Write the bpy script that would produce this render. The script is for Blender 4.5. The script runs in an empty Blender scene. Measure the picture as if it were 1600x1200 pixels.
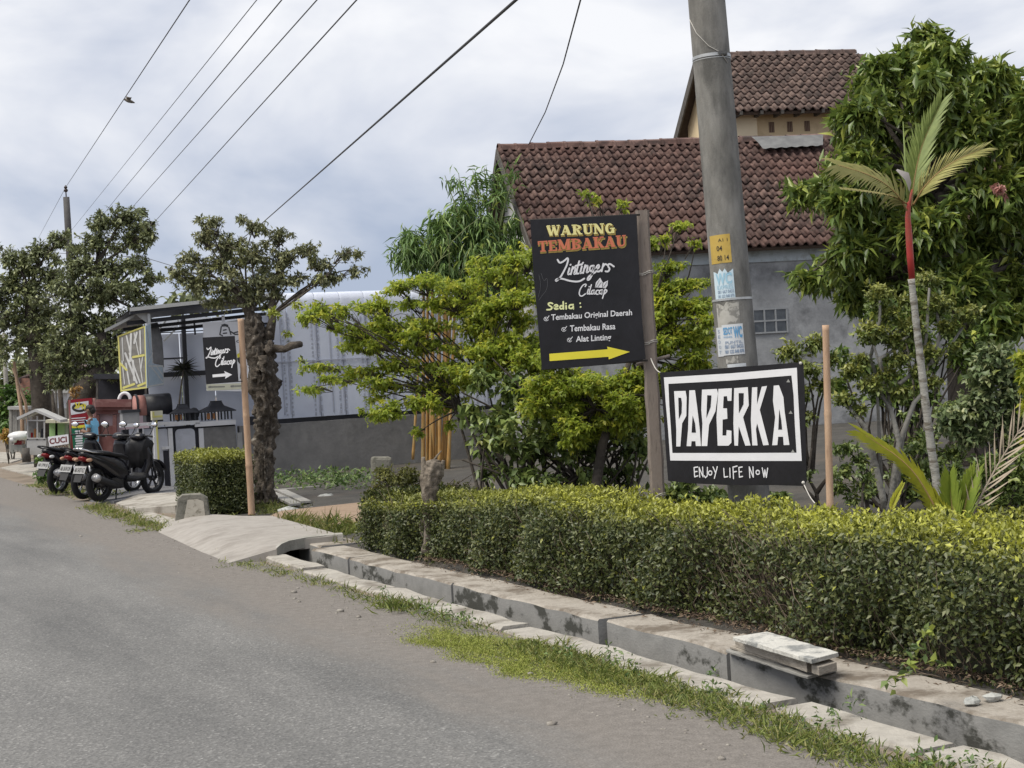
import bpy, math, random
import numpy as np
from mathutils import Vector, Matrix
from mathutils.geometry import tessellate_polygon

rng = np.random.default_rng(7)
random.seed(7)
rad = math.radians
SC = bpy.context.scene
COL = SC.collection

# ------------------------------------------------------------------ camera
F = 2400.0; CAMH = 1.6; ROLL = rad(3.3); PITCH = rad(-0.2)
_fw = np.array([0, math.cos(PITCH), math.sin(PITCH)])
_u0 = np.array([0, -math.sin(PITCH), math.cos(PITCH)])
_r0 = np.array([1.0, 0, 0])
_R = _r0 * math.cos(ROLL) - _u0 * math.sin(ROLL)
_U = _r0 * math.sin(ROLL) + _u0 * math.cos(ROLL)
_C = np.array([0, 0, CAMH])
cam = bpy.data.cameras.new('camera'); camo = bpy.data.objects.new('camera', cam); COL.objects.link(camo)
cam.sensor_width = 36; cam.lens = 36 * F / 1600; cam.clip_end = 3000; cam.clip_start = 0.05
m = Matrix.Identity(4)
for i in range(3):
    m[i][0] = _R[i]; m[i][1] = _U[i]; m[i][2] = -_fw[i]; m[i][3] = _C[i]
camo.matrix_world = m
SC.camera = camo

# ------------------------------------------------------------------ sky, sun, exposure
SUN_EL = rad(60); SUN_AZ = rad(-120)      # azimuth clockwise from +Y
world = bpy.data.worlds.new('World'); SC.world = world; world.use_nodes = True
nt = world.node_tree; nt.nodes.clear()
def nd(t, typ, **kw):
    n_ = t.nodes.new(typ)
    for k, v in kw.items(): setattr(n_, k, v)
    return n_
wo = nd(nt, 'ShaderNodeOutputWorld'); bg = nd(nt, 'ShaderNodeBackground'); bg.inputs[1].default_value = 0.074
sky = nd(nt, 'ShaderNodeTexSky', sky_type='NISHITA', sun_disc=False, sun_elevation=SUN_EL, sun_rotation=SUN_AZ)
tc = nd(nt, 'ShaderNodeTexCoord'); mp = nd(nt, 'ShaderNodeMapping'); mp.inputs['Scale'].default_value = (1.0, 1.0, 2.1)
mp.inputs['Location'].default_value = (3.2, 1.4, 0.3)
n1 = nd(nt, 'ShaderNodeTexNoise'); n1.inputs['Scale'].default_value = 3.4; n1.inputs['Detail'].default_value = 6; n1.inputs['Roughness'].default_value = 0.5
n1.inputs['Distortion'].default_value = 0.35
cr = nd(nt, 'ShaderNodeValToRGB')
e = cr.color_ramp.elements
e[0].position = 0.38; e[0].color = (3.9, 4.5, 5.8, 1)
e[1].position = 0.60; e[1].color = (8.7, 8.75, 9.0, 1)
x = e.new(0.5); x.color = (6.4, 6.7, 7.5, 1)
mx = nd(nt, 'ShaderNodeMixRGB'); mx.inputs[0].default_value = 0.93
nt.links.new(tc.outputs['Generated'], mp.inputs[0]); nt.links.new(mp.outputs[0], n1.inputs['Vector'])
nt.links.new(n1.outputs['Fac'], cr.inputs[0]); nt.links.new(sky.outputs[0], mx.inputs[1]); nt.links.new(cr.outputs[0], mx.inputs[2])
nt.links.new(mx.outputs[0], bg.inputs[0]); nt.links.new(bg.outputs[0], wo.inputs[0])
sl = bpy.data.lights.new('sun', 'SUN'); sl.energy = 2.7; sl.angle = rad(42); sl.color = (1.0, 0.94, 0.82)
slo = bpy.data.objects.new('sun', sl); COL.objects.link(slo)
sd = Vector((math.sin(SUN_AZ) * math.cos(SUN_EL), math.cos(SUN_AZ) * math.cos(SUN_EL), math.sin(SUN_EL)))
slo.rotation_euler = sd.to_track_quat('Z', 'Y').to_euler()
vs = SC.view_settings; vs.view_transform = 'Standard'; vs.look = 'None'; vs.exposure = 0.62; vs.gamma = 1.0; vs.use_curve_mapping = False
SC.render.engine = 'CYCLES'
SC.cycles.max_bounces = 6; SC.cycles.transparent_max_bounces = 8

# ------------------------------------------------------------------ measuring helpers
YAW = rad(25)                                   # the road heads 25 degrees left of the view
DV = np.array([-math.sin(YAW), math.cos(YAW), 0.0]); NV = np.array([math.cos(YAW), math.sin(YAW), 0.0])
def ray(x, y): return _fw + _R * (x - 800) / F + _U * (600 - y) / F
def G(x, y, z=0.0):
    r = ray(x, y); return _C + r * ((z - CAMH) / r[2])
def P(x, y, Y):
    r = ray(x, y); return _C + r * (Y / r[1])
def RS(x, y, s):
    r = ray(x, y); return _C + r * (s / (r @ DV))
def W(s, t, z=0.0): return DV * s + NV * t + np.array([0, 0, z])
def ST(p): return float(p @ DV), float(p @ NV)
def sm(a, b, x):
    x = np.clip((x - a) / (b - a), 0, 1); return x * x * (3 - 2 * x)

# ------------------------------------------------------------------ materials
MATS = {}
def material(name, c1, c2=None, scale=8.0, rough=0.8, bump=0.0, bscale=None, metal=0.0, c3=None, s3=1.5, p3=(0.5, 0.65), spec=0.3, detail=5.0, stretch=None, trans=0.0):
    if name in MATS: return MATS[name]
    mt = bpy.data.materials.new(name); mt.use_nodes = True; t = mt.node_tree
    b = t.nodes['Principled BSDF']; b.inputs['Roughness'].default_value = rough; b.inputs['Metallic'].default_value = metal
    b.inputs['Specular IOR Level'].default_value = spec
    co = nd(t, 'ShaderNodeTexCoord'); src = co.outputs['Object']
    if stretch:
        mp_ = nd(t, 'ShaderNodeMapping'); mp_.inputs['Scale'].default_value = stretch; t.links.new(src, mp_.inputs[0]); src = mp_.outputs[0]
    if c2 is None: c2 = tuple(v * 0.8 for v in c1)
    no = nd(t, 'ShaderNodeTexNoise'); no.inputs['Scale'].default_value = scale; no.inputs['Detail'].default_value = detail; no.inputs['Roughness'].default_value = 0.62
    t.links.new(src, no.inputs['Vector'])
    r = nd(t, 'ShaderNodeValToRGB'); r.color_ramp.elements[0].position = 0.32; r.color_ramp.elements[1].position = 0.68
    r.color_ramp.elements[0].color = (*c1, 1); r.color_ramp.elements[1].color = (*c2, 1)
    t.links.new(no.outputs['Fac'], r.inputs[0]); out = r.outputs[0]
    if c3 is not None:
        n3 = nd(t, 'ShaderNodeTexNoise'); n3.inputs['Scale'].default_value = s3; n3.inputs['Detail'].default_value = 6; n3.inputs['Roughness'].default_value = 0.65
        t.links.new(src, n3.inputs['Vector'])
        r3 = nd(t, 'ShaderNodeValToRGB'); r3.color_ramp.elements[0].position = p3[0]; r3.color_ramp.elements[1].position = p3[1]
        t.links.new(n3.outputs['Fac'], r3.inputs[0])
        mm = nd(t, 'ShaderNodeMixRGB'); mm.inputs[2].default_value = (*c3, 1)
        t.links.new(r3.outputs[0], mm.inputs[0]); t.links.new(out, mm.inputs[1]); out = mm.outputs[0]
    t.links.new(out, b.inputs['Base Color'])
    if bump:
        nb = nd(t, 'ShaderNodeTexNoise'); nb.inputs['Scale'].default_value = bscale or scale * 3; nb.inputs['Detail'].default_value = 5
        t.links.new(src, nb.inputs['Vector'])
        bp = nd(t, 'ShaderNodeBump'); bp.inputs['Strength'].default_value = bump; bp.inputs['Distance'].default_value = 0.02
        t.links.new(nb.outputs['Fac'], bp.inputs['Height']); t.links.new(bp.outputs[0], b.inputs['Normal'])
    MATS[name] = mt; return mt

def leaf_material(name, dark, mid, light, young, rough=0.45, trans=0.25):
    mt = bpy.data.materials.new(name); mt.use_nodes = True; t = mt.node_tree; t.nodes.clear()
    o = nd(t, 'ShaderNodeOutputMaterial'); b = nd(t, 'ShaderNodeBsdfPrincipled'); b.inputs['Roughness'].default_value = rough
    b.inputs['Specular IOR Level'].default_value = 0.5
    a = nd(t, 'ShaderNodeAttribute', attribute_name='rnd'); a2 = nd(t, 'ShaderNodeAttribute', attribute_name='tint')
    r = nd(t, 'ShaderNodeValToRGB'); el = r.color_ramp.elements
    el[0].color = (*dark, 1); el[0].position = 0.05; el[1].color = (*light, 1); el[1].position = 0.98; q = el.new(0.55); q.color = (*mid, 1)
    mi = nd(t, 'ShaderNodeMixRGB'); mi.inputs[2].default_value = (*young, 1)
    t.links.new(a.outputs['Fac'], r.inputs[0]); t.links.new(r.outputs[0], mi.inputs[1]); t.links.new(a2.outputs['Fac'], mi.inputs[0])
    tr = nd(t, 'ShaderNodeBsdfTranslucent'); ms = nd(t, 'ShaderNodeMixShader'); ms.inputs[0].default_value = trans
    t.links.new(mi.outputs[0], b.inputs['Base Color']); t.links.new(mi.outputs[0], tr.inputs['Color'])
    t.links.new(b.outputs[0], ms.inputs[1]); t.links.new(tr.outputs[0], ms.inputs[2]); t.links.new(ms.outputs[0], o.inputs[0])
    return mt

# ------------------------------------------------------------------ mesh helpers
def wl(o):
    v = np.zeros(3)
    while o is not None:
        v = v + np.array(o.location); o = o.parent
    return v
class MB:
    def __init__(s): s.v = []; s.f = []; s.sm = []; s.mi = []; s.cur = 0
    def add(s, vs_, fs, smooth=False):
        b = len(s.v); s.v += [tuple(map(float, p)) for p in vs_]
        for f in fs: s.f.append(tuple(b + i for i in f)); s.sm.append(smooth); s.mi.append(s.cur)
    def box(s, c, size, yaw=0.0, tilt=None, taper=1.0):
        hx, hy, hz = size[0] / 2, size[1] / 2, size[2] / 2
        M = Matrix.Rotation(yaw, 3, 'Z')
        if tilt is not None: M = M @ tilt
        vv = []
        for dz in (-1, 1):
            k = 1.0 if dz < 0 else taper
            for dx, dy in ((-1, -1), (1, -1), (1, 1), (-1, 1)):
                p = M @ Vector((dx * hx * k, dy * hy * k, dz * hz)); vv.append((c[0] + p.x, c[1] + p.y, c[2] + p.z))
        s.add(vv, [(3, 2, 1, 0), (4, 5, 6, 7), (0, 1, 5, 4), (1, 2, 6, 5), (2, 3, 7, 6), (3, 0, 4, 7)])
        return s
    def tube(s, pts, radii, seg=8, caps=True, smooth=True, jit=0.0):
        pts = [np.array(p, float) for p in pts]
        if not hasattr(radii, '__len__'): radii = [radii] * len(pts)
        vv = []; fs = []; prev = None
        for i, p in enumerate(pts):
            a = pts[min(i + 1, len(pts) - 1)] - pts[max(i - 1, 0)]
            a = a / (np.linalg.norm(a) + 1e-9)
            if prev is None:
                h = np.array([0, 0, 1.0]) if abs(a[2]) < 0.9 else np.array([1.0, 0, 0])
                u = np.cross(h, a)
            else: u = prev - a * (prev @ a)
            u = u / (np.linalg.norm(u) + 1e-9); prev = u; w = np.cross(a, u)
            for k in range(seg):
                th = 2 * math.pi * k / seg; r = radii[i] * (1 + (random.uniform(-jit, jit) if jit else 0))
                vv.append(p + (u * math.cos(th) + w * math.sin(th)) * r)
        for i in range(len(pts) - 1):
            for k in range(seg):
                k2 = (k + 1) % seg
                fs.append((i * seg + k, i * seg + k2, (i + 1) * seg + k2, (i + 1) * seg + k))
        if caps:
            fs.append(tuple(range(seg))[::-1]); fs.append(tuple(range((len(pts) - 1) * seg, len(pts) * seg)))
        s.add(vv, fs, smooth); return s
    def loft(s, rings, closed=True, caps=True, smooth=True):
        n_ = len(rings[0]); vv = [p for r in rings for p in r]; fs = []
        for i in range(len(rings) - 1):
            for k in range(n_ if closed else n_ - 1):
                k2 = (k + 1) % n_
                fs.append((i * n_ + k, i * n_ + k2, (i + 1) * n_ + k2, (i + 1) * n_ + k))
        if caps: fs.append(tuple(range(n_))[::-1]); fs.append(tuple(range((len(rings) - 1) * n_, len(rings) * n_)))
        s.add(vv, fs, smooth); return s
    def ell(s, c, r, nu=10, nv=6, M=None, jit=0.0):
        rings = []
        vv = []; fs = []
        for j in range(nv + 1):
            ph = math.pi * j / nv
            for k in range(nu):
                th = 2 * math.pi * k / nu; q = 1 + (random.uniform(-jit, jit) if jit else 0)
                p = Vector((math.sin(ph) * math.cos(th) * r[0] * q, math.sin(ph) * math.sin(th) * r[1] * q, math.cos(ph) * r[2] * q))
                if M is not None: p = M @ p
                vv.append((c[0] + p.x, c[1] + p.y, c[2] + p.z))
        for j in range(nv):
            for k in range(nu):
                k2 = (k + 1) % nu; fs.append((j * nu + k, (j + 1) * nu + k, (j + 1) * nu + k2, j * nu + k2))
        s.add(vv, fs, True); return s
    def poly(s, outer, hole=None, th=0.0, nrm=None):
        """flat polygon of 3d points (with optional hole); th>0 gives it thickness backwards along -nrm"""
        loops = [[Vector(p) for p in outer]] + ([[Vector(p) for p in hole]] if hole else [])
        allp = [p for l in loops for p in l]
        tri = tessellate_polygon(loops)
        if nrm is not None:
            N_ = Vector(nrm); fixed = []
            for t_ in tri:
                a, b, c = (allp[i] for i in t_)
                fixed.append(tuple(t_) if (b - a).cross(c - a).dot(N_) > 0 else (t_[0], t_[2], t_[1]))
            tri = fixed
        s.add(allp, [tuple(t_) for t_ in tri])
        if th and nrm is not None:
            N_ = Vector(nrm) * th
            s.add([p - N_ for p in allp], [tuple(reversed(t_)) for t_ in tri])
            for l in loops:
                k = len(l)
                s.add(l + [p - N_ for p in l], [(i, i + k, (i + 1) % k + k, (i + 1) % k) for i in range(k)])
        return s
    def build(s, name, mat, parent=None, kind=None, local=False, bevel=0.0):
        me = bpy.data.meshes.new(name)
        o_ = np.zeros(3) if (local or parent is None) else wl(parent)
        me.from_pydata([(p[0] - o_[0], p[1] - o_[1], p[2] - o_[2]) for p in s.v], [], s.f)
        me.polygons.foreach_set('use_smooth', s.sm)
        for q in (mat if isinstance(mat, (list, tuple)) else [mat]): me.materials.append(q)
        me.polygons.foreach_set('material_index', s.mi)
        me.update()
        o = bpy.data.objects.new(name, me); COL.objects.link(o)
        if parent is not None: o.parent = parent
        if kind: o['kind'] = kind
        if bevel:
            bv = o.modifiers.new('bevel', 'BEVEL'); bv.width = bevel; bv.segments = 2; bv.limit_method = 'ANGLE'; bv.angle_limit = rad(40)
        return o
def thing(name, label, cat, loc, group=None):
    o = bpy.data.objects.new(name, None); COL.objects.link(o); o.location = tuple(map(float, loc)); o.empty_display_size = 0.2
    o['label'] = label; o['category'] = cat
    if group: o['group'] = group
    return o
def tag(o, label, cat, group=None):
    o['label'] = label; o['category'] = cat
    if group: o['group'] = group
    return o

# leaves -----------------------------------------------------------
def nrmz(a): return a / (np.linalg.norm(a, axis=-1, keepdims=True) + 1e-9)
def rdir(n_): return nrmz(rng.normal(size=(n_, 3)))
LEAFT = np.array([(0, 0, 0), (0.42, 0.5, 0.10), (0.5, 0, 0.0), (0.42, -0.5, 0.10), (1, 0, -0.16)])
LEAFF = [(0, 3, 4, 2), (0, 2, 4, 1)]
def raw_mesh(name, V, loops, sizes, mat, attrs=None, smooth=False):
    me = bpy.data.meshes.new(name)
    me.vertices.add(len(V)); me.vertices.foreach_set('co', V.astype(np.float32).ravel())
    me.loops.add(len(loops)); me.loops.foreach_set('vertex_index', loops.astype(np.int32))
    st_ = np.concatenate([[0], np.cumsum(sizes)[:-1]])
    me.polygons.add(len(sizes)); me.polygons.foreach_set('loop_start', st_.astype(np.int32)); me.polygons.foreach_set('loop_total', sizes.astype(np.int32))
    for k, a in (attrs or {}).items():
        at = me.attributes.new(k, 'FLOAT', 'FACE'); at.data.foreach_set('value', a.astype(np.float32))
    if smooth: me.polygons.foreach_set('use_smooth', np.ones(len(sizes), bool))
    me.materials.append(mat); me.update(calc_edges=True); me.validate()
    return me
class Leaves:
    def __init__(s): s.p = []; s.a = []; s.n = []; s.L = []; s.w = []; s.r = []; s.t = []
    def add(s, p, a, n, L, w, r=None, t=None):
        k = len(p)
        s.p.append(p); s.a.append(nrmz(a)); s.n.append(n); s.L.append(np.broadcast_to(L, k)); s.w.append(np.broadcast_to(w, k))
        s.r.append(rng.random(k) if r is None else np.broadcast_to(r, k)); s.t.append(np.zeros(k) if t is None else np.broadcast_to(t, k))
    def build(s, name, mat, parent, indiv=0, kind='stuff', leafname='leaf'):
        p = np.concatenate(s.p); a = np.concatenate(s.a); n_ = np.concatenate(s.n); L = np.concatenate(s.L); w = np.concatenate(s.w); r = np.concatenate(s.r); t = np.concatenate(s.t)
        b = nrmz(np.cross(n_, a)); n_ = np.cross(a, b)
        o_ = wl(parent) if parent is not None else np.zeros(3)
        p = p - o_
        keep = np.ones(len(p), bool)
        if indiv:
            q = p + o_ + a * L[:, None] * 0.5 - _C; dep = q @ _fw
            sx = 800 + F * (q @ _R) / dep; sy = 600 - F * (q @ _U) / dep
            ok = (dep > 0.5) & (sx > 2) & (sx < 1598) & (sy > 2) & (sy < 1198)
            key = np.where(ok, (sx // 11).astype(int) * 1000 + (sy // 11).astype(int), -1)
            order = np.lexsort((dep, key)); ks = key[order]
            first = np.concatenate([[True], ks[1:] != ks[:-1]]) & (ks >= 0)
            cand = order[first]; sc_ = L[cand] * F / dep[cand] * (0.5 + np.abs((n_[cand] * nrmz(q[cand])).sum(1)))
            pick = cand[np.argsort(-sc_)[:indiv]]; keep[pick] = False
            protos = []
            for k in range(8):
                me = raw_mesh(leafname, LEAFT, np.array(LEAFF).ravel(), np.array([4, 4]), mat, {'rnd': np.full(2, (k % 4 + 0.5) / 4), 'tint': np.full(2, 0.0 if k < 4 else 0.85)})
                protos.append(me)
            for i in pick:
                k = min(3, int(r[i] * 4)) + (4 if t[i] > 0.42 else 0)
                o = bpy.data.objects.new(leafname, protos[k]); COL.objects.link(o); o.parent = parent
                M = Matrix.Identity(4)
                for c in range(3):
                    M[c][0] = a[i][c] * L[i]; M[c][1] = b[i][c] * w[i]; M[c][2] = n_[i][c] * L[i]; M[c][3] = p[i][c]
                o.matrix_basis = M
        p = p[keep]; a = a[keep]; b = b[keep]; n_ = n_[keep]; L = L[keep]; w = w[keep]; r = r[keep]; t = t[keep]
        k = len(p)
        V = p[:, None, :] + a[:, None, :] * (LEAFT[None, :, 0:1] * L[:, None, None]) + b[:, None, :] * (LEAFT[None, :, 1:2] * w[:, None, None]) + n_[:, None, :] * (LEAFT[None, :, 2:3] * L[:, None, None])
        idx = (np.arange(k) * 5)[:, None, None] + np.array(LEAFF)[None]
        me = raw_mesh(name, V.reshape(-1, 3), idx.reshape(-1), np.full(k * 2, 4), mat, {'rnd': np.repeat(r, 2), 'tint': np.repeat(t, 2)})
        o = bpy.data.objects.new(name, me); COL.objects.link(o)
        if parent is not None: o.parent = parent
        if kind: o['kind'] = kind
        return o

def bez(a, b, sag=0.0, n_=6, wob=0.0):
    a = np.array(a, float); b = np.array(b, float); out = []
    L = np.linalg.norm(b - a)
    o1 = rng.normal(size=3) * wob * L
    for i in range(n_):
        f = i / (n_ - 1); p = a + (b - a) * f + o1 * math.sin(math.pi * f); p[2] += sag * L * math.sin(math.pi * f); out.append(p)
    return out

def clump_leaves(LV, c, r, twigs, per, L, wr, droop=0.25, young=0.0, wood=None, start=None, tw=0.006, spread=0.55, rndoff=0.0, top_brighten=None):
    """twig tips through an ellipsoid, a spray of leaves round every tip"""
    c = np.array(c); r = np.array(r)
    d_ = rdir(twigs); rr = rng.random((twigs, 1)) ** 0.5 * (1 + 0.22 * np.abs(rng.normal(size=(twigs, 1))) * (rng.random((twigs, 1)) < 0.5))
    tips = c + d_ * rr * r
    out = nrmz(d_ * (r / r.max()) + np.array([0, 0, 0.25]) + rng.normal(size=(twigs, 3)) * 0.35)
    if wood is not None and start is not None:
        for i in range(0, twigs, 2):
            wood.tube(bez(c + (np.array(start) - c) * 0.15, tips[i], 0.05, 4, 0.05), [tw * 1.6, tw * 1.3, tw, tw * 0.6], 4, caps=False)
    k = twigs * per
    base = np.repeat(tips, per, 0) - np.repeat(out, per, 0) * (rng.random((k, 1)) * L * 1.6)
    ax = nrmz(np.repeat(out, per, 0) * 0.55 + rdir(k) * (spread + 0.25) + np.array([0, 0, -droop]))
    nn = nrmz(np.array([0, 0, 1.0]) + rng.normal(size=(k, 3)) * 0.45 + np.repeat(out, per, 0) * 0.5)
    Ls = L * rng.uniform(0.65, 1.2, k)
    if top_brighten is None:
        ty = (np.repeat(rng.random(twigs), per) < young) * rng.uniform(0.4, 1.0, k)
    else:
        hz = np.repeat((d_ * rr)[:, 2], per); ty = np.clip(top_brighten * (hz * 0.8 + 0.35) + rng.normal(size=k) * 0.2, 0, 1)  # paler towards each clump's top: brightness from above put into the young-leaf tint
    LV.add(base, ax, nn, Ls, Ls * wr * rng.uniform(0.8, 1.15, k), np.clip(np.repeat(rng.random(twigs), per) * 0.5 + rng.random(k) * 0.5 + rndoff, 0, 1), ty)

from mathutils import noise as mnoise
def rough_trunk(mb, pts, rr, amp, seg=44, per=11):
    pts = [np.array(p) for p in pts]; P_, R_ = [], []
    for i in range(len(pts) - 1):
        for k in range(per):
            u = k / per; P_.append(pts[i] + (pts[i + 1] - pts[i]) * u); R_.append(rr[i] + (rr[i + 1] - rr[i]) * u)
    P_.append(pts[-1]); R_.append(rr[-1]); b0 = len(mb.v); mb.tube(P_, R_, seg)
    for i, (c, r_) in enumerate(zip(P_, R_)):
        for k in range(seg):
            v = np.array(mb.v[b0 + i * seg + k]); d_ = v - c
            a = mnoise.noise(Vector((v[0] * 6, v[1] * 6, v[2] * 2.6))); b_ = mnoise.noise(Vector((v[0] * 26, v[1] * 26, v[2] * 4))); c_ = mnoise.noise(Vector((v[0] * 40, v[1] * 40, v[2] * 22)))
            mb.v[b0 + i * seg + k] = tuple(c + d_ * (1 + amp * (1.1 * a + 1.9 * (abs(b_) * 2 - 0.5) + 0.7 * c_)))
def clump_tree(name, label, cat, base, trunk, tr, clumps, bark, leafmat, L, wr, dens, per=6, group=None, droop=0.25, young=0.0, indiv=0, spread=0.55, br=0.035, top_brighten=None, forks=None, wjit=0.0, sat=0):
    """trunk: world points; clumps: (px,py,rpx,rpy,Y[,depth factor])"""
    T = thing(name, label, cat, base, group)
    mb = MB()
    if wjit: rough_trunk(mb, trunk, tr, wjit)
    else: mb.tube(trunk, tr, 10)
    wood = MB(); LV = Leaves()
    if sat:
        for cl in list(clumps):
            for _ in range(sat):
                an = random.uniform(0, 6.283); q_ = random.uniform(0.8, 1.25); k_ = random.uniform(0.28, 0.5)
                clumps.append((cl[0] + math.cos(an) * cl[2] * q_, cl[1] + math.sin(an) * cl[3] * q_, cl[2] * k_, cl[3] * k_, cl[4] + random.uniform(-0.4, 0.4) * cl[4] / 20, 0.9, P(cl[0], cl[1], cl[4])))
    for cl in clumps:
        px, py, rx, ry, Y = cl[:5]; dfac = cl[5] if len(cl) > 5 else 0.9
        c = P(px, py, Y); k = Y / F; r = np.array([rx * k, (rx + ry) * 0.5 * k * dfac, ry * k])
        j = cl[6] if len(cl) > 6 else trunk[-1] if forks is None else forks[int(np.argmin([np.linalg.norm(np.array(q) - c) for q in forks]))]
        bq = br * (0.4 if len(cl) > 6 else 1.0); wood.tube(bez(j, c, 0.08, 7, 0.06), list(np.linspace(bq, bq * 0.3, 7)), 6, caps=False)
        nt_ = max(6, int(dens * (rx * ry) / 400.0))
        clump_leaves(LV, c, r, nt_, per, L, wr, droop, young, wood, j, tw=br * 0.16, spread=spread, top_brighten=top_brighten)
    tk = mb.build('trunk', bark, T)
    if wood.v: wood.build('branches', bark, T, kind='stuff')
    LV.build('crown', leafmat, T, indiv=indiv)
    return T

# ================================================================== SETTING
def road_frame(name, mb, mat, kind='structure'):
    o = mb.build(name, mat); o.rotation_euler = (0, 0, YAW); o['kind'] = kind; return o

# ground sheet with a slot for the roadside drain
DRAIN_END = 15.75
soil = material('bare_soil', (0.17, 0.135, 0.105), (0.24, 0.20, 0.16), 3.0, 0.95, 0.5, 30, c3=(0.11, 0.09, 0.065), s3=1.2)
mb = MB()
for (t0, t1, s0, s1) in ((-900, 4.06, -60, 1500), (4.72, 1100, -60, 1500), (4.06, 4.72, DRAIN_END, 1500), (4.06, 4.72, -60, -6)):
    mb.add([(t0, s0, -0.012), (t1, s0, -0.012), (t1, s1, -0.012), (t0, s1, -0.012)], [(0, 1, 2, 3)])
road_frame('ground', mb, soil)

# road: asphalt that breaks up into sand towards its right edge
mt = bpy.data.materials.new('worn_asphalt'); mt.use_nodes = True; t = mt.node_tree; b = t.nodes['Principled BSDF']
b.inputs['Roughness'].default_value = 0.88; b.inputs['Specular IOR Level'].default_value = 0.25
co = nd(t, 'ShaderNodeTexCoord'); sx = nd(t, 'ShaderNodeSeparateXYZ'); t.links.new(co.outputs['Object'], sx.inputs[0])
def noise(scale, detail=5, rough=0.6, vec=None, dist=0.0):
    q = nd(t, 'ShaderNodeTexNoise'); q.inputs['Scale'].default_value = scale; q.inputs['Detail'].default_value = detail; q.inputs['Roughness'].default_value = rough; q.inputs['Distortion'].default_value = dist
    t.links.new(vec or co.outputs['Object'], q.inputs['Vector']); return q
def ramp(src, stops):
    r = nd(t, 'ShaderNodeValToRGB'); el = r.color_ramp.elements
    el[0].position = stops[0][0]; el[0].color = (*stops[0][1], 1); el[1].position = stops[-1][0]; el[1].color = (*stops[-1][1], 1)
    for p_, c_ in stops[1:-1]:
        q = el.new(p_); q.color = (*c_, 1)
    t.links.new(src, r.inputs[0]); return r
def mix(fac, a, b_, typ='MIX'):
    q = nd(t, 'ShaderNodeMixRGB', blend_type=typ)
    for i, v in ((0, fac), (1, a), (2, b_)):
        if hasattr(v, 'links'): t.links.new(v, q.inputs[i])
        elif i == 0: q.inputs[0].default_value = v
        else: q.inputs[i].default_value = (*v, 1)
    return q
def math_(op, a, b_=0.0):
    q = nd(t, 'ShaderNodeMath', operation=op)
    for i, v in ((0, a), (1, b_)):
        if hasattr(v, 'links'): t.links.new(v, q.inputs[i])
        else: q.inputs[i].default_value = v
    return q.outputs[0]
stone = nd(t, 'ShaderNodeTexVoronoi'); stone.inputs['Scale'].default_value = 85; t.links.new(co.outputs['Object'], stone.inputs['Vector'])
agg = ramp(stone.outputs['Color'], [(0.0, (0.10, 0.099, 0.097)), (0.45, (0.142, 0.14, 0.137)), (0.8, (0.178, 0.175, 0.170)), (1.0, (0.30, 0.295, 0.285))])
mpv = nd(t, 'ShaderNodeMapping'); mpv.inputs['Scale'].default_value = (1.6, 0.35, 1); t.links.new(co.outputs['Object'], mpv.inputs[0])
big = ramp(noise(0.9, 6, 0.6, mpv.outputs[0]).outputs['Fac'], [(0.3, (0.74, 0.745, 0.755)), (0.7, (1.18, 1.175, 1.165))])
asp = mix(1.0, agg.outputs[0], big.outputs[0], 'MULTIPLY')
dust = ramp(noise(14, 6, 0.7).outputs['Fac'], [(0.3, (0.14, 0.127, 0.115)), (0.7, (0.20, 0.182, 0.166))])
peb = ramp(noise(120, 3, 0.6).outputs['Fac'], [(0.35, (0.8, 0.8, 0.8)), (0.65, (1.2, 1.2, 1.2))])
dust = mix(1.0, dust.outputs[0], peb.outputs[0], 'MULTIPLY')
ed = math_('ADD', sx.outputs[0], math_('MULTIPLY', noise(1.3, 6, 0.62, mpv.outputs[0]).outputs['Fac'], 1.5))
fac = ramp(ed, [(0.0, (0, 0, 0)), (1.0, (1, 1, 1))])
mr = nd(t, 'ShaderNodeMapRange'); mr.inputs['From Min'].default_value = 3.1; mr.inputs['From Max'].default_value = 4.15; t.links.new(ed, mr.inputs['Value'])
mr.interpolation_type = 'SMOOTHERSTEP'
fin = mix(mr.outputs[0], asp.outputs[0], dust.outputs[0]); t.links.new(fin.outputs[0], b.inputs['Base Color'])
bp = nd(t, 'ShaderNodeBump'); bp.inputs['Strength'].default_value = 0.45; bp.inputs['Distance'].default_value = 0.008
t.links.new(mix(0.5, stone.outputs['Distance'], noise(40, 5).outputs['Fac']).outputs[0], bp.inputs['Height']); t.links.new(bp.outputs[0], b.inputs['Normal'])
mb = MB(); rows = []
ss = list(np.arange(-8, 30, 0.35)) + list(np.arange(30, 160, 5.0)) + [400, 1400]
for s in ss:
    e_ = 3.95 + 0.03 * math.sin(s * 2.1) + random.uniform(-0.03, 0.03) + (0.25 if s > 24 else 0)
    rows.append([(-3.4, s, 0), (-1, s, 0.025), (1.2, s, 0.03), (2.8, s, 0.012), (e_ - 0.3, s, 0.002), (e_, s, -0.008)])
mb.loft(rows, closed=False, caps=False); mb.f = [f[::-1] for f in mb.f]
road_frame('road', mb, mt)

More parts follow.
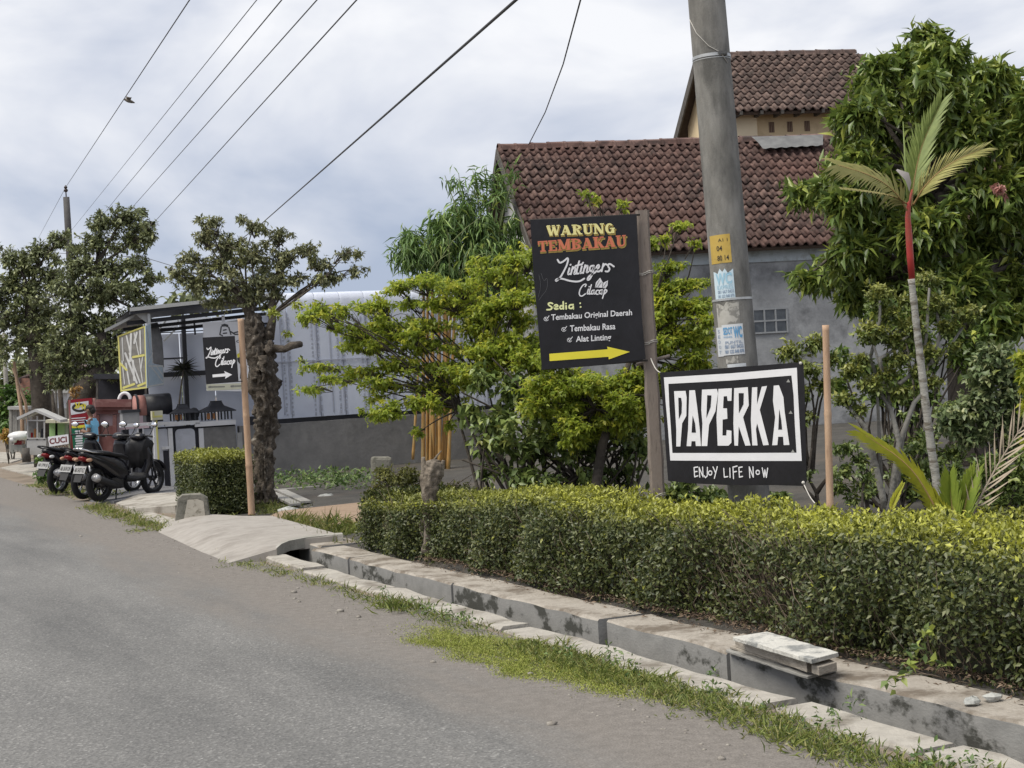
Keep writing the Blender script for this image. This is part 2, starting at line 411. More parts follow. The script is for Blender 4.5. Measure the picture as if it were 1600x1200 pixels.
# drain: near lip, far wall (in cast lengths) and bed
conc = material('weathered_concrete', (0.30, 0.29, 0.265), (0.40, 0.385, 0.35), 5, 0.9, 0.35, 60, c3=(0.20, 0.19, 0.165), s3=2.2, p3=(0.52, 0.72))
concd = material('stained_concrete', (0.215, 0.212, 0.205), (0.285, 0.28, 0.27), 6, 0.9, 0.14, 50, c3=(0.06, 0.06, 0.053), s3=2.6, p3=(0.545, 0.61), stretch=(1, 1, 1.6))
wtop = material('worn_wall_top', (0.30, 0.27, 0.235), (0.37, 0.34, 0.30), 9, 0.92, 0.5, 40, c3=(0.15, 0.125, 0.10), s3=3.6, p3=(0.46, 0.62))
lite = material('pale_concrete', (0.31, 0.29, 0.26), (0.40, 0.375, 0.335), 7, 0.92, 0.4, 40, c3=(0.17, 0.15, 0.125), s3=3.0, p3=(0.48, 0.66))
dr = bpy.data.objects.new('roadside_drain', None); COL.objects.link(dr); dr['kind'] = 'structure'; dr.rotation_euler = (0, 0, YAW)
def slab_piece(name, mat, t0, t1, z0, z1, s0, s1, nz=9, jz=0.007, jt=0.009, parent=None, ztilt=0.0):
    q = MB(); rings = []
    k = max(2, int((s1 - s0) / 0.22))
    for i in range(k + 1):
        s = s0 + (s1 - s0) * i / k
        a = random.uniform(-jt, jt); c = random.uniform(-jt, jt); d = random.uniform(-jz, jz); ch = random.uniform(0.008, 0.022)
        rings.append([(t0 + a, s, z0), (t0 + a, s, z1 + d - ch), (t0 + a + ch, s, z1 + d), (t1 + c - 0.01, s, z1 + d + ztilt), (t1 + c, s, z1 + d - 0.015), (t1 + c, s, z0)])
    q.loft(rings, closed=True, caps=True, smooth=False)
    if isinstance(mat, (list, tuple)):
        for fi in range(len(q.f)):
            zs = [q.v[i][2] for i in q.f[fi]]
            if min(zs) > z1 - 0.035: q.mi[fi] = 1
    return q.build(name, mat, parent, local=True)
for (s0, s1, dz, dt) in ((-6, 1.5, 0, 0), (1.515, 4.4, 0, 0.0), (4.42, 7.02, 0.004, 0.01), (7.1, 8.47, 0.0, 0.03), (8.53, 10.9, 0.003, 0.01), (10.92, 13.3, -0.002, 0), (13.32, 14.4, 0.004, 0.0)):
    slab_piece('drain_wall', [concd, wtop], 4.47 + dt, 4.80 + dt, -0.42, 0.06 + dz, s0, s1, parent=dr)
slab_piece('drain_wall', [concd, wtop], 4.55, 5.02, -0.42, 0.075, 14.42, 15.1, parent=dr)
lips = ((-6, 2.2, .0), (2.22, 4.9, 0.0), (4.95, 5.92, 0.006), (6.02, 8.9, 0.0), (8.93, 11.4, 0.004), (11.42, 13.1, 0.0), (13.12, 15.05, 0.018))
for (s0, s1, dz) in lips:
    slab_piece('drain_kerb', lite, 3.98, 4.2, -0.42, 0.014 + dz, s0, s1, jt=0.02, jz=0.009, parent=dr)
q = MB(); q.box((4.4, 5, -0.46), (0.9, 24, 0.08)); q.build('drain_bed', material('drain_mud_and_shade', (0.07, 0.06, 0.045), (0.11, 0.095, 0.07), 4, 0.7), dr, local=True)

# driveway ramp over the drain
def outline_slab(name, pts, th, mat, kind='structure', label=None):
    q = MB(); n_ = len(pts); c = np.mean(pts, 0)
    q.add(list(pts) + [c], [(i, (i + 1) % n_, n_) for i in range(n_)])
    lo = [np.array(p) - np.array([0, 0, th]) for p in pts]
    q.add(list(pts) + lo, [(i, i + n_, (i + 1) % n_ + n_, (i + 1) % n_) for i in range(n_)])
    o = q.build(name, mat); o['kind'] = kind; return o
drv = material('driveway_cement', (0.27, 0.25, 0.228), (0.335, 0.312, 0.287), 7, 0.92, 0.12, 60, c3=(0.215, 0.195, 0.175), s3=2.5, p3=(0.5, 0.72), stretch=(1, 1, 1))
q = MB()
edge_road = [G(247, 831, 0.0), G(284, 848, 0.0), G(318, 864, 0.0), G(356, 880, 0.0)]
mid = [G(262, 815, 0.06), G(308, 832, 0.075), G(352, 847, 0.085), G(432, 858, 0.1)]
mid2 = [G(290, 806, 0.11), G(340, 820, 0.12), G(398, 832, 0.125), G(442, 846, 0.12)]
back = [G(325, 803, 0.12), G(380, 806, 0.125), G(425, 806, 0.13), G(535, 836, 0.13)]
g0 = [edge_road, mid, mid2, back]
fine = []
for i in range(13):
    u = i / 12 * 3; i0 = min(2, int(u)); fu = u - i0; row = []
    for j in range(13):
        v = j / 12 * 3; j0 = min(2, int(v)); fv = v - j0
        p = (g0[i0][j0] * (1 - fu) + g0[i0 + 1][j0] * fu) * (1 - fv) + (g0[i0][j0 + 1] * (1 - fu) + g0[i0 + 1][j0 + 1] * fu) * fv
        row.append(p + np.array([0, 0, random.uniform(-0.0012, 0.0012)]))
    fine.append(row)
# right-hand edge bulges into a curve round the mouth of the drain
q.loft(fine, closed=False, caps=False)
q.f = [f if True else f for f in q.f]
rim = [fine[0][j] for j in range(13)] + [fine[i][12] for i in range(1, 13)] + [fine[12][j] for j in range(11, -1, -1)] + [fine[i][0] for i in range(11, 0, -1)]
lo = [p - np.array([0, 0, 0.10]) for p in rim]; k = len(rim)
q.add(rim + lo, [(i, (i + 1) % k, (i + 1) % k + k, i + k) for i in range(k)])
o = q.build('driveway_ramp', drv); o['kind'] = 'structure'
# dark throat where the drain runs below the ramp, and the curved kerb at its mouth
q = MB(); pts = [G(432, 858, 0.10), G(440, 851, 0.115), G(452, 846, 0.125), G(478, 841, 0.13), G(510, 837.5, 0.13), G(536, 835.5, 0.135)]
inn = [p + np.array([-0.03, 0.16, 0.0]) for p in pts]
rings = [[a, b_, b_ - np.array([0, 0, 0.10]), a - np.array([0, 0, 0.10])] for a, b_ in zip([p + np.array([0, 0, 0.008]) for p in pts], [p + np.array([0, 0, 0.008]) for p in inn])]
q.loft(rings, smooth=False); o = q.build('drain_mouth_kerb', conc); o['kind'] = 'structure'
q = MB(); a = W(15.05, 4.02, 0.03); q.loft([[W(15.0, 3.75, -0.01), W(15.0, 4.22, 0.03), W(15.0, 4.22, -0.3), W(15.0, 3.75, -0.3)], [W(15.55, 3.8, 0.045), W(15.6, 4.25, 0.075), W(15.6, 4.25, -0.3), W(15.55, 3.8, -0.3)]], smooth=False)
o = q.build('drain_kerb', lite); o['kind'] = 'structure'

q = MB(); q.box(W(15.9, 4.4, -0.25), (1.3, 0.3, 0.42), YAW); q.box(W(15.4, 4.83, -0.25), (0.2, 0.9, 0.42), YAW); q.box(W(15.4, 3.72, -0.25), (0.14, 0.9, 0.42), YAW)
o = q.build('culvert_dark_fill', MATS['drain_mud_and_shade']); o['kind'] = 'structure'  # dark blocks close the culvert, standing in for the shade inside it
# second ramp beneath the motorbikes, and the low kerb beside the marker stone
def quad_slab(name, px, zs, th, mat):
    pts = [G(x, y, z) for (x, y), z in zip(px, zs)]
    q = MB(); n_ = len(pts); c = np.mean(pts, 0)
    q.add(list(pts) + [c], [((i + 1) % n_, i, n_) for i in range(n_)])
    lo = [np.array(p) - np.array([0, 0, th]) for p in pts]
    q.add(list(pts) + lo, [(i, (i + 1) % n_, (i + 1) % n_ + n_, i + n_) for i in range(n_)])
    o = q.build(name, mat); o['kind'] = 'structure'; return o
quad_slab('parking_slab', [(181, 786), (206, 795), (274, 790), (330, 775), (300, 768), (215, 772)], [0.01, 0.04, 0.1, 0.1, 0.1, 0.07], 0.16, lite)
quad_slab('parking_slab', [(140, 783), (178, 783), (275, 768), (300, 762), (240, 758), (150, 766)], [0.004, 0.03, 0.06, 0.06, 0.06, 0.03], 0.1, material('dark_paving', (0.13, 0.13, 0.14), (0.17, 0.17, 0.18), 5, 0.85))
quad_slab('drain_kerb', [(206, 801), (248, 818), (276, 818), (276, 811), (236, 800)], [0.01, 0.02, 0.03, 0.05, 0.03], 0.1, lite)
quad_slab('far_kerb', [(-60, 714), (-60, 722), (18, 722), (44, 714), (30, 707), (-60, 704)], [0.02] * 6, 0.1, lite)
quad_slab('far_pavement', [(40, 722), (0, 731), (70, 748), (105, 742), (70, 718)], [0.02, 0.01, 0.01, 0.02, 0.03], 0.1, lite)

# garden bed behind the drain, rising towards the houses
def garden_h(s, t):
    return 0.03 + 0.42 * sm(8.5, 15, t) * (1 - sm(22, 26, s)) * 1.0 + 0.05 * sm(4.7, 5.2, t)
q = MB(); rows = []
for s in np.concatenate([np.arange(-5, 15.2, 0.5), [15.3]]):
    rows.append([tuple(W(s, t_, float(garden_h(s, t_)) + random.uniform(-0.015, 0.015))) for t_ in np.concatenate([[4.74, 4.85, 5.0, 5.3], np.arange(5.8, 40, 0.9)])])
q.loft(rows, closed=False, caps=False)
rows = []
for s in np.concatenate([[15.3], np.arange(15.8, 30, 0.6)]):
    rows.append([tuple(W(s, t_, (float(garden_h(s, t_)) if t_ > 6.3 else 0.0) + random.uniform(-0.012, 0.012))) for t_ in np.concatenate([[4.74, 4.85, 5.0, 5.3], np.arange(5.8, 40, 0.9)])])
q.loft(rows, closed=False, caps=False)
q.f = [f[::-1] for f in q.f]
o = q.build('garden_soil', material('garden_earth', (0.05, 0.047, 0.043), (0.08, 0.075, 0.068), 3, 0.97, 0.6, 25, c3=(0.10, 0.085, 0.07), s3=0.7, p3=(0.5, 0.7))); o['kind'] = 'structure'
pth = quad_slab('dirt_path', [(400, 815), (470, 830), (560, 815), (600, 800), (560, 785), (440, 798)], [0.07, 0.07, 0.07, 0.08, 0.08, 0.07], 0.1, material('path_dirt', (0.23, 0.165, 0.115), (0.30, 0.22, 0.16), 6, 0.95, 0.4, 30))

# ================================================================== LONG HEDGE
hleaf = leaf_material('hedge_leaf', (0.026, 0.040, 0.010), (0.074, 0.095, 0.026), (0.153, 0.166, 0.054), (0.473, 0.484, 0.055), 0.42, 0.22)
twigm = material('hedge_twig', (0.15, 0.115, 0.085), (0.24, 0.19, 0.145), 20, 0.9)
H_S0, H_S1 = 1.6, 13.95
def hedge_top(s): return 0.69 + 0.02 * np.sin(s * 1.3) + 0.015 * np.sin(s * 3.1 + 1) - 0.115 * sm(10.0, 13.0, s)
def hedge_front(s, z):
    return 4.86 + 0.06 * np.sin(s * 1.7 + 0.6) + 0.035 * np.sin(s * 4.3) + 0.03 * np.sin(s * 7 + z * 8) + 0.05 * (0.35 - z) * (z < 0.35) + 0.13 * sm(0.5, 0.72, z) + 0.07 * np.exp(-((s - 5.9) / 0.5) ** 2) * np.exp(-((z - 0.15) / 0.15) ** 2)
def hedge_back(s): return 5.72 + 0.1 * np.sin(s * 1.1)
HT = thing('clipped_hedge', 'long clipped hedge with yellow-green top running along the drain below the banners', 'hedge', W(9, 5.3, 0.05))
# solid dark core standing in for the shade among the dense twigs
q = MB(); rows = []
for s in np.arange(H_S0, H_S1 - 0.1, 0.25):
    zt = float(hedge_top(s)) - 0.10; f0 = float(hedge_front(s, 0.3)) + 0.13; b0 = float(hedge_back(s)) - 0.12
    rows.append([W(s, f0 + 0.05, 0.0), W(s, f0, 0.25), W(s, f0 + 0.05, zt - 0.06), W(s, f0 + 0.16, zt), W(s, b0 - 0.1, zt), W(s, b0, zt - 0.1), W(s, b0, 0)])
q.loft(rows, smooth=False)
q.build('dark_core', material('hedge_inner_shade', (0.02, 0.022, 0.014), (0.05, 0.045, 0.03), 25, 1.0), HT)
q = MB()
for i in range(900):
    s = random.uniform(H_S0, H_S1 - 0.1); z = random.uniform(0.02, 0.55)
    if i % 3 == 0: s = random.gauss(7.4, 0.55); z = random.uniform(0.05, 0.6)
    t0 = float(hedge_front(s, z))
    a = W(s, t0 + 0.12, max(0.0, z - 0.12)); b_ = W(s + random.uniform(-0.15, 0.15), t0 + random.uniform(-0.03, 0.04), z + random.uniform(0, 0.2))
    q.tube(bez(a, b_, 0.05, 4, 0.1), [0.0035, 0.003, 0.0022, 0.0015], 3, caps=False)
q.build('twigs', twigm, HT, kind='stuff')
LV = Leaves()
def frame_dirs(k, nd_, sd_, td_):   # combine along n, s and z
    return nd_[:, None] * NV + sd_[:, None] * DV + td_[:, None] * np.array([0, 0, 1.0])
NFR = 70000
s = H_S0 + (H_S1 - H_S0) * rng.random(NFR) ** 1.08; z = 0.04 + rng.random(NFR) ** 0.8 * (hedge_top(s) - 0.06)
# thinner patches with bare twigs
thin = np.exp(-((s - 7.4) / 0.55) ** 2 - ((z - 0.32) / 0.16) ** 2) * 0.9 + np.exp(-((s - 5.75) / 0.35) ** 2 - ((z - 0.16) / 0.13) ** 2) * 0.85 + np.exp(-((s - 9.6) / 0.3) ** 2 - ((z - 0.1) / 0.1) ** 2) * 0.5 + 0.35 * (z < 0.1)
keep = rng.random(NFR) > thin; s = s[keep]; z = z[keep]; k = len(s)
dep = rng.random(k) ** 1.3 * 0.14
tt = hedge_front(s, z) + dep - 0.01
p = s[:, None] * DV + tt[:, None] * NV + z[:, None] * np.array([0, 0, 1.0])
nn = nrmz(-NV + rng.normal(size=(k, 3)) * 0.55 + np.array([0, 0, 0.45]))
ax = nrmz(rng.normal(size=(k, 3)) * 0.8 + np.array([0, 0, 0.05]) - NV * 0.25)
L = rng.uniform(0.022, 0.042, k)
ty = np.clip((z - hedge_top(s) + 0.10) / 0.10, 0, 1) * rng.uniform(0.2, 0.9, k) * (rng.random(k) < 0.75)
ty = np.maximum(ty, (rng.random(k) < 0.012) * 0.5)
LV.add(p, ax, nn, L, L * 0.52, None, ty)
NT = 52000
s = H_S0 + (H_S1 - H_S0) * rng.random(NT); u = rng.random(NT)
f0 = hedge_front(s, 0.7); tt = f0 - 0.02 + u * (hedge_back(s) - f0)
lump = 0.018 * np.sin(s * 9 + tt * 7) + 0.015 * np.sin(s * 17 - tt * 23) + 0.02 * np.sin(tt * 13 + s * 5)
z = hedge_top(s) + lump - rng.random(NT) ** 1.5 * 0.09 + (rng.random(NT) < 0.12) * rng.random(NT) * 0.045 - 0.05 * sm(0.14, 0.0, u) * 1.0
z -= 0.05 * (1 - sm(0.0, 0.12, u))
p = s[:, None] * DV + tt[:, None] * NV + z[:, None] * np.array([0, 0, 1.0])
ax = nrmz(rng.normal(size=(NT, 3)) * 0.7 + np.array([0, 0, 0.55])); nn = nrmz(rng.normal(size=(NT, 3)) * 0.7 + np.array([0, 0, 1.0]) - NV * 0.3)
L = rng.uniform(0.022, 0.042, NT); rel = (z - hedge_top(s) - lump)
ty = np.clip(1 + rel / 0.085, 0, 1) * rng.uniform(0.25, 1.0, NT) * (1 - 0.55 * sm(9.5, 13.5, s))
LV.add(p, ax, nn, L, L * 0.45, None, ty)
NE = 5000      # left end and back
t_ = 4.85 + rng.random(NE) * 0.85; z = 0.05 + rng.random(NE) * 0.56; s = H_S1 - rng.random(NE) ** 1.5 * 0.1 - 0.1 * np.abs(t_ - 5.25)
p = s[:, None] * DV + t_[:, None] * NV + z[:, None] * np.array([0, 0, 1.0])
ax = nrmz(rng.normal(size=(NE, 3)) + DV * 0.3); nn = nrmz(DV + rng.normal(size=(NE, 3)) * 0.6 + np.array([0, 0, 0.4])); L = rng.uniform(0.026, 0.045, NE)
LV.add(p, ax, nn, L, L * 0.5)
LV.build('foliage', hleaf, HT, indiv=300)

# low sprig of bigger leaves hanging at the hedge foot
LV = Leaves(); q = MB(); T = thing('leaf_sprig', 'pale green sprig of larger leaves at the hedge foot, right of the slabs', 'plant', P(1440, 1045, 6.9))
for (px, py, r_) in ((1432, 1010, 12), (1450, 985, 14), (1420, 1040, 12), (1470, 1035, 12), (1400, 1060, 8)):
    c = P(px, py, 6.62); clump_leaves(LV, c, np.array([r_, r_, r_]) * 6.6 / F, 5, 3, 0.05, 0.6, 0.1, 0.5)
    q.tube(bez(P(1475, 1060, 6.75), c, 0.1, 5, 0.05), [0.003] * 5, 3, caps=False)
q.build('stem', twigm, T); LV.build('foliage', leaf_material('sprig_leaf', (0.06, 0.10, 0.03), (0.12, 0.18, 0.05), (0.2, 0.26, 0.08), (0.35, 0.40, 0.08)), T)

# dry litter strip under the hedge
LV = Leaves(); k = 5200
s = rng.uniform(3, 12.5, k); t_ = 4.70 + rng.random(k) ** 0.8 * 0.3; zz = 0.065 + 0.012 * rng.random(k) + 0.03 * (t_ > 4.8)
keep = (t_ > 4.79) | (rng.random(k) < 0.2); s = s[keep]; t_ = t_[keep]; zz = zz[keep]; k = len(s)
LV.add(s[:, None] * DV + t_[:, None] * NV + zz[:, None] * np.array([0, 0, 1.0]), nrmz(rng.normal(size=(k, 3)) * np.array([1, 1, 0.15])), nrmz(rng.normal(size=(k, 3)) * 0.4 + np.array([0, 0, 1.0])), rng.uniform(0.018, 0.05, k), rng.uniform(0.004, 0.014, k))
LV.build('leaf_litter', leaf_material('dead_leaf', (0.06, 0.042, 0.03), (0.13, 0.085, 0.055), (0.23, 0.17, 0.12), (0.2, 0.2, 0.1), 0.9, 0.05), None)

# ================================================================== SQUARE HEDGE BY THE LEFT STICK
T = thing('square_hedge', 'small block of clipped hedge behind the marker stone and left bamboo stick', 'hedge', G(330, 803))
A = np.array(G(330, 806, 0.0)); s0_, t0_ = ST(A)
corner = G(322, 808, 0.0); cs, ct = ST(corner)
HS0, HS1, HT0, HT1 = cs - 0.02, cs + 1.7, ct - 0.02, ct + 0.66; HZ = 0.83
q = MB(); q.box(W((HS0 + HS1) / 2, (HT0 + HT1) / 2, HZ / 2 - 0.04), (HT1 - HT0 - 0.18, HS1 - HS0 - 0.18, HZ - 0.12), YAW); q.build('dark_core', MATS['hedge_inner_shade'], T)  # dark block in place of the hedge's shaded inside
LV = Leaves()
def hface(k, fs, ft, fz, nrm_, tint):
    p = fs[:, None] * DV + ft[:, None] * NV + fz[:, None] * np.array([0, 0, 1.0])
    p = p + rng.normal(size=p.shape) * 0.018
    LV.add(p, rdir(k), nrmz(nrm_ + rng.normal(size=(k, 3)) * 0.6 + np.array([0, 0, 0.35])), rng.uniform(0.028, 0.05, k), rng.uniform(0.016, 0.024, k), None, tint)
k = 5000; u = rng.random(k); v = rng.random(k)
def rnd_edge(f): return 0.09 * (np.clip(np.abs(f - 0.5) * 2 - 0.8, 0, 1) / 0.2) ** 2
hface(k, HS0 + rnd_edge(u) + 0.04 * rng.random(k), HT0 + u * (HT1 - HT0), 0.05 + v * (HZ - 0.08), -DV, np.clip((v - 0.85) / 0.15, 0, 1) * 0.5)
hface(k, HS0 + u * (HS1 - HS0), HT0 + rnd_edge(u) + 0.04 * rng.random(k), 0.05 + v * (HZ - 0.08), -NV, np.clip((v - 0.8) / 0.2, 0, 1) * 0.6 * rng.random(k))
hface(k, HS0 + u * (HS1 - HS0), HT0 + v * (HT1 - HT0), HZ - 0.03 * rng.random(k) - rnd_edge(v) * 0.6 - rnd_edge(u) * 0.6, np.array([0, 0, 1.0]), rng.uniform(0.1, 0.7, k))
hface(2000, HS0 + u[:2000] * (HS1 - HS0), HT1 + 0 * u[:2000], 0.05 + v[:2000] * (HZ - 0.08), NV, 0)
LV.build('foliage', hleaf, T, indiv=0)

# ================================================================== FLAT PRINT HELPERS
class Plane:
    """a flat board in the world: origin, right, up; px() finds where a line of sight meets it"""
    def __init__(s, O, X, Z=(0, 0, 1)):
        s.O = np.array(O, float); s.X = nrmz(np.array(X, float)); z = np.array(Z, float); s.N = nrmz(np.cross(s.X, z)); s.Z = np.cross(s.N, s.X)
        if s.N @ (_C - s.O) < 0: s.N = -s.N
    def px(s, x, y, off=0.0):
        r = ray(x, y); o = s.O + s.N * off
        return _C + r * (((o - _C) @ s.N) / (r @ s.N))
    def uv(s, x, y):
        p = s.px(x, y) - s.O; return np.array([p @ s.X, p @ s.Z])
    def at(s, u, v, off=0.0): return s.O + s.X * u + s.Z * v + s.N * off
_lift = [0]
def stroke(mb, pl, pts, w, off=0.003, closed=False, cap=True):
    """ribbon lettering stroke: pts in board metres, w width (number or list)"""
    pts = [np.array(p, float) for p in pts]
    if closed: pts = pts + [pts[0], pts[1]]
    n_ = len(pts); ws = w if hasattr(w, '__len__') else [w] * n_
    # round off corners
    _lift[0] = (_lift[0] + 1) % 9; of = off + _lift[0] * 0.00025
    L_, R_ = [], []
    for i in range(n_):
        d0 = pts[i] - pts[i - 1] if i > 0 else pts[1] - pts[0]
        d1 = pts[i + 1] - pts[i] if i < n_ - 1 else d0
        d0 = d0 / (np.linalg.norm(d0) + 1e-9); d1 = d1 / (np.linalg.norm(d1) + 1e-9)
        tv = d0 + d1; tv = tv / (np.linalg.norm(tv) + 1e-6); nv = np.array([-tv[1], tv[0]])
        k = min(1.5, 1 / max(0.5, abs(nv @ np.array([-d0[1], d0[0]]))))
        L_.append(pts[i] + nv * ws[i] / 2 * k); R_.append(pts[i] - nv * ws[i] / 2 * k)
    vv = []
    if cap and not closed:
        for (a, d_, wi, lst) in ((pts[0], pts[0] - pts[1], ws[0], 0), (pts[-1], pts[-1] - pts[-2], ws[-1], -1)):
            d_ = d_ / (np.linalg.norm(d_) + 1e-9)
            ang = math.atan2(d_[1], d_[0])
            fan = [a + np.array([math.cos(ang + q_), math.sin(ang + q_)]) * wi / 2 for q_ in np.linspace(-math.pi / 2, math.pi / 2, 5)]
            mb.add([pl.at(p[0], p[1], of) for p in fan], [(0, 1, 2, 3, 4)])
    for a, b_ in zip(L_, R_): vv += [pl.at(a[0], a[1], of), pl.at(b_[0], b_[1], of)]
    mb.add(vv, [(2 * i, 2 * i + 1, 2 * i + 3, 2 * i + 2) for i in range(n_ - 1)])
def smooth2(pts, it=2):
    pts = [np.array(p, float) for p in pts]
    for _ in range(it):
        out = [pts[0]]
        for i in range(len(pts) - 1):
            out += [pts[i] * 0.75 + pts[i + 1] * 0.25, pts[i] * 0.25 + pts[i + 1] * 0.75]
        out.append(pts[-1]); pts = out
    return pts
def text_geo(txt, bold=0.0):
    cu = bpy.data.curves.new('lettering', 'FONT'); cu.body = txt; cu.size = 1.0; cu.offset = bold; cu.resolution_u = 3; cu.align_x = 'LEFT'
    o = bpy.data.objects.new('lettering', cu); COL.objects.link(o)
    dg = bpy.context.evaluated_depsgraph_get(); me = bpy.data.meshes.new_from_object(o.evaluated_get(dg))
    V = np.array([v.co[:2] for v in me.vertices]); Fs = [tuple(p.vertices) for p in me.polygons]
    bpy.data.objects.remove(o); bpy.data.curves.remove(cu); bpy.data.meshes.remove(me)
    return V, Fs
def text_px(mb, pl, txt, bl, br, tl, off=0.003, bold=0.0):
    """flat text fitted to the box with bottom-left, bottom-right and top-left at these lines of sight"""
    V, Fs = text_geo(txt, bold)
    lo = V.min(0); hi = V.max(0); V = (V - lo) / (hi - lo)
    a = pl.uv(*bl); bx = pl.uv(*br) - a; by = pl.uv(*tl) - a
    mb.add([pl.at(*(a + bx * v[0] + by * v[1]), off) for v in V], Fs)
def rect_px(mb, pl, corners, off=0.002): mb.poly([pl.px(x, y, off) for x, y in corners], None, 0, pl.N)

white_print = material('white_print', (0.74, 0.74, 0.77), (0.68, 0.68, 0.71), 4, 0.5, 0.12, 7)
black_print = material('black_vinyl', (0.009, 0.009, 0.011), (0.015, 0.014, 0.017), 3, 0.33, 0.9, 2.6, spec=0.35, detail=2, stretch=(1.6, 1.6, 0.7))
pale_yel = material('pale_yellow_print', (0.80, 0.74, 0.33), (0.75, 0.69, 0.30), 4, 0.5)
bright_yel = material('bright_yellow_print', (0.78, 0.68, 0.06), (0.70, 0.62, 0.05), 4, 0.5)
cream_print = material('cream_green_print', (0.78, 0.80, 0.42), (0.74, 0.76, 0.40), 4, 0.5)
red_print = material('orange_red_print', (0.60, 0.19, 0.105), (0.54, 0.16, 0.09), 4, 0.5)
gold_print = material('gold_outline_print', (0.42, 0.30, 0.08), (0.36, 0.26, 0.07), 4, 0.5)
grey_print = material('grey_print', (0.55, 0.55, 0.56), (0.48, 0.48, 0.49), 6, 0.5)
bamboo_pale = material('dry_bamboo', (0.40, 0.26, 0.17), (0.50, 0.35, 0.24), 5, 0.6, 0.2, 40, c3=(0.28, 0.18, 0.12), s3=6, p3=(0.55, 0.7), stretch=(6, 6, 1))
bamboo_grey = material('grey_bamboo', (0.19, 0.155, 0.135), (0.26, 0.22, 0.19), 5, 0.65, 0.2, 40, c3=(0.13, 0.105, 0.09), s3=5, p3=(0.52, 0.7), stretch=(6, 6, 1))
rope_m = material('white_cord', (0.55, 0.53, 0.49), (0.45, 0.43, 0.4), 30, 0.9)

def bamboo(name, label, a, b_, r, mat, group, nodes=5):
    T = thing(name, label, 'bamboo post', a, group)
    q = MB(); pts = []; rr = []
    for i in range(nodes):
        for f_, k in ((0.0, 1.0), (0.03, 1.08), (0.06, 0.97), (0.5, 0.95), (0.94, 0.97)):
            u = (i + f_) / nodes; pts.append(np.array(a) + (np.array(b_) - np.array(a)) * u); rr.append(r * k * (1 - 0.12 * u))
    pts.append(np.array(b_)); rr.append(r * 0.9)
    q.tube(pts, rr, 10); q.build('stalk', mat, T); return T

# ================================================================== CONCRETE POLE WITH HANDBILLS
PY_ = 11.0
pb = P(1172, 795, PY_); pt = P(1104, 0, PY_ + 0.05)
axis = nrmz(pt - pb); base = pb - axis * ((pb[2] - 0.05) / axis[2]); top = base + axis * 8.6
POLE = thing('utility_pole', 'thick leaning grey concrete utility pole with paper handbills, behind the white-framed banner', 'utility pole', base)
r_at = lambda p: (0.148 - (p[2] - 0.5) * 0.0042)
q = MB(); pts = []
for u in np.linspace(0, 1, 24): pts.append(base + (top - base) * u)
q.tube(pts, [r_at(p) for p in pts], 40)
q.build('shaft', material('pole_concrete', (0.18, 0.174, 0.16), (0.25, 0.244, 0.228), 4, 0.85, 0.3, 70, c3=(0.10, 0.098, 0.092), s3=1.6, p3=(0.46, 0.66), stretch=(3.0, 3.0, 1.0)), POLE)
def pole_pt(zc, ang, dr):
    """ang measured from the side facing the viewer, positive to the right"""
    c = base + axis * ((zc - base[2]) / axis[2]); tv = nrmz(_C - c); tv = nrmz(tv - axis * (tv @ axis)); rv = nrmz(np.cross(axis, tv))
    return c + (tv * math.cos(ang) + rv * math.sin(ang)) * (r_at(c) + dr)
def pole_z(y):  # height on the pole seen at picture row y
    u = (795 - y) / 795.0; return (pb + (pt - pb) * u)[2]
def wrap(name, mat, y0, y1, a0, a1, dr=0.003, parent=POLE, rag=0.0, label=None, n_=8):
    z0, z1 = pole_z(y1), pole_z(y0); q = MB(); rows = []
    for i in range(6):
        z = z0 + (z1 - z0) * i / 5
        rows.append([pole_pt(z + (random.uniform(-rag, rag) if i in (5,) else 0), a0 + (a1 - a0) * j / n_, dr) for j in range(n_ + 1)])
    q.loft(rows, closed=False, caps=False); 
    o = q.build(name, mat, parent)
    if label: o['label'] = label
    return o
def wrap_text(mb, txt, y0, y1, a0, a1, dr, bold=0.0):
    V, Fs = text_geo(txt, bold); lo = V.min(0); hi = V.max(0); V = (V - lo) / (hi - lo); z0, z1 = pole_z(y1), pole_z(y0)
    mb.add([pole_pt(z0 + (z1 - z0) * v[1], a0 + (a1 - a0) * v[0], dr) for v in V], Fs)
def ring(y, h, mat, dr=0.004, name='band'):
    z0 = pole_z(y); q = MB(); rows = []
    for dz in (-h / 2, h / 2): rows.append([pole_pt(z0 + dz - 0.02 * math.cos(k / 24 * 2 * math.pi) * 0, k / 24 * 2 * math.pi, dr) for k in range(24)])
    q.loft(rows, caps=False); return q.build(name, mat, POLE)
steel = material('galvanised_steel', (0.55, 0.56, 0.56), (0.42, 0.43, 0.43), 12, 0.45, metal=0.6)
b1 = ring(91, 0.022, steel); ring(96, 0.004, steel, 0.007)
q = MB(); q.box(pole_pt(pole_z(90), 0.55, 0.012), (0.05, 0.02, 0.02)); q.box(pole_pt(pole_z(90), 0.8, 0.012), (0.016, 0.02, 0.03)); q.build('clasp', material('dark_metal', (0.08, 0.08, 0.08), (0.12, 0.12, 0.12), 10, 0.5, metal=0.5), b1)
ring(469, 0.016, steel)
q = MB(); q.tube([pole_pt(pole_z(30), -1.2, 0.008), pole_pt(pole_z(55), -0.7, 0.008), pole_pt(pole_z(78), -0.1, 0.008), pole_pt(pole_z(90), 0.5, 0.01), pole_pt(pole_z(105), 0.9, 0.006)], 0.003, 4); q.build('wire', rope_m, POLE)
paper = material('handbill_paper', (0.62, 0.64, 0.66), (0.5, 0.53, 0.56), 7, 0.8, c3=(0.36, 0.40, 0.42), s3=5, p3=(0.58, 0.68))
torn = material('torn_paper', (0.46, 0.45, 0.42), (0.36, 0.35, 0.32), 14, 0.9, c3=(0.22, 0.215, 0.20), s3=12, p3=(0.5, 0.56))
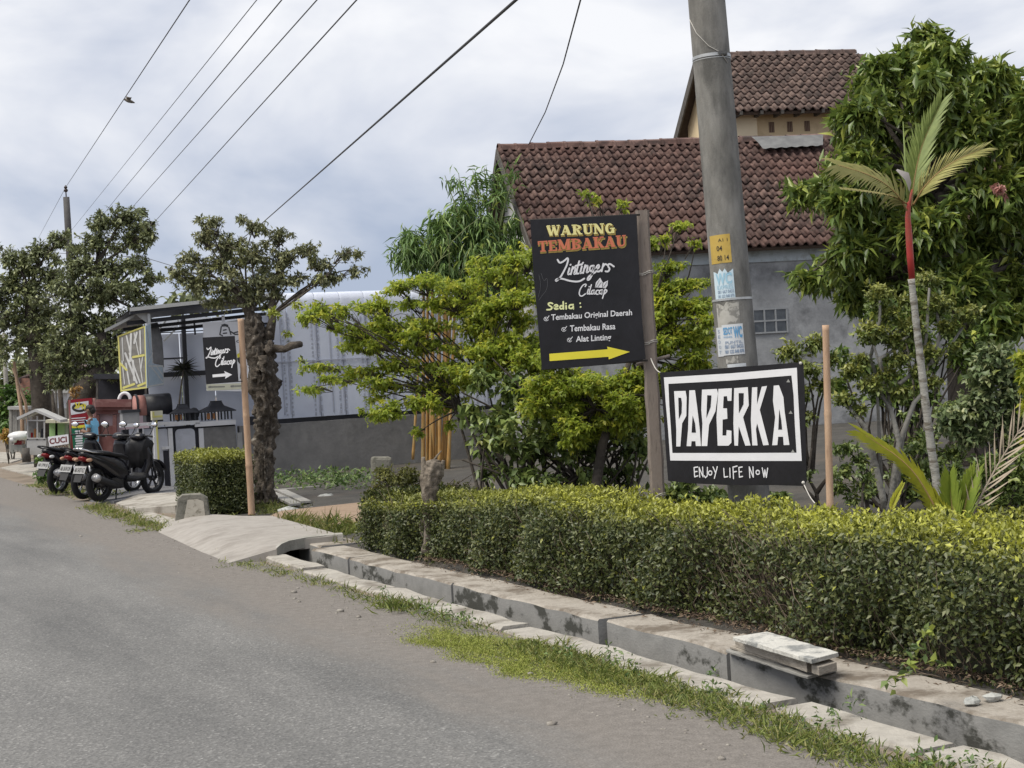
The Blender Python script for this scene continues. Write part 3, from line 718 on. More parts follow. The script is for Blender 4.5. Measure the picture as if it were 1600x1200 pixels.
bluep = material('blue_print', (0.10, 0.29, 0.52), (0.14, 0.34, 0.56), 9, 0.7); palep = material('faded_blue_print', (0.26, 0.47, 0.62), (0.34, 0.54, 0.66), 9, 0.7)
greyp = material('grey_blue_print', (0.20, 0.27, 0.38), (0.26, 0.32, 0.42), 9, 0.7)
ochre = material('ochre_paint', (0.44, 0.30, 0.07), (0.52, 0.37, 0.10), 10, 0.8, c3=(0.33, 0.24, 0.08), s3=9, p3=(0.55, 0.65))
blk = material('black_paint', (0.03, 0.027, 0.025), (0.05, 0.045, 0.04), 10, 0.7)
A_ = lambda f: math.asin(max(-1, min(1, f)))
o = wrap('painted_panel', ochre, 369, 413, A_(-0.86), A_(0.15), 0.002, label='ochre yellow painted panel with stencilled digits')
for st_ in (('04', 386, 394, A_(-0.55), A_(-0.28), 0.004, 0.01), ('80 14', 401, 409, A_(-0.55), A_(0.02), 0.004, 0.01), ('A1 1', 375, 380, A_(-0.45), A_(0.02), 0.004, 0.0)):
    q = MB(); wrap_text(q, *st_); q.build('stencil', blk, o)
o = wrap('handbill', material('blue_handbill_paper', (0.50, 0.62, 0.70), (0.58, 0.68, 0.74), 6, 0.8), 425, 468, A_(-0.80), A_(0.17), 0.003, rag=0.018, label='faded light blue handbill with a torn top')
q = MB(); wrap_text(q, 'WC', 428, 446, A_(-0.70), A_(0.08), 0.005, 0.04)
wrap_text(q, 'EXPRES', 447, 453, A_(-0.66), A_(0.10), 0.005, 0.0); q.build('lettering', palep, o)
q = MB(); wrap_text(q, '081 667 0433', 454.5, 459.5, A_(-0.66), A_(0.12), 0.005, 0.01); wrap_text(q, '081 222 848 878', 461.5, 466, A_(-0.66), A_(0.12), 0.005, 0.01); q.build('phone_number', greyp, o)
o = wrap('paper_scrap', torn, 476, 512, A_(-0.80), A_(0.30), 0.0025, rag=0.02, label='white remains of torn handbills')
o = wrap('paper_strip', paper, 511, 556, A_(-0.90), A_(-0.62), 0.003)
q = MB()
for i, ch in enumerate('SEDOT'): wrap_text(q, ch, 515 + i * 8, 520 + i * 8, A_(-0.82), A_(-0.72), 0.005)
q.build('lettering', greyp, o)
o = wrap('handbill', paper, 508, 555, A_(-0.62), A_(0.40), 0.0035, label='white handbill with blue letters')
q = MB(); wrap_text(q, 'SEDOT', 512, 523.5, A_(-0.56), A_(-0.12), 0.0055, 0.035); wrap_text(q, 'WC', 511.5, 529.5, A_(-0.08), A_(0.34), 0.0055, 0.05)
wrap_text(q, 'PROFESIONAL', 525.5, 528.5, A_(-0.56), A_(-0.14), 0.0055, 0.0); q.build('lettering', bluep, o)
q = MB(); wrap_text(q, 'PUNTIL', 533.5, 538, A_(-0.5), A_(0.32), 0.0055, 0.01); wrap_text(q, '081 667 0433', 539, 545, A_(-0.54), A_(0.34), 0.0055, 0.03); wrap_text(q, '081 222 848 878', 547, 552.5, A_(-0.54), A_(0.36), 0.0055, 0.03); q.build('phone_number', greyp, o)
o = wrap('paper_scrap', torn, 557, 568, A_(-0.55), A_(0.05), 0.0025); o = wrap('paper_scrap', paper, 569, 574, A_(-0.5), A_(0.4), 0.003)

# ================================================================== BANNER "WARUNG TEMBAKAU" AND ITS POST
YW = 11.25
w_base = P(1029, 800, YW); w_top = P(1003.5, 329, YW); ax_ = nrmz(w_top - w_base); w_foot = w_base - ax_ * ((w_base[2] - 0.05) / ax_[2])
PT = thing('bamboo_post', 'flattened grey-brown bamboo post carrying the tall tobacco banner', 'bamboo post', w_foot, 'posts standing behind the hedge')
q = MB(); n_seg = 6; rings = []
for i in range(n_seg * 4 + 1):
    u = i / (n_seg * 4); p = w_foot + (w_top - w_foot) * u; k = 1.1 if i % 4 == 0 else 0.98; hw = (0.056 - 0.010 * u) * k
    rings.append([p + np.array([x_ * hw, y_ * 0.03, 0]) for x_, y_ in ((-1, -0.5), (-0.7, -1), (0.7, -1), (1, -0.5), (1, 0.5), (0.7, 1), (-0.7, 1), (-1, 0.5))])
q.loft(rings, smooth=False); q.build('stalk', bamboo_grey, PT)
for y in (428, 536, 775):
    q = MB(); u = (800 - y) / 471; c = w_base + (w_top - w_base) * u
    for dz in (0, 0.012): q.tube([c + np.array([math.sin(k / 12 * 6.283) * 0.06, -math.cos(k / 12 * 6.283) * 0.036, dz + 0.01 * math.sin(k)]) for k in range(13)], 0.0035, 4)
    q.build('binding', rope_m, PT)
q = MB(); c = w_base + (w_top - w_base) * ((800 - 562) / 471); q.tube([c + np.array([-0.1, 0.05, -0.03]), c + np.array([0.15, 0.045, 0.02])], 0.013, 8); q.build('crossbar', bamboo_grey, PT)

o_ = P(828.5, 343, 11.17)
PW = Plane(o_, P(994.8, 334.5, 11.17) - o_)
T = thing('tobacco_banner', 'tall black banner with yellow and red heading and yellow arrow on the grey-brown post', 'banner', P(847, 577, 11.17))
corn = [(828.5, 343.3), (880, 341.5), (940, 338.2), (994.8, 334.6), (998, 410), (1003.5, 500), (1009, 561), (960, 568), (900, 574), (846.7, 577), (840, 500), (833, 420)]
q = MB(); q.poly([PW.px(x, y, 0.0) for x, y in corn], None, 0.008, PW.N); q.build('cloth', black_print, T)
zw = lambda x, y: (800 + x / 4.2875, 320 + y / 4.2875)
# heading in fat slab letters: (x0,y0,x1,y1,width) in a unit box, with bars as serifs
SL = {
 'W': [(0.06, 1, 0.30, 0, .24), (0.30, 0, 0.5, 0.9, .10), (0.5, 0.9, 0.72, 0, .24), (0.72, 0, 0.93, 1, .10), 'h0,.25,.93', 'h.75,1,.93', 'h.38,.62,.93'],
 'A': [(0.12, 0, 0.48, 1, .12), (0.48, 1, 0.80, 0, .30), 'h0,.32,0', 'h.58,1,0', 'h.3,.62,.26'],
 'R': ['v.12,.40', 'h0,.5,0', 'h0,.5,.90', 'b.40,.5,1', (0.52, 0.5, 0.82, 0, .26), 'h.66,1,0'],
 'U': ['v.10,.38', 'v.74,.88', 'h0,.48,.92', 'h.62,1,.92', 'u.10,.88'],
 'N': ['v.10,.24', 'v.76,.90', (0.20, 1, 0.78, 0, .30), 'h0,.3,.92', 'h.62,1,.92', 'h0,.36,0'],
 'G': ['c.04,.9', 'v.66,.92*.5', 'h.5,1,.44'],
 'T': ['v.36,.64', 'h0,1,.88', 'k0', 'k1', 'h.22,.78,0'],
 'E': ['v.12,.42', 'h0,.9,.88', 'h0,.95,0', 'h.3,.7,.46', 'k.86', 'l.9'],
 'M': ['v.08,.2', 'v.70,.94', (0.16, 1, 0.5, 0.1, .24), (0.5, 0.1, 0.78, 1, .12), 'h0,.3,0', 'h.62,1,0', 'h0,.26,.92', 'h.72,1,.92'],
 'B': ['v.12,.40', 'h0,.5,0', 'h0,.5,.90', 'b.44,.55,1', 'b.40,0,.56'],
 'K': ['v.12,.40', 'h0,.5,0', 'h0,.5,.92', (0.40, 0.42, 0.80, 1, .12), (0.50, 0.55, 0.84, 0, .28), 'h.62,1,.92', 'h.64,1,0'],
}
def slab_word(mb, pl, word, bl, br, tl, off, gap=0.06, grow=0.0):
    a = pl.uv(*bl); bx = pl.uv(*br) - a; by = pl.uv(*tl) - a
    wd = {'W': 1.25, 'M': 1.25, 'N': 1.05, 'A': 1.05, 'K': 1.08, 'E': 0.88, 'T': 0.95, 'G': 1.0}
    tot = sum(wd.get(c, 1.0) for c in word) + gap * (len(word) - 1); x = 0.0; cnt = 0
    def M_(px_, py_, o): return pl.at(*(a + bx * px_ + by * py_), o)
    for c in word:
        w_ = wd.get(c, 1.0)
        def T_(u, v, o): return M_((x + u * w_) / tot, v, o)
        for g in SL[c]:
            cnt += 1; of = off + (cnt % 8) * 0.0003; e_ = grow
            if isinstance(g, tuple):
                x0, y0, x1, y1, ww = g; hw = ww / 2 + e_
                mb.poly([T_(x0 - hw, y0, of), T_(x0 + hw, y0, of), T_(x1 + hw, y1, of), T_(x1 - hw, y1, of)], None, 0, pl.N); continue
            k = g[0]; ar = g[1:]
            if k == 'h':
                u0, u1, v = map(float, ar.split(',')); mb.poly([T_(u0 - e_, v - e_, of), T_(u1 + e_, v - e_, of), T_(u1 + e_, v + 0.12 + e_, of), T_(u0 - e_, v + 0.12 + e_, of)], None, 0, pl.N)
            elif k == 'v':
                top_ = 1.0
                if '*' in ar: ar, tp = ar.split('*'); top_ = float(tp)
                u0, u1 = map(float, ar.split(',')); lo_ = 0.28 if c == 'U' else 0.0
                mb.poly([T_(u0 - e_, lo_ - e_, of), T_(u1 + e_, lo_ - e_, of), T_(u1 + e_, top_ + e_, of), T_(u0 - e_, top_ + e_, of)], None, 0, pl.N)
            elif k == 'b':
                u0, v0, v1 = map(float, ar.split(',')); h_ = (v1 - v0) / 2; cy = v0 + h_
                out = [T_(u0 + (0.52 + e_) * math.cos(t_), cy + (h_ + e_) * math.sin(t_), of) for t_ in np.linspace(-1.57, 1.57, 9)]
                inn = [T_(u0 + 0.24 * math.cos(t_), cy + h_ * 0.55 * math.sin(t_), of) for t_ in np.linspace(1.57, -1.57, 9)]
                mb.poly(out + inn, None, 0, pl.N)
            elif k == 'u':
                u0, u1 = map(float, ar.split(',')); cx = (u0 + u1) / 2; rx = (u1 - u0) / 2
                out = [T_(cx + (rx + e_) * math.cos(t_), 0.3 + (0.32 + e_) * math.sin(t_), of) for t_ in np.linspace(math.pi, 2 * math.pi, 11)]
                inn = [T_(cx + 0.07 + (rx - 0.21) * math.cos(t_), 0.3 + 0.16 * math.sin(t_), of) for t_ in np.linspace(2 * math.pi, math.pi, 11)]
                mb.poly(out + inn, None, 0, pl.N)
            elif k == 'c':
                u0, u1 = map(float, ar.split(',')); cx = (u0 + u1) / 2; rx = (u1 - u0) / 2
                out = [T_(cx + (rx + e_) * math.cos(t_), 0.5 + (0.52 + e_) * math.sin(t_), of) for t_ in np.linspace(0.75, 5.75, 17)]
                inn = [T_(cx + 0.03 + (rx - 0.24) * math.cos(t_), 0.5 + 0.36 * math.sin(t_), of) for t_ in np.linspace(5.75, 0.75, 17)]
                mb.poly(out + inn, None, 0, pl.N)
            elif k == 'k':
                u0 = float(ar); u0 = min(max(u0, 0.08), 0.92); mb.poly([T_(u0 - 0.08 - e_, 0.66, of), T_(u0 + 0.08 + e_, 0.66, of), T_(u0 + 0.08 + e_, 1, of), T_(u0 - 0.08 - e_, 1, of)], None, 0, pl.N)
            elif k == 'l':
                u0 = float(ar); mb.poly([T_(u0 - 0.1, 0, of), T_(u0 + 0.06, 0, of), T_(u0 + 0.06, 0.32, of), T_(u0 - 0.1, 0.32, of)], None, 0, pl.N)
        x += w_ + gap
q = MB(); slab_word(q, PW, 'WARUNG', zw(240, 216), zw(697, 200), zw(238, 150), 0.002, grow=0.03); slab_word(q, PW, 'TEMBAKAU', zw(178, 326), zw(772, 286), zw(176, 256), 0.002, grow=0.03); q.build('letter_outline', gold_print, T)
q = MB(); slab_word(q, PW, 'WARUNG', zw(238, 208), zw(691, 190), zw(234, 142), 0.006); q.build('heading', pale_yel, T)
q = MB(); slab_word(q, PW, 'TEMBAKAU', zw(176, 317), zw(766, 277), zw(172, 245), 0.006); q.build('heading', red_print, T)
SCRIPT = [
 [(305, 368), (318, 392), (345, 380), (378, 350), (372, 395), (345, 450), (322, 490), (295, 514), (292, 500), (330, 492), (390, 512), (450, 516), (484, 494)],
 [(385, 425), (372, 468), (388, 463)], [(391, 403), (393, 401)],
 [(407, 416), (394, 466)], [(398, 440), (420, 414), (426, 430), (413, 466), (428, 460)],
 [(450, 378), (428, 462), (446, 460)], [(425, 410), (470, 398)],
 [(468, 412), (455, 460), (468, 455)], [(474, 390), (476, 388)],
 [(490, 405), (476, 458)], [(482, 430), (503, 403), (508, 418), (497, 455), (512, 448)],
 [(548, 408), (525, 410), (518, 440), (535, 448), (552, 405), (540, 460), (520, 502), (503, 505), (512, 480), (560, 450)],
 [(562, 435), (585, 420), (582, 400), (566, 412), (562, 442), (580, 450), (598, 435)],
 [(612, 395), (600, 446)], [(606, 420), (622, 395), (636, 402)],
 [(682, 414), (652, 392), (640, 410), (656, 428), (645, 448), (626, 446)]]
SCRIPT2 = [
 [(490, 548), (500, 532), (480, 532), (455, 565), (448, 602), (465, 616), (492, 596)],
 [(512, 565), (501, 600), (516, 594)], [(516, 550), (518, 548)], [(532, 535), (513, 600), (528, 596)],
 [(552, 572), (534, 574), (529, 598), (542, 598), (554, 570), (548, 600), (558, 594)],
 [(584, 574), (566, 572), (559, 597), (576, 600)],
 [(605, 570), (588, 572), (582, 595), (596, 597), (607, 568), (600, 600)],
 [(624, 565), (606, 627)], [(616, 578), (632, 567), (637, 580), (618, 598)]]
q = MB()
for st_ in SCRIPT:
    pp = [PW.uv(*zw(*p)) for p in smooth2(st_, 2 if len(st_) > 2 else 0)]; stroke(q, PW, pp, 0.0125, 0.004)
for st_ in SCRIPT2:
    pp = [PW.uv(*zw(*p)) for p in smooth2(st_, 2 if len(st_) > 2 else 0)]; stroke(q, PW, pp, 0.0085, 0.004)
q.build('script_lettering', white_print, T)
q = MB()
for pg in ([(556, 553), (562, 520), (590, 488), (608, 520), (603, 556)], [(607, 557), (612, 522), (643, 506), (640, 540), (628, 558)]): q.poly([PW.px(*zw(*p), 0.004) for p in pg], None, 0, PW.N)
q.build('leaf_emblem', white_print, T)
q = MB()
for pg in ([(560, 550), (585, 505)], [(575, 552), (598, 520)], [(612, 552), (634, 520)]): stroke(q, PW, [PW.uv(*zw(*p)) for p in pg], 0.003, 0.006)
q.build('leaf_vein', black_print, T)
q = MB()   # "Sedia :"
for st_ in ([(272, 662), (255, 655), (240, 664), (252, 677), (270, 686), (262, 702), (234, 703)], [(284, 685), (296, 684), (307, 682), (305, 673), (296, 668), (286, 673), (282, 684), (285, 695), (295, 700), (308, 696)], [(343, 650), (345, 698)], [(343, 680), (326, 674), (318, 690), (330, 700), (343, 690)], [(362, 676), (363, 698)], [(361, 662), (362, 661)], [(408, 670), (386, 670), (380, 690), (396, 697), (409, 686)], [(409, 668), (411, 697)], [(456, 660), (457, 659)], [(459, 685), (460, 684)]):
    stroke(q, PW, [PW.uv(*zw(*p)) for p in smooth2(st_, 2 if len(st_) > 2 else 0)], 0.0115, 0.004)
q.build('small_lettering', cream_print, T)
q = MB()
for (txt_, b0, b1, b2, (cx, cy)) in (('Tembakau Original Daerah', zw(262, 786), zw(804, 752), zw(262, 734), (232, 762)), ('Tembakau Rasa', zw(388, 850), zw(692, 834), zw(388, 808), (350, 832)), ('Alat Linting', zw(428, 932), zw(664, 918), zw(428, 880), (388, 903))):
    q = MB(); text_px(q, PW, txt_, b0, b1, b2, 0.004, 0.018)
    stroke(q, PW, [PW.uv(*zw(cx - 3 + 15 * math.cos(t_), cy + 3 + 13 * math.sin(t_))) for t_ in np.linspace(0.3, 5.5, 12)], 0.0035, 0.004)
    stroke(q, PW, [PW.uv(*zw(cx - 9, cy - 4)), PW.uv(*zw(cx - 3, cy + 10)), PW.uv(*zw(cx + 16, cy - 18))], 0.0055, 0.004)
    q.build('list_line', white_print, T)
q = MB(); q.poly([PW.px(*zw(x, y), 0.004) for x, y in ((250, 998), (640, 968), (638, 950), (790, 985), (648, 1036), (646, 1018), (252, 1047))], None, 0, PW.N); q.build('arrow', bright_yel, T)
q = MB()
for st_ in ([(180, 470), (195, 540), (175, 620)], [(195, 460), (215, 520), (235, 480), (240, 560), (200, 610), (180, 640)]): stroke(q, PW, [PW.uv(*zw(*p)) for p in smooth2(st_, 2)], 0.0016, 0.003)
q.build('scribble', material('faint_scratch', (0.12, 0.12, 0.13), (0.15, 0.15, 0.16), 5, 0.5), T)
for a, b_ in (((826, 344.5), (1000, 335.5)), ((846, 577), (1012, 563))): q = MB(); q.tube([PW.px(*a, -0.012), PW.px(*b_, -0.012)], 0.008, 6); q.build('batten', blk, T)

# ================================================================== BANNER "PAPERKA"
o_ = P(1033, 583, 11.0); PP = Plane(o_, P(1256, 566, 10.15) - o_)
zp = lambda x, y: (1000 + x / 4.284, 540 + y / 4.284)
T = thing('cafe_banner', 'wide black banner with thick white frame and white lettering, tied between two posts', 'banner', PP.px(1148, 755))
q = MB(); corn = [(133, 180), (300, 168), (600, 148), (860, 128), (1068, 112), (1090, 118), (1098, 250), (1104, 500), (1110, 760), (1112, 905), (1098, 940), (900, 934), (600, 934), (340, 922), (188, 905), (172, 700), (160, 500), (147, 330)]
q.poly([PP.px(*zp(*p)) for p in corn], None, 0.006, PP.N); q.build('cloth', black_print, T)
q = MB(); q.poly([PP.px(*zp(*p), 0.003) for p in ((160, 213), (600, 186), (1050, 148), (1056, 300), (1068, 520), (1083, 772), (640, 772), (203, 769), (188, 560), (172, 380))], [PP.px(*zp(*p), 0.003) for p in ((190, 256), (600, 234), (1014, 200), (1028, 330), (1036, 520), (1048, 717), (640, 719), (217, 719), (207, 560), (196, 400))], 0, PP.N)
q.build('white_frame', white_print, T)
PK = [([(228, 305), (305, 303), (312, 345), (310, 470), (282, 520), (270, 675), (243, 675), (243, 560)], [(256, 348), (275, 350), (280, 385), (278, 450), (260, 492)]),
 ([(330, 300), (368, 298), (385, 430), (400, 560), (408, 672), (374, 672), (371, 640), (345, 640), (342, 673), (312, 673), (322, 560)], [(352, 468), (368, 520), (374, 582), (345, 582)]),
 ([(415, 295), (515, 290), (522, 320), (505, 440), (462, 530), (450, 672), (412, 672), (418, 520), (410, 430)], [(450, 332), (478, 333), (472, 410), (444, 485)]),
 ([(525, 290), (615, 285), (612, 370), (587, 370), (582, 338), (560, 340), (556, 420), (582, 420), (585, 490), (553, 495), (552, 602), (578, 602), (580, 565), (612, 570), (612, 650), (592, 670), (520, 670), (512, 480)], None),
 ([(630, 285), (722, 278), (728, 400), (690, 480), (740, 668), (705, 670), (661, 540), (656, 670), (632, 669), (625, 520)], [(660, 318), (694, 318), (692, 392), (662, 452)]),
 ([(750, 280), (785, 278), (783, 395), (815, 275), (850, 270), (802, 430), (862, 665), (825, 668), (784, 520), (776, 560), (787, 668), (752, 668), (742, 500)], None),
 ([(895, 268), (930, 265), (960, 345), (968, 440), (1000, 665), (962, 666), (958, 610), (925, 610), (919, 666), (885, 667), (905, 480), (890, 370)], [(932, 425), (945, 500), (951, 562), (925, 562)])]
q = MB()
for outer, hole in PK: q.poly([PP.px(*zp(*p), 0.003) for p in outer], None, 0, PP.N)
q.build('lettering', white_print, T)
for outer, hole in PK:
    if hole: q = MB(); q.poly([PP.px(*zp(*p), 0.0045) for p in hole], None, 0, PP.N); q.build('letter_counter', black_print, T)
words = [MB(), MB(), MB()]
circ = lambda cx, cy, r: [(cx + r * math.cos(t_), cy + r * 1.15 * math.sin(t_)) for t_ in np.linspace(0, 6.283, 13)]
for st_ in ([(388, 812), (364, 816), (368, 878), (390, 871)], [(367, 845), (385, 842)], [(403, 880), (398, 815), (425, 878), (422, 812)], [(453, 815), (452, 872), (440, 884), (431, 870)], circ(472, 852, 12), [(491, 812), (506, 846)], [(520, 810), (500, 888)], [(563, 822), (567, 880), (590, 876)], [(604, 820), (606, 882)], [(652, 806), (624, 813), (628, 890)], [(627, 846), (648, 842)], [(686, 812), (664, 816), (668, 880), (689, 875)], [(667, 846), (683, 843)], [(738, 884), (734, 812), (761, 880), (758, 812)], circ(790, 848, 12), [(820, 818), (832, 880), (838, 832), (848, 882), (857, 820)]):
    for sg in ([st_] if len(st_) > 6 else [st_[i:i + 2] for i in range(len(st_) - 1)]): stroke(words[0 if st_[0][0] < 540 else (1 if st_[0][0] < 710 else 2)], PP, [PP.uv(*zp(*p)) for p in sg], 0.0085, 0.003)
for q in words: q.build('small_lettering', white_print, T)
q = MB()
for cx, cy in ((992, 236), (1008, 447), (1022, 707)): q.poly([PP.px(*zp(*p), 0.004) for p in ((cx - 13, cy + 9), (cx + 1, cy - 12), (cx + 14, cy + 10))], None, 0, PP.N)
q.build('torn_patch', material('banner_backing', (0.25, 0.25, 0.24), (0.32, 0.32, 0.31), 20, 0.8), T)
q = MB(); q.tube(bez(PP.px(*zp(135, 180)), w_base + (w_top - w_base) * ((800 - 560) / 471) + np.array([0, -0.04, 0]), -0.1, 6), 0.004, 5)
q.tube(bez(PP.px(*zp(1098, 930), 0.01), P(1275, 788, 10.0), -0.08, 6), 0.004, 5)
q.build('tie_rope', rope_m, T)
q = MB(); q.ell(PP.px(*zp(1093, 918), 0.01), (0.012, 0.012, 0.012)); q.ell(PP.px(*zp(1075, 118), 0.01), (0.011, 0.011, 0.011)); q.build('rope_knot', rope_m, T)
T_st = bamboo('bamboo_stick', 'slim tan bamboo stick standing to the right of the white-framed banner', P(1297, 790, 10.0) + (P(1297, 790, 10.0) - P(1290, 508, 10.0)) * 0.52, P(1290, 508, 10.0), 0.026, bamboo_pale, 'posts standing behind the hedge', 3)

# ================================================================== TILED HOUSES
HY = rad(10); HE = np.array([math.cos(HY), math.sin(HY), 0]); HF = np.array([-HE[1], HE[0], 0]); UPV = np.array([0, 0, 1.0])
mt = bpy.data.materials.new('clay_roof_tile'); mt.use_nodes = True; t = mt.node_tree; b = t.nodes['Principled BSDF']; b.inputs['Roughness'].default_value = 0.8; b.inputs['Specular IOR Level'].default_value = 0.3
ge = nd(t, 'ShaderNodeNewGeometry'); oi = nd(t, 'ShaderNodeObjectInfo')
nA = noise(5.5, 2, 0.5, ge.outputs['Position']); nB = noise(0.55, 5, 0.65, ge.outputs['Position']); nC = noise(28, 5, 0.7, ge.outputs['Position'])
c = ramp(nA.outputs['Fac'], [(0.36, (0.045, 0.029, 0.026)), (0.5, (0.095, 0.056, 0.048)), (0.64, (0.185, 0.118, 0.10))])
mo = ramp(nC.outputs['Fac'], [(0.42, (0, 0, 0)), (0.72, (0.75, 0.75, 0.75))])
c = mix(mo.outputs[0], c.outputs[0], (0.07, 0.052, 0.045))
pb_ = ramp(nB.outputs['Fac'], [(0.44, (0, 0, 0)), (0.66, (0.6, 0.6, 0.6))])
c = mix(pb_.outputs[0], c.outputs[0], (0.13, 0.066, 0.054)); t.links.new(c.outputs[0], b.inputs['Base Color'])
TILE = mt
mt = bpy.data.materials.new('aged_clay_roof_tile'); mt.use_nodes = True; t = mt.node_tree; b = t.nodes['Principled BSDF']; b.inputs['Roughness'].default_value = 0.85
ge = nd(t, 'ShaderNodeNewGeometry'); nA = noise(5.0, 2, 0.5, ge.outputs['Position']); nC = noise(20, 5, 0.7, ge.outputs['Position'])
c = ramp(nA.outputs['Fac'], [(0.36, (0.055, 0.036, 0.03)), (0.5, (0.105, 0.066, 0.055)), (0.64, (0.19, 0.13, 0.108))])
mo = ramp(nC.outputs['Fac'], [(0.42, (0, 0, 0)), (0.70, (0.8, 0.8, 0.8))]); c = mix(mo.outputs[0], c.outputs[0], (0.055, 0.045, 0.04)); t.links.new(c.outputs[0], b.inputs['Base Color'])
TILE_OLD = mt
def tile_geo(w, L):
    """one pantile: origin at its lower left corner, x across, y up the slope, z out of the roof"""
    prof = []
    for i in range(8):
        u = i / 7 * 1.08
        z = 0.050 * math.sin(min(1, max(0, (u - 0.02) / 0.52)) * math.pi) - 0.020 * math.sin(min(1, max(0, (u - 0.5) / 0.58)) * math.pi)
        prof.append((u * w, z))
    V = [(x_, 0, z_ + 0.042) for x_, z_ in prof] + [(x_, L * 1.16, z_ + 0.004) for x_, z_ in prof] + [(x_, 0.004, z_ + 0.014) for x_, z_ in prof]
    Fq = [(i, i + 1, i + 9, i + 8) for i in range(7)] + [(16 + i, 17 + i, i + 1, i) for i in range(7)]
    return V, Fq
def tiled_roof(parent, E, run, rise, length, tw, rows, mat, label=None):
    """front slope of pantiles on a roof deck; E = left eave corner"""
    sl_ = math.hypot(run, rise); yv = (HF * run + UPV * rise) / sl_; zv = np.cross(HE, yv); tl = sl_ / rows
    R = E + HF * run + UPV * rise
    q = MB(); D = zv * 0.02
    q.add([E - D, E + HE * length - D, R + HE * length - D, R - D, E + HF * run * 2 - D, E + HF * run * 2 + HE * length - D,
           E - D * 4, E + HE * length - D * 4, R + HE * length - D * 4, R - D * 4, E + HF * run * 2 - D * 4, E + HF * run * 2 + HE * length - D * 4],
          [(0, 1, 2, 3), (3, 2, 5, 4), (6, 9, 8, 7), (9, 10, 11, 8), (0, 6, 7, 1), (0, 3, 9, 6), (3, 4, 10, 9), (1, 7, 8, 2), (2, 8, 11, 5), (4, 5, 11, 10)])
    roof = q.build('roof', material('roof_batten', (0.07, 0.05, 0.04), (0.10, 0.075, 0.06), 10, 0.9), parent)
    V, Fq = tile_geo(tw, tl); cols = int(length / tw)
    me = bpy.data.meshes.new('roof_tile'); me.from_pydata(V, [], Fq); me.materials.append(mat)
    me.polygons.foreach_set('use_smooth', [True] * 7 + [False] * 7)
    cells = []
    for r_ in range(rows):
        for c_ in range(cols):
            o_ = E + yv * (r_ * tl - 0.03) + HE * (c_ * tw) + zv * random.uniform(0.0, 0.006)
            q_ = o_ - _C; dd = q_ @ _fw; x = 800 + F * (q_ @ _R) / dd; vis = (x < 1330) + (x < 1240) * 0.5
            cells.append((-vis / dd, r_, c_, o_, random.uniform(-0.03, 0.03)))
    cells.sort(key=lambda k: k[0]); rest = MB()
    pl_ = wl(roof)
    for i, (_, r_, c_, o_, tw_) in enumerate(cells):
        X = HE * math.cos(tw_) + yv * math.sin(tw_); Y_ = yv * math.cos(tw_) - HE * math.sin(tw_)
        if i < 300:
            ob = bpy.data.objects.new('roof_tile', me); COL.objects.link(ob); ob.parent = roof
            M = Matrix.Identity(4); p = o_ - pl_
            for k in range(3): M[k][0] = X[k]; M[k][1] = Y_[k]; M[k][2] = zv[k]; M[k][3] = p[k]
            ob.matrix_basis = M
        else:
            rest.add([o_ + X * v[0] + Y_ * v[1] + zv * v[2] for v in V], Fq, True)
    if rest.f: rest.build('roof_tiles', mat, roof, kind='stuff')
    # ridge caps
    n_ = int(length / 0.31); q = None
    cap = MB(); prof = [(-0.12, -0.07), (-0.09, 0.02), (0, 0.06), (0.09, 0.02), (0.12, -0.07)]
    rings = [[(x_, a * k, b_ * k + 0.0) for a, b_ in prof] for x_, k in ((0, 1.12), (0.05, 1.12), (0.06, 1.0), (0.33, 0.94))]
    cap.loft(rings, closed=False, caps=False); cm = bpy.data.meshes.new('ridge_tile'); cm.from_pydata(cap.v, [], cap.f); cm.materials.append(mat)
    for i in range(n_):
        ob = bpy.data.objects.new('ridge_tile', cm); COL.objects.link(ob); ob.parent = roof; p = R + HE * (i * 0.31) + UPV * (0.035 + random.uniform(0, 0.012)) - pl_
        ob.location = tuple(p); ob.rotation_euler = (0, random.uniform(-0.02, 0.02), HY)
    return roof, R, yv, zv

E1 = P(836, 401, 25.4); RUN, RISE, LEN = 3.0, 2.25, 12.0
HS = thing('tiled_house', 'single storey house with brown clay tile roof and bare grey plaster wall', 'house', E1 * np.array([1, 1, 0]))
roof1, R1, yv1, zv1 = tiled_roof(HS, E1, RUN, RISE, LEN, 0.166, 14, TILE)
plaster = material('grey_plaster', (0.25, 0.255, 0.262), (0.39, 0.395, 0.40), 1.9, 0.9, 0.3, 20, c3=(0.16, 0.163, 0.168), s3=1.5, p3=(0.46, 0.64))
whitew = material('dirty_whitewash', (0.50, 0.50, 0.48), (0.42, 0.42, 0.40), 3, 0.9, c3=(0.25, 0.25, 0.24), s3=2.5, p3=(0.52, 0.7))
def house_wall(E, run, rise, length, depth_in, side_in, mat, parent, name='wall', zb=0.2):
    A0 = E + HF * depth_in + HE * side_in; H_ = E[2] + rise * depth_in / run - 0.06; L_ = length - side_in * 2; D_ = run * 2 - depth_in * 2
    q = MB(); c_ = [A0, A0 + HE * L_, A0 + HE * L_ + HF * D_, A0 + HF * D_]
    lo = [np.array([p[0], p[1], zb]) for p in c_]; hi = [np.array([p[0], p[1], H_]) for p in c_]
    g0 = (hi[0] + hi[3]) / 2; g0[2] = E[2] + rise - 0.08; g1 = (hi[1] + hi[2]) / 2; g1[2] = g0[2]
    q.add(lo + hi + [g0, g1], [(0, 1, 5, 4), (2, 3, 7, 6), (1, 2, 6, 9, 5), (3, 0, 4, 8, 7)]); return q.build(name, mat, parent), A0, H_
wall1, A0, H1 = house_wall(E1, RUN, RISE, LEN, 0.30, 0.30, plaster, HS, zb=0.0)
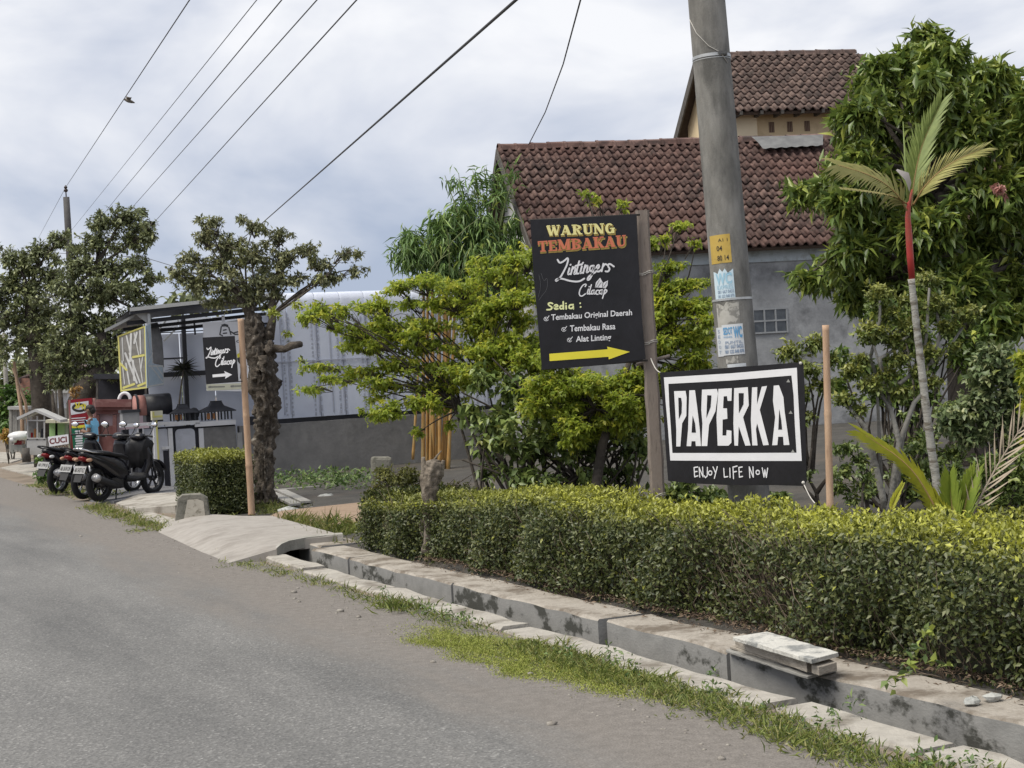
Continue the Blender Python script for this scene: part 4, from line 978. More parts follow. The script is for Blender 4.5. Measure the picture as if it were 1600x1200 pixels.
# whitewashed gable skin, barge boards, eave board
q = MB(); gx = E1 + HE * 0.29
q.poly([gx + HF * 0.35 + UPV * 0.1, gx + HF * RUN + UPV * (RISE - 0.12), gx + HF * (2 * RUN - 0.35) + UPV * 0.1, gx + HF * (2 * RUN - 0.35) - UPV * 0.9, gx + HF * 0.35 - UPV * 0.9], None, 0.02, -HE); q.build('gable', whitew, HS)
wood_d = material('weathered_dark_wood', (0.06, 0.055, 0.05), (0.11, 0.10, 0.09), 9, 0.85, 0.2, 30)
for sgn in (0, 1):
    a = E1 if sgn == 0 else E1 + HF * 2 * RUN; q = MB(); b_ = R1
    q.loft([[a + UPV * 0.0, a - UPV * 0.18, a - UPV * 0.18 - HE * 0.03, a - HE * 0.03], [b_ + UPV * 0.0, b_ - UPV * 0.18, b_ - UPV * 0.18 - HE * 0.03, b_ - HE * 0.03]], smooth=False); q.build('barge_board', wood_d, HS)
WP = Plane(A0 - HF * 0.0, HE)
q = MB(); q.add([E1 + HF * 0.27 + UPV * (-0.02) + HE * 0.3, E1 + HF * 0.27 - UPV * 0.24 + HE * 0.3, E1 + HF * 0.27 - UPV * 0.24 + HE * (LEN - 0.3), E1 + HF * 0.27 - UPV * 0.02 + HE * (LEN - 0.3)], [(0, 1, 2, 3)])
q.build('eave_strip', material('pale_blue_board', (0.50, 0.55, 0.58), (0.40, 0.45, 0.48), 5, 0.8, c3=(0.28, 0.29, 0.28), s3=4), HS)
# glass block window
c0 = WP.uv(1175.5, 484); c1 = WP.uv(1228, 481.5); c2 = WP.uv(1177, 521)
q = MB(); wv = [c0, c1, c1 + (c2 - c0), c2]; x0, x1 = c0[0], c1[0]; z1_, z0_ = c0[1], c2[1]
def wbox(mb, ux0, ux1, uz0, uz1, o0, o1, pl=WP):
    a = [pl.at(u, v, o) for o in (o0, o1) for u, v in ((ux0, uz0), (ux1, uz0), (ux1, uz1), (ux0, uz1))]
    mb.add(a, [(3, 2, 1, 0), (4, 5, 6, 7), (0, 1, 5, 4), (1, 2, 6, 5), (2, 3, 7, 6), (3, 0, 4, 7)])
fw_ = 0.028
for i in range(4):
    xx = x0 + (x1 - x0) * i / 3; wbox(q, xx - fw_ / 2, xx + fw_ / 2, z0_, z1_, 0.004, 0.03)
for j in range(3):
    zz = z0_ + (z1_ - z0_) * j / 2; wbox(q, x0 - fw_ / 2, x1 + fw_ / 2, zz - fw_ / 2, zz + fw_ / 2, 0.006, 0.033)
wf = q.build('window', material('window_mortar', (0.34, 0.35, 0.36), (0.27, 0.28, 0.29), 8, 0.85), HS)
gl = material('dim_glass', (0.035, 0.042, 0.05), (0.085, 0.095, 0.105), 8, 0.12, spec=0.6)
for i in range(3):
    for j in range(2):
        q = MB(); xa = x0 + (x1 - x0) * (i + .0) / 3 + fw_ / 2; xb = x0 + (x1 - x0) * (i + 1) / 3 - fw_ / 2; za = z0_ + (z1_ - z0_) * j / 2 + fw_ / 2; zb_ = z0_ + (z1_ - z0_) * (j + 1) / 2 - fw_ / 2
        wbox(q, xa, xb, za, zb_, 0.002, 0.012); q.build('pane', gl, wf)

E2 = P(1143, 175, 32.0); RUN2, RISE2, LEN2 = 2.2, 1.63, 3.95
HS2 = thing('upper_house', 'taller cream house with aged tile roof and three vents rising behind the lower roof', 'house', E2 * np.array([1, 1, 0]))
roof2, R2, yv2, zv2 = tiled_roof(HS2, E2, RUN2, RISE2, LEN2, 0.19, 10, TILE_OLD)
yellow = material('cream_yellow_paint', (0.66, 0.53, 0.34), (0.60, 0.48, 0.30), 2, 0.85, c3=(0.45, 0.35, 0.22), s3=2.2, p3=(0.55, 0.75))
wall2, B0, H2 = house_wall(E2, RUN2, RISE2, LEN2, 0.55, 0.22, yellow, HS2, zb=3.6)
WP2 = Plane(B0, HE)
q = MB(); u0 = WP2.uv(1150, 180)[0]; u1 = WP2.uv(1178, 180)[0]; va = WP2.uv(1165, 178)[1]; vb = WP2.uv(1165, 225)[1]
wbox(q, u0 - 0.1, u1, vb - 0.6, va + 0.12, 0.003, 0.16, WP2); q.build('pilaster', material('pale_cream_pilaster', (0.72, 0.62, 0.44), (0.68, 0.58, 0.41), 3, 0.85), HS2)  # pilaster coloured a lighter cream than the wall
for (px, py) in ((1205.5, 199), (1234, 198), (1261, 197)):
    c = WP2.uv(px, py); q = MB(); wbox(q, c[0] - 0.06, c[0] + 0.06, c[1] - 0.11, c[1] + 0.11, 0.002, 0.006, WP2); vf = q.build('vent', material('vent_shade', (0.10, 0.06, 0.05), (0.14, 0.085, 0.07), 8, 0.9), HS2)
    q = MB()
    for k in range(3): wbox(q, c[0] - 0.055 + k * 0.038, c[0] - 0.04 + k * 0.038, c[1] - 0.105, c[1] + 0.105, 0.007, 0.016, WP2)
    q.build('grille', material('vent_grille', (0.30, 0.22, 0.16), (0.24, 0.18, 0.13), 8, 0.9), vf)
for sgn in (0, 1):
    a = E2 if sgn == 0 else E2 + HF * 2 * RUN2; q = MB(); b_ = R2
    q.loft([[a, a - UPV * 0.26, a - UPV * 0.26 - HE * 0.04, a - HE * 0.04], [b_, b_ - UPV * 0.26, b_ - UPV * 0.26 - HE * 0.04, b_ - HE * 0.04]], smooth=False); q.build('barge_board', wood_d, HS2)
q = MB()
for k in range(9):
    a = E2 + HE * (0.2 + k * 0.45); q.box(a + HF * 0.2 - UPV * 0.03, (0.06, 0.5, 0.08), HY)
q.build('rafter_ends', wood_d, HS2, kind='stuff')
# zinc flashing between the two roofs
def on_roof(x, y, off):
    r = ray(x, y); return _C + r * (((E1 + zv1 * off - _C) @ zv1) / (r @ zv1))
if True:
    q = MB(); rows = [[], [], []]; RPl = Plane(R1 + HF * (-0.22), HE)
    for i in range(24):
        u = i / 23; w_ = 0.8 * math.sin(i * 1.6)
        rows[0].append(RPl.px(1174 + 112 * u, 213.5 - 3 * u)); rows[1].append(RPl.px(1184 + 102 * u, 222 - 3 * u, 0.16)); rows[2].append(on_roof(1192 + 94 * u, 232 - 5 * u + w_, 0.17))
    q.loft(rows, closed=False, caps=False); q.build('flashing_sheet', material('zinc_sheet', (0.20, 0.20, 0.195), (0.13, 0.13, 0.13), 6, 0.6, metal=0.3), HS2)

# ================================================================== WALL, SHED AND KIOSK ON THE LEFT
WS = 27.7                     # the wall line, square to the road
RP = Plane(W(WS, 5.0, 0), NV) # its front face
def wallz(px, py): u, v = RP.uv(px, py); return u + 5.0, v
rawc = material('raw_wall_render', (0.165, 0.162, 0.16), (0.27, 0.263, 0.255), 1.7, 0.92, 0.3, 18, c3=(0.105, 0.103, 0.10), s3=0.9, p3=(0.47, 0.66))
t_a = wallz(376, 700)[0]
T = thing('boundary_wall', 'low bare grey rendered wall running from the ornamental wall to the bamboo', 'wall', W(WS, 10, 0))
q = MB(); zt = wallz(540, 655)[1]
rows = []
for tt in np.arange(t_a, 19, 0.35): rows.append([W(WS, tt, -0.1), W(WS, tt, zt + random.uniform(-0.012, 0.012)), W(WS + 0.16, tt, zt + random.uniform(-0.012, 0.012)), W(WS + 0.16, tt, -0.1)])
q.loft(rows, smooth=False); q.build('wall_body', rawc, T)

sheet = material('pale_blue_sheet', (0.58, 0.62, 0.73), (0.64, 0.68, 0.78), 1.2, 0.45, 0.08, 3, c3=(0.52, 0.55, 0.65), s3=1.0, p3=(0.45, 0.75), spec=0.4)
seam = material('sheet_seam', (0.36, 0.38, 0.45), (0.46, 0.48, 0.55), 9, 0.6)
darkst = material('black_steel_and_shade', (0.018, 0.019, 0.024), (0.03, 0.03, 0.037), 8, 0.45, spec=0.4)
T = thing('sheet_metal_shed', 'long shed clad in pale blue metal sheets behind the grey wall', 'shed', W(WS + 0.5, 10, 0))
SP = Plane(W(WS + 0.35, 5.0, 0), NV)
def sz(px, py): u, v = SP.uv(px, py); return u + 5.0, v
edges = [428, 452, 497, 536, 574, 612, 648, 684, 722, 760, 800]
zb_ = sz(540, 648)[1]; ztop = sz(500, 478)[1]
for i in range(len(edges) - 1):
    ta = sz(edges[i], 560)[0] + 0.004; tb = sz(edges[i + 1], 560)[0] - 0.004; q = MB(); rows = []
    prof = [(0.0, zb_), (0.0, (zb_ + ztop) / 2), (0.0, ztop - 0.05), (0.01, ztop + 0.12), (0.05, ztop + 0.22), (0.14, ztop + 0.27), (0.5, ztop + 0.27), (1.4, ztop + 0.24)]
    for k in range(9):
        u = k / 8; rib = 0.010 * (k % 2) + random.uniform(-0.004, 0.004)
        rows.append([W(WS + 0.35 + a - rib, ta + (tb - ta) * u, z_) for a, z_ in prof])
    q.loft(rows, closed=False, caps=False); pn = q.build('wall_sheet', sheet, T)
    q = MB()
    for xx in ((tb - 0.02,) if i % 2 else (tb - 0.02, (ta + tb) / 2)):
        q.box(W(WS + 0.335, xx, (zb_ + ztop) / 2), (0.02, 0.012, ztop - zb_ - 0.15), YAW)
    q.build('seam', seam, pn)
    q = MB()
    for k in range(24):
        z_ = zb_ + 0.05 + (ztop - zb_ - 0.2) * k / 24
        for dx in (-0.07, 0.05): q.box(W(WS + 0.334, tb - 0.03 + dx + random.uniform(-0.006, 0.006), z_ + random.uniform(-0.02, 0.02)), (0.028, 0.008, 0.03 + random.random() * 0.03), YAW)
    q.build('rivets', seam, pn, kind='stuff')
q = MB(); zr = sz(520, 562)[1]; ta = sz(428, 560)[0]; tb = sz(800, 560)[0]
q.box(W(WS + 0.32, (ta + tb) / 2, zr), (tb - ta, 0.015, 0.018), YAW); q.build('rail', seam, T)
q = MB(); q.box(W(WS + 0.40, (t_a + 19) / 2 + 0.3, zt + 0.03), (19 - t_a, 0.06, 0.26), YAW); q.build('dark_gap_strip', darkst, T)  # black strip painting the dark gap between wall top and sheets
q = MB(); q.box(W(WS + 2.2, (ta + tb) / 2, ztop * 0.5), (tb - ta, 1.5, ztop - 0.1), YAW); q.build('back_body', sheet, T)

# kiosk: steel frame, blue back sheets, canopy
K = thing('kiosk', 'open kiosk with black steel frame, pale blue back sheets and a sloping metal canopy', 'kiosk', W(WS + 0.8, 6.4, 0))
BS = WS + 1.5; BP = Plane(W(BS, 5.0, 0), NV)
def bz(px, py): u, v = BP.uv(px, py); return u + 5.0, v
bedges = [232, 285, 337, 385, 430]
for i in range(4):
    ta = bz(bedges[i], 600)[0] + 0.01; tb = bz(bedges[i + 1], 600)[0] - 0.01
    q = MB(); q.box(W(BS + 0.05, (ta + tb) / 2, 1.55), (tb - ta, 0.02, 2.55), YAW); q.build('back_sheet', sheet, K)
    q = MB(); q.box(W(BS + 0.05, (ta + tb) / 2, 3.02), (tb - ta, 0.02, 0.20), YAW); q.build('top_light', material('bright_plastic_sheet', (0.75, 0.77, 0.82), (0.7, 0.72, 0.77), 3, 0.5), K)
def kbar(name, px0, py0, px1, py1, w, mat=darkst, s=BS - 0.06):
    a = RS(px0, py0, s); b_ = RS(px1, py1, s); q = MB(); d_ = b_ - a; L_ = np.linalg.norm(d_); d_ = d_ / L_; sd_ = nrmz(np.cross(d_, DV))
    rings = [[p + sd_ * w / 2 - DV * w / 2, p + sd_ * w / 2 + DV * w / 2, p - sd_ * w / 2 + DV * w / 2, p - sd_ * w / 2 - DV * w / 2] for p in (a, b_)]
    q.loft(rings, smooth=False); return q.build(name, mat, K)
kbar('post', 286, 498, 294, 665, 0.075); kbar('post', 426, 480, 433, 660, 0.07)
kbar('rail', 232, 587, 440, 576, 0.09); kbar('rail', 250, 561, 290, 559, 0.03)
kbar('rail', 232, 515, 425, 505, 0.035); kbar('rail', 232, 521, 425, 511, 0.02); kbar('rail', 303, 500, 305, 523, 0.03)
kbar('brace', 256, 533, 277, 512, 0.03, steel); kbar('brace', 244, 521, 262, 497, 0.03, steel, BS - 0.4)
# canopy roof: ribbed sheet, dark sheet below painting its underside shade, fascia
def cp(px, py, s): return RS(px, py, s)
CF = WS - 0.7; CB = WS + 1.7
q = MB(); rows = []
a0, a1 = cp(203, 483.5, CF), cp(431, 459.5, CF)
for i in range(41):
    u = i / 40; p = a0 + (a1 - a0) * u; rb = 0.022 if i % 2 else 0.0
    rows.append([p + UPV * rb, p + DV * 0.8 - UPV * (0.06 - rb), p + DV * 1.5 - UPV * (0.10 - rb)])
q.loft(rows, closed=False, caps=False, smooth=False); q2 = MB(); q2.loft([[p - UPV * 0.03, p + DV * 1.48 - UPV * 0.13] for p in (a0, a1)], closed=False, caps=False); q2.build('dark_underside', darkst, K); q.build('canopy_sheet', material('grey_roof_sheet', (0.30, 0.30, 0.30), (0.36, 0.355, 0.35), 4, 0.6, metal=0.3), K)
q = MB()
for k, (dz, h, ds) in enumerate(((-0.035, 0.05, 0.0), (-0.17, 0.07, 0.3), (-0.24, 0.06, 0.7), (-0.28, 0.06, 1.3))):
    b0, b1 = a0 + DV * (ds + 0.01) + UPV * (dz - ds * 0.06), a1 + DV * (ds + 0.01) + UPV * (dz - ds * 0.06)
    q.loft([[p, p + DV * 0.05, p + DV * 0.05 - UPV * h, p - UPV * h] for p in (b0, b1)], smooth=False)
q.build('canopy_beam', darkst, K)
q = MB(); b0, b1 = a0 - DV * 0.02, a1 - DV * 0.02; q.loft([[p + UPV * 0.03, p + DV * 0.02 + UPV * 0.03, p + DV * 0.02 - UPV * 0.035, p - UPV * 0.035] for p in (b0, b1)], smooth=False); q.build('fascia', material('pale_fascia', (0.46, 0.46, 0.45), (0.4, 0.4, 0.39), 5, 0.6), K)
q = MB(); s_ = CF + 0.12
q.poly([cp(203, 484, s_), cp(232, 482, s_), cp(233, 507, s_), cp(212, 491, s_)], None, 0.02, -DV); q.build('gusset', material('pale_fascia', (0.46, 0.46, 0.45)), K)
# side awning
q = MB(); rows = []
p0, p1, p2, p3 = cp(164, 514.5, CF + 0.2), cp(210, 491, CF + 0.3), cp(232, 505, CF + 1.6), cp(180, 516, CF + 1.9)
for i in range(13):
    u = i / 12; rows.append([p0 + (p1 - p0) * u + UPV * (0.012 * (i % 2)), p3 + (p2 - p3) * u + UPV * (0.012 * (i % 2))])
q.loft(rows, closed=False, caps=False, smooth=False); q.build('awning_sheet', MATS['grey_roof_sheet'], K)
q = MB(); q.loft([[p, p + DV * 0.03, p + DV * 0.03 - UPV * 0.05, p - UPV * 0.05] for p in (p0, p1)], smooth=False); q.build('awning_edge', MATS['pale_fascia'], K)
kbar('post', 232, 490, 238, 600, 0.05, steel, CF + 0.1)

# hanging striped plastic sheet (abstract yellow and white bars)
T = thing('striped_hanging_sheet', 'hanging plastic sheet with yellow border and slanted white stripes, left end of kiosk', 'hanging sheet', cp(210, 600, CF))
HP = Plane(cp(185, 560, CF + 0.25), cp(231, 555, CF - 0.15) - cp(185, 560, CF + 0.25)); zk = lambda x, y: (150 + x / 5, 440 + y / 5)
q = MB(); q.poly([HP.px(*zk(*p)) for p in ((170, 428), (385, 345), (400, 830), (195, 858))], None, 0.01, HP.N); q.build('sheet', material('smoky_plastic', (0.17, 0.16, 0.15), (0.26, 0.25, 0.23), 9, 0.35), T)
yb = material('yellow_sheet_border', (0.62, 0.58, 0.20), (0.55, 0.50, 0.16), 8, 0.5); ws = material('white_stripe_print', (0.62, 0.62, 0.60), (0.5, 0.5, 0.5), 12, 0.5)
q = MB(); hw = lambda *p: [HP.uv(*zk(*a)) for a in p]
for pts in (((175, 430), (382, 352), (396, 826), (198, 852)),): stroke(q, HP, hw(*pts), 0.03, 0.004, closed=True)
for pts in (((192, 640), (240, 690)), ((290, 590), (375, 575)), ((215, 830), (300, 800)), ((330, 815), (390, 790))): stroke(q, HP, hw(*pts), 0.04, 0.006)
q.build('border', yb, T)
q = MB()
for i, (xa, ya, xb, yb_) in enumerate(((205, 440, 215, 620), (240, 425, 270, 560), (275, 410, 268, 620), (300, 400, 335, 570), (345, 385, 350, 560), (230, 560, 320, 790), (205, 620, 225, 800), (262, 560, 345, 790), (290, 620, 300, 770), (340, 600, 365, 790), (235, 640, 262, 800), (320, 400, 300, 480), (365, 590, 350, 700))):
    stroke(q, HP, hw((xa, ya), (xb, yb_)), 0.02 + 0.010 * (i % 3), 0.005)
q.build('stripe', ws, T)
HP2 = Plane(cp(231, 555, CF - 0.15), cp(256, 550, CF + 0.5) - cp(231, 555, CF - 0.15))
q = MB(); q.poly([HP2.px(*zk(*p)) for p in ((388, 345), (425, 330), (440, 640), (525, 655), (532, 806), (400, 830))], None, 0.01, HP2.N); q.build('side_sheet', material('bluish_plastic', (0.33, 0.42, 0.50), (0.42, 0.50, 0.57), 9, 0.35), T)
q = MB(); hw = lambda *p: [HP2.uv(*zk(*a)) for a in p]
for pts in (((400, 380), (425, 560)), ((400, 640), (440, 560)), ((405, 820), (525, 798)), ((430, 665), (520, 780)), ((470, 660), (525, 740)), ((405, 680), (415, 800)), ((520, 660), (527, 800)), ((405, 660), (520, 660))): stroke(q, HP2, hw(*pts), 0.025, 0.004)
q.build('stripe', ws, T)
T = thing('rolled_tarp', 'grey rolled tarpaulin hanging beside the striped sheet', 'tarpaulin', cp(245, 560, CF + 0.9))
q = MB(); q.tube([cp(238, 505, CF + 0.9), cp(243, 530, CF + 0.9), cp(246, 560, CF + 0.9), cp(250, 575, CF + 0.9)], [0.09, 0.12, 0.11, 0.08], 10, jit=0.12); q.build('roll', material('grey_canvas', (0.20, 0.20, 0.21), (0.27, 0.27, 0.28), 9, 0.9, 0.4, 20), T)

# ornamental low wall: white pilasters, black reveals, pale arched panels
T = thing('ornamental_wall', 'low ornamental wall with white pilasters, black reveals and pale arched panels behind the motorbikes', 'wall', W(WS, 6.5, 0))
zc3 = lambda x, y: (170 + x / 5.333, 620 + y / 5.333)
wht = material('white_wall_paint', (0.66, 0.66, 0.68), (0.58, 0.58, 0.60), 3, 0.8, c3=(0.45, 0.45, 0.45), s3=3, p3=(0.58, 0.8)); pan = material('pale_lilac_paint', (0.50, 0.51, 0.56), (0.44, 0.45, 0.50), 3, 0.8, c3=(0.38, 0.39, 0.43), s3=2); bkp = material('black_paint_and_shade', (0.014, 0.014, 0.02), (0.026, 0.026, 0.034), 4, 0.6)
tA = wallz(192, 680)[0]; tB = wallz(*zc3(1060, 300))[0]
q = MB(); zcap = wallz(*zc3(500, 250))[1]
q.box(W(WS + 0.10, (tA + tB) / 2, zcap / 2), (tB - tA, 0.14, zcap), YAW); q.build('wall_body', bkp, T)
def wpanel(name, x0_, x1_, ytop, mat, o1, rnd_=0.0, z0_=0.02, ybot=None):
    ta = wallz(*zc3(x0_, 330))[0]; tb = wallz(*zc3(x1_, 330))[0]; zt_ = wallz(*zc3((x0_ + x1_) / 2, ytop))[1]
    if ybot: z0_ = wallz(*zc3((x0_ + x1_) / 2, ybot))[1]
    r_ = rnd_ * (tb - ta); pts = [(ta, z0_), (tb, z0_)]
    if r_:
        pts += [(tb - r_ + r_ * math.cos(a), zt_ - r_ + r_ * math.sin(a)) for a in np.linspace(0, 1.57, 5)] + [(ta + r_ + r_ * math.cos(a), zt_ - r_ + r_ * math.sin(a)) for a in np.linspace(1.57, 3.14, 5)]
    else: pts += [(tb, zt_), (ta, zt_)]
    q = MB(); q.poly([W(WS + 0.03 - o1, a, b_) for a, b_ in pts], None, o1 + 0.02, -DV); return q.build(name, mat, T)
for (xa, xb) in ((172, 236), (286, 360), (410, 492), (556, 720)): wpanel('arched_panel', xa, xb, 266, pan, 0.02, 0.22)
wpanel('shelf_recess', 446, 490, 450, bkp, 0.028); wpanel('shelf', 438, 505, 415, wht, 0.05, ybot=438)
for (xa, xb) in ((236, 250), (284, 292), (360, 385), (496, 532), (752, 790)): wpanel('pilaster', xa, xb, 262, wht, 0.045)
pg = wpanel('rendered_panel', 790, 1062, 250, rawc, 0.03)
ta_, za_ = wallz(*zc3(1085, 330)); q = MB(); q.box(W(WS - 0.03, ta_, 0.45), (0.09, 0.05, 0.9), YAW); q.build('groove_post', material('pale_plaster_strip', (0.33, 0.33, 0.33), (0.27, 0.27, 0.27), 6, 0.9), T)
for (xa, xb, yt, yb2) in ((98, 258, 224, 250), (205, 380, 218, 240), (328, 500, 214, 238), (472, 760, 204, 236), (722, 1062, 200, 240)):
    wpanel('cap', xa, xb, yt, wht, 0.06 + 0.004 * (xa % 5), ybot=yb2)

T = thing('striped_post', 'yellow and white painted post standing in front of the ornamental wall', 'post', W(WS - 0.5, wallz(235, 690)[0], 0))
tp = wallz(*zc3(345, 300))[0] + 0.03; PSs = WS - 0.25
q = MB(); za = RP.uv(*zc3(345, 180))[1]; q.box(W(PSs, tp, za / 2), (0.055, 0.05, za), YAW); q.build('post_body', wht, T)
q = MB(); q.box(W(PSs - 0.006, tp + 0.034, za / 2), (0.032, 0.05, za - 0.02), YAW); q.build('yellow_stripe', yb, T)
q = MB(); q.box(W(PSs - 0.01, tp + 0.05, za + 0.05), (0.19, 0.12, 0.16), YAW); q.build('box', material('cream_box', (0.6, 0.58, 0.45), (0.55, 0.52, 0.38), 9, 0.7), T)
q = MB(); q.box(W(PSs - 0.014, tp + 0.05, za + 0.03), (0.17, 0.12, 0.035), YAW); q.box(W(PSs - 0.02, tp - 0.02, za + 0.07), (0.03, 0.12, 0.10), YAW); q.build('yellow_band', yb, T)

# things standing on the wall
zw_ = wallz(*zc3(300, 210))[1]
T = thing('barrel_hood', 'black half-barrel hood with a pink end standing on the ornamental wall', 'oven hood', W(WS + 0.3, wallz(245, 650)[0], zw_))
cc = [wallz(px, 640)[0] for px in (217, 232, 272)]; z0b = wallz(245, 648)[1]; z1b = wallz(245, 615)[1]; rr_ = (z1b - z0b)
ring = [(-0.22, 0), (-0.235, rr_ * 0.45), (-0.20, rr_ * 0.78), (-0.12, rr_ * 0.95), (0, rr_), (0.12, rr_ * 0.95), (0.20, rr_ * 0.78), (0.235, rr_ * 0.45), (0.22, 0)]
q = MB(); q.loft([[W(WS + 0.35 + a, cc[1] + 0.0, z0b + b_) for a, b_ in ring], [W(WS + 0.35 + a, cc[2], z0b + b_) for a, b_ in ring]], caps=True); q.build('hood', darkst, T)
q = MB(); q.loft([[W(WS + 0.35 + a * 0.97, cc[0], z0b + b_ * 0.97) for a, b_ in ring], [W(WS + 0.35 + a * 0.97, cc[1] - 0.002, z0b + b_ * 0.97) for a, b_ in ring]], caps=True); q.build('end_cover', material('dusty_pink_paint', (0.42, 0.21, 0.18), (0.36, 0.17, 0.15), 6, 0.7), T)
q = MB(); q.loft([[W(WS + 0.35 + a * 1.03, cc[0] - 0.01, z0b + b_ * 1.03) for a, b_ in ring], [W(WS + 0.35 + a * 1.03, cc[0] + 0.03, z0b + b_ * 1.03) for a, b_ in ring]], caps=False); q.build('rim', darkst, T)
q = MB(); q.box(W(WS + 0.35, (cc[0] + cc[2]) / 2, (z0b + zw_) / 2), (0.3, 0.3, abs(z0b - zw_) + 0.02), YAW); q.build('foot', darkst, T)
dgrey = material('charcoal_lantern', (0.03, 0.032, 0.04), (0.05, 0.052, 0.062), 6, 0.6); amber = material('amber_board', (0.35, 0.15, 0.06), (0.42, 0.2, 0.08), 6, 0.6)
def lantern(label, px0, px1, ptop, pbase, pz):
    ta, tb = wallz(px0, pz)[0], wallz(px1, pz)[0]; c_ = (ta + tb) / 2; w_ = tb - ta; zb0 = wallz((px0 + px1) / 2, pbase)[1]; zt0 = wallz((px0 + px1) / 2, ptop)[1]; h_ = zt0 - zb0
    T = thing('model_house_lantern', label, 'lantern', W(WS + 0.14, c_, zb0), 'lanterns on the ornamental wall')
    def rg(hw_, hd_, z_): return [W(WS + 0.14 - hd_, c_ - hw_, z_), W(WS + 0.14 - hd_, c_ + hw_, z_), W(WS + 0.14 + hd_, c_ + hw_, z_), W(WS + 0.14 + hd_, c_ - hw_, z_)]
    q = MB(); q.loft([rg(w_ / 2, 0.2, zb0 + h_ * 0.42), rg(w_ / 2, 0.2, zb0 + h_ * 0.47), rg(w_ * 0.36, 0.15, zb0 + h_ * 0.60), rg(w_ * 0.20, 0.09, zb0 + h_ * 0.74), rg(w_ * 0.14, 0.07, zb0 + h_ * 0.96), rg(w_ * 0.15, 0.075, zb0 + h_)], smooth=False); q.build('roof', dgrey, T)
    q = MB()
    for k in range(5):
        x_ = c_ - w_ * 0.38 + k * w_ * 0.19
        for dd in (-0.13, 0.13): q.box(W(WS + 0.14 + dd, x_, zb0 + h_ * 0.21), (0.025, 0.025, h_ * 0.42), YAW)
    q.build('post', dgrey, T)
    for k in range(2):
        q = MB(); q.box(W(WS + 0.02, c_ - w_ * 0.38 + w_ * 0.095 + k * w_ * 0.14, zb0 + h_ * 0.22), (w_ * 0.1, 0.012, h_ * 0.3), YAW); q.build('amber_panel', amber, T)
lantern('dark model house lantern next to the black half-barrel hood', 266, 310, 631, 657, 645)
lantern('larger dark model house lantern with amber panels, right of its smaller twin', 314, 368, 626, 656, 645)
T = thing('round_pot', 'small black round pot between the two dark lanterns', 'pot', W(WS + 0.2, wallz(307, 640)[0], zw_)); q = MB(); c_ = W(WS + 0.2, wallz(307, 640)[0], wallz(307, 646)[1]); q.ell(c_, (0.1, 0.1, 0.11)); q.box(c_ - UPV * 0.1, (0.12, 0.12, 0.06)); q.build('pot_body', dgrey, T)
T = thing('grey_chest', 'grey box with a dark lid left of the black half-barrel hood', 'box', W(WS + 0.2, wallz(205, 650)[0], zw_)); c_ = W(WS + 0.2, wallz(206, 650)[0], zw_ + 0.09); q = MB(); q.box(c_, (0.3, 0.25, 0.2), YAW); q.build('box_body', material('grey_box', (0.2, 0.2, 0.21), (0.25, 0.25, 0.26), 6, 0.6), T); q = MB(); q.box(c_ + UPV * 0.12, (0.34, 0.28, 0.05), YAW); q.build('lid', dgrey, T)

# poster behind and the small script sign on the left stick
T = thing('face_poster', 'white poster with a drawn face, hanging under the kiosk canopy behind the small black sign', 'poster', cp(345, 610, CF + 0.35))
FP = Plane(cp(316, 560, CF + 0.3), NV); z9 = lambda x, y: (300 + x / 9.23, 490 + y / 9.23)
q = MB(); q.poly([FP.px(*z9(*p)) for p in ((155, 128), (722, 108), (745, 300), (870, 1120), (210, 1115))], None, 0.008, FP.N); q.build('sheet', white_print, T)
q = MB(); hw = lambda *p: [FP.uv(*z9(*a)) for a in p]
q.poly([FP.px(*z9(*p), 0.004) for p in ((422, 160), (470, 145), (520, 160), (528, 200), (480, 185), (430, 190))], None, 0, FP.N)
for pts in (((420, 190), (412, 250), (400, 300), (440, 320)), ((530, 200), (545, 250), (560, 300)), ((450, 240), (490, 232)), ((450, 285), (500, 280)), ((560, 260), (620, 300), (680, 300)), ((600, 280), (660, 262))): stroke(q, FP, hw(*pts), 0.022, 0.005)
text_px(q, FP, 'OPEN', z9(636, 420), z9(860, 410), z9(636, 382), 0.004, 0.02)
q.poly([FP.px(*z9(*p), 0.004) for p in ((650, 640), (720, 620), (740, 760), (700, 740), (660, 690))], None, 0, FP.N); q.poly([FP.px(*z9(*p), 0.004) for p in ((700, 820), (740, 800), (745, 930), (690, 940))], None, 0, FP.N)
q.build('drawing', material('soft_black_print', (0.05, 0.05, 0.055), (0.08, 0.08, 0.085), 8, 0.6), T)
q = MB(); q.poly([FP.px(*z9(*p), 0.003) for p in ((206, 1020), (800, 1000), (812, 1085), (212, 1112))], None, 0, FP.N); q.build('footer', material('cream_footer', (0.66, 0.65, 0.52), (0.6, 0.59, 0.46), 8, 0.6), T)
q = MB()
for xa, xb, yy in ((245, 270, 1060), (280, 465, 1057), (565, 595, 1049), (610, 755, 1045)): stroke(q, FP, hw((xa, yy), (xb, yy - 4)), 0.035 if xb - xa < 60 else 0.022, 0.006)
q.build('footer_line', material('grey_footer_print', (0.22, 0.22, 0.2), (0.28, 0.28, 0.25), 30, 0.6), T)
q = MB(); q.poly([FP.px(*z9(*p), 0.004) for p in ((648, 590), (690, 560), (692, 620), (660, 640))], None, 0, FP.N); q.build('yellow_mark', bright_yel, T)
q = MB(); q.poly([cp(346, 493, CF + 0.4), cp(351, 493, CF + 0.4), cp(352, 506, CF + 0.4), cp(347, 506, CF + 0.4)], None, 0.01, FP.N); q.build('hanger', white_print, T)

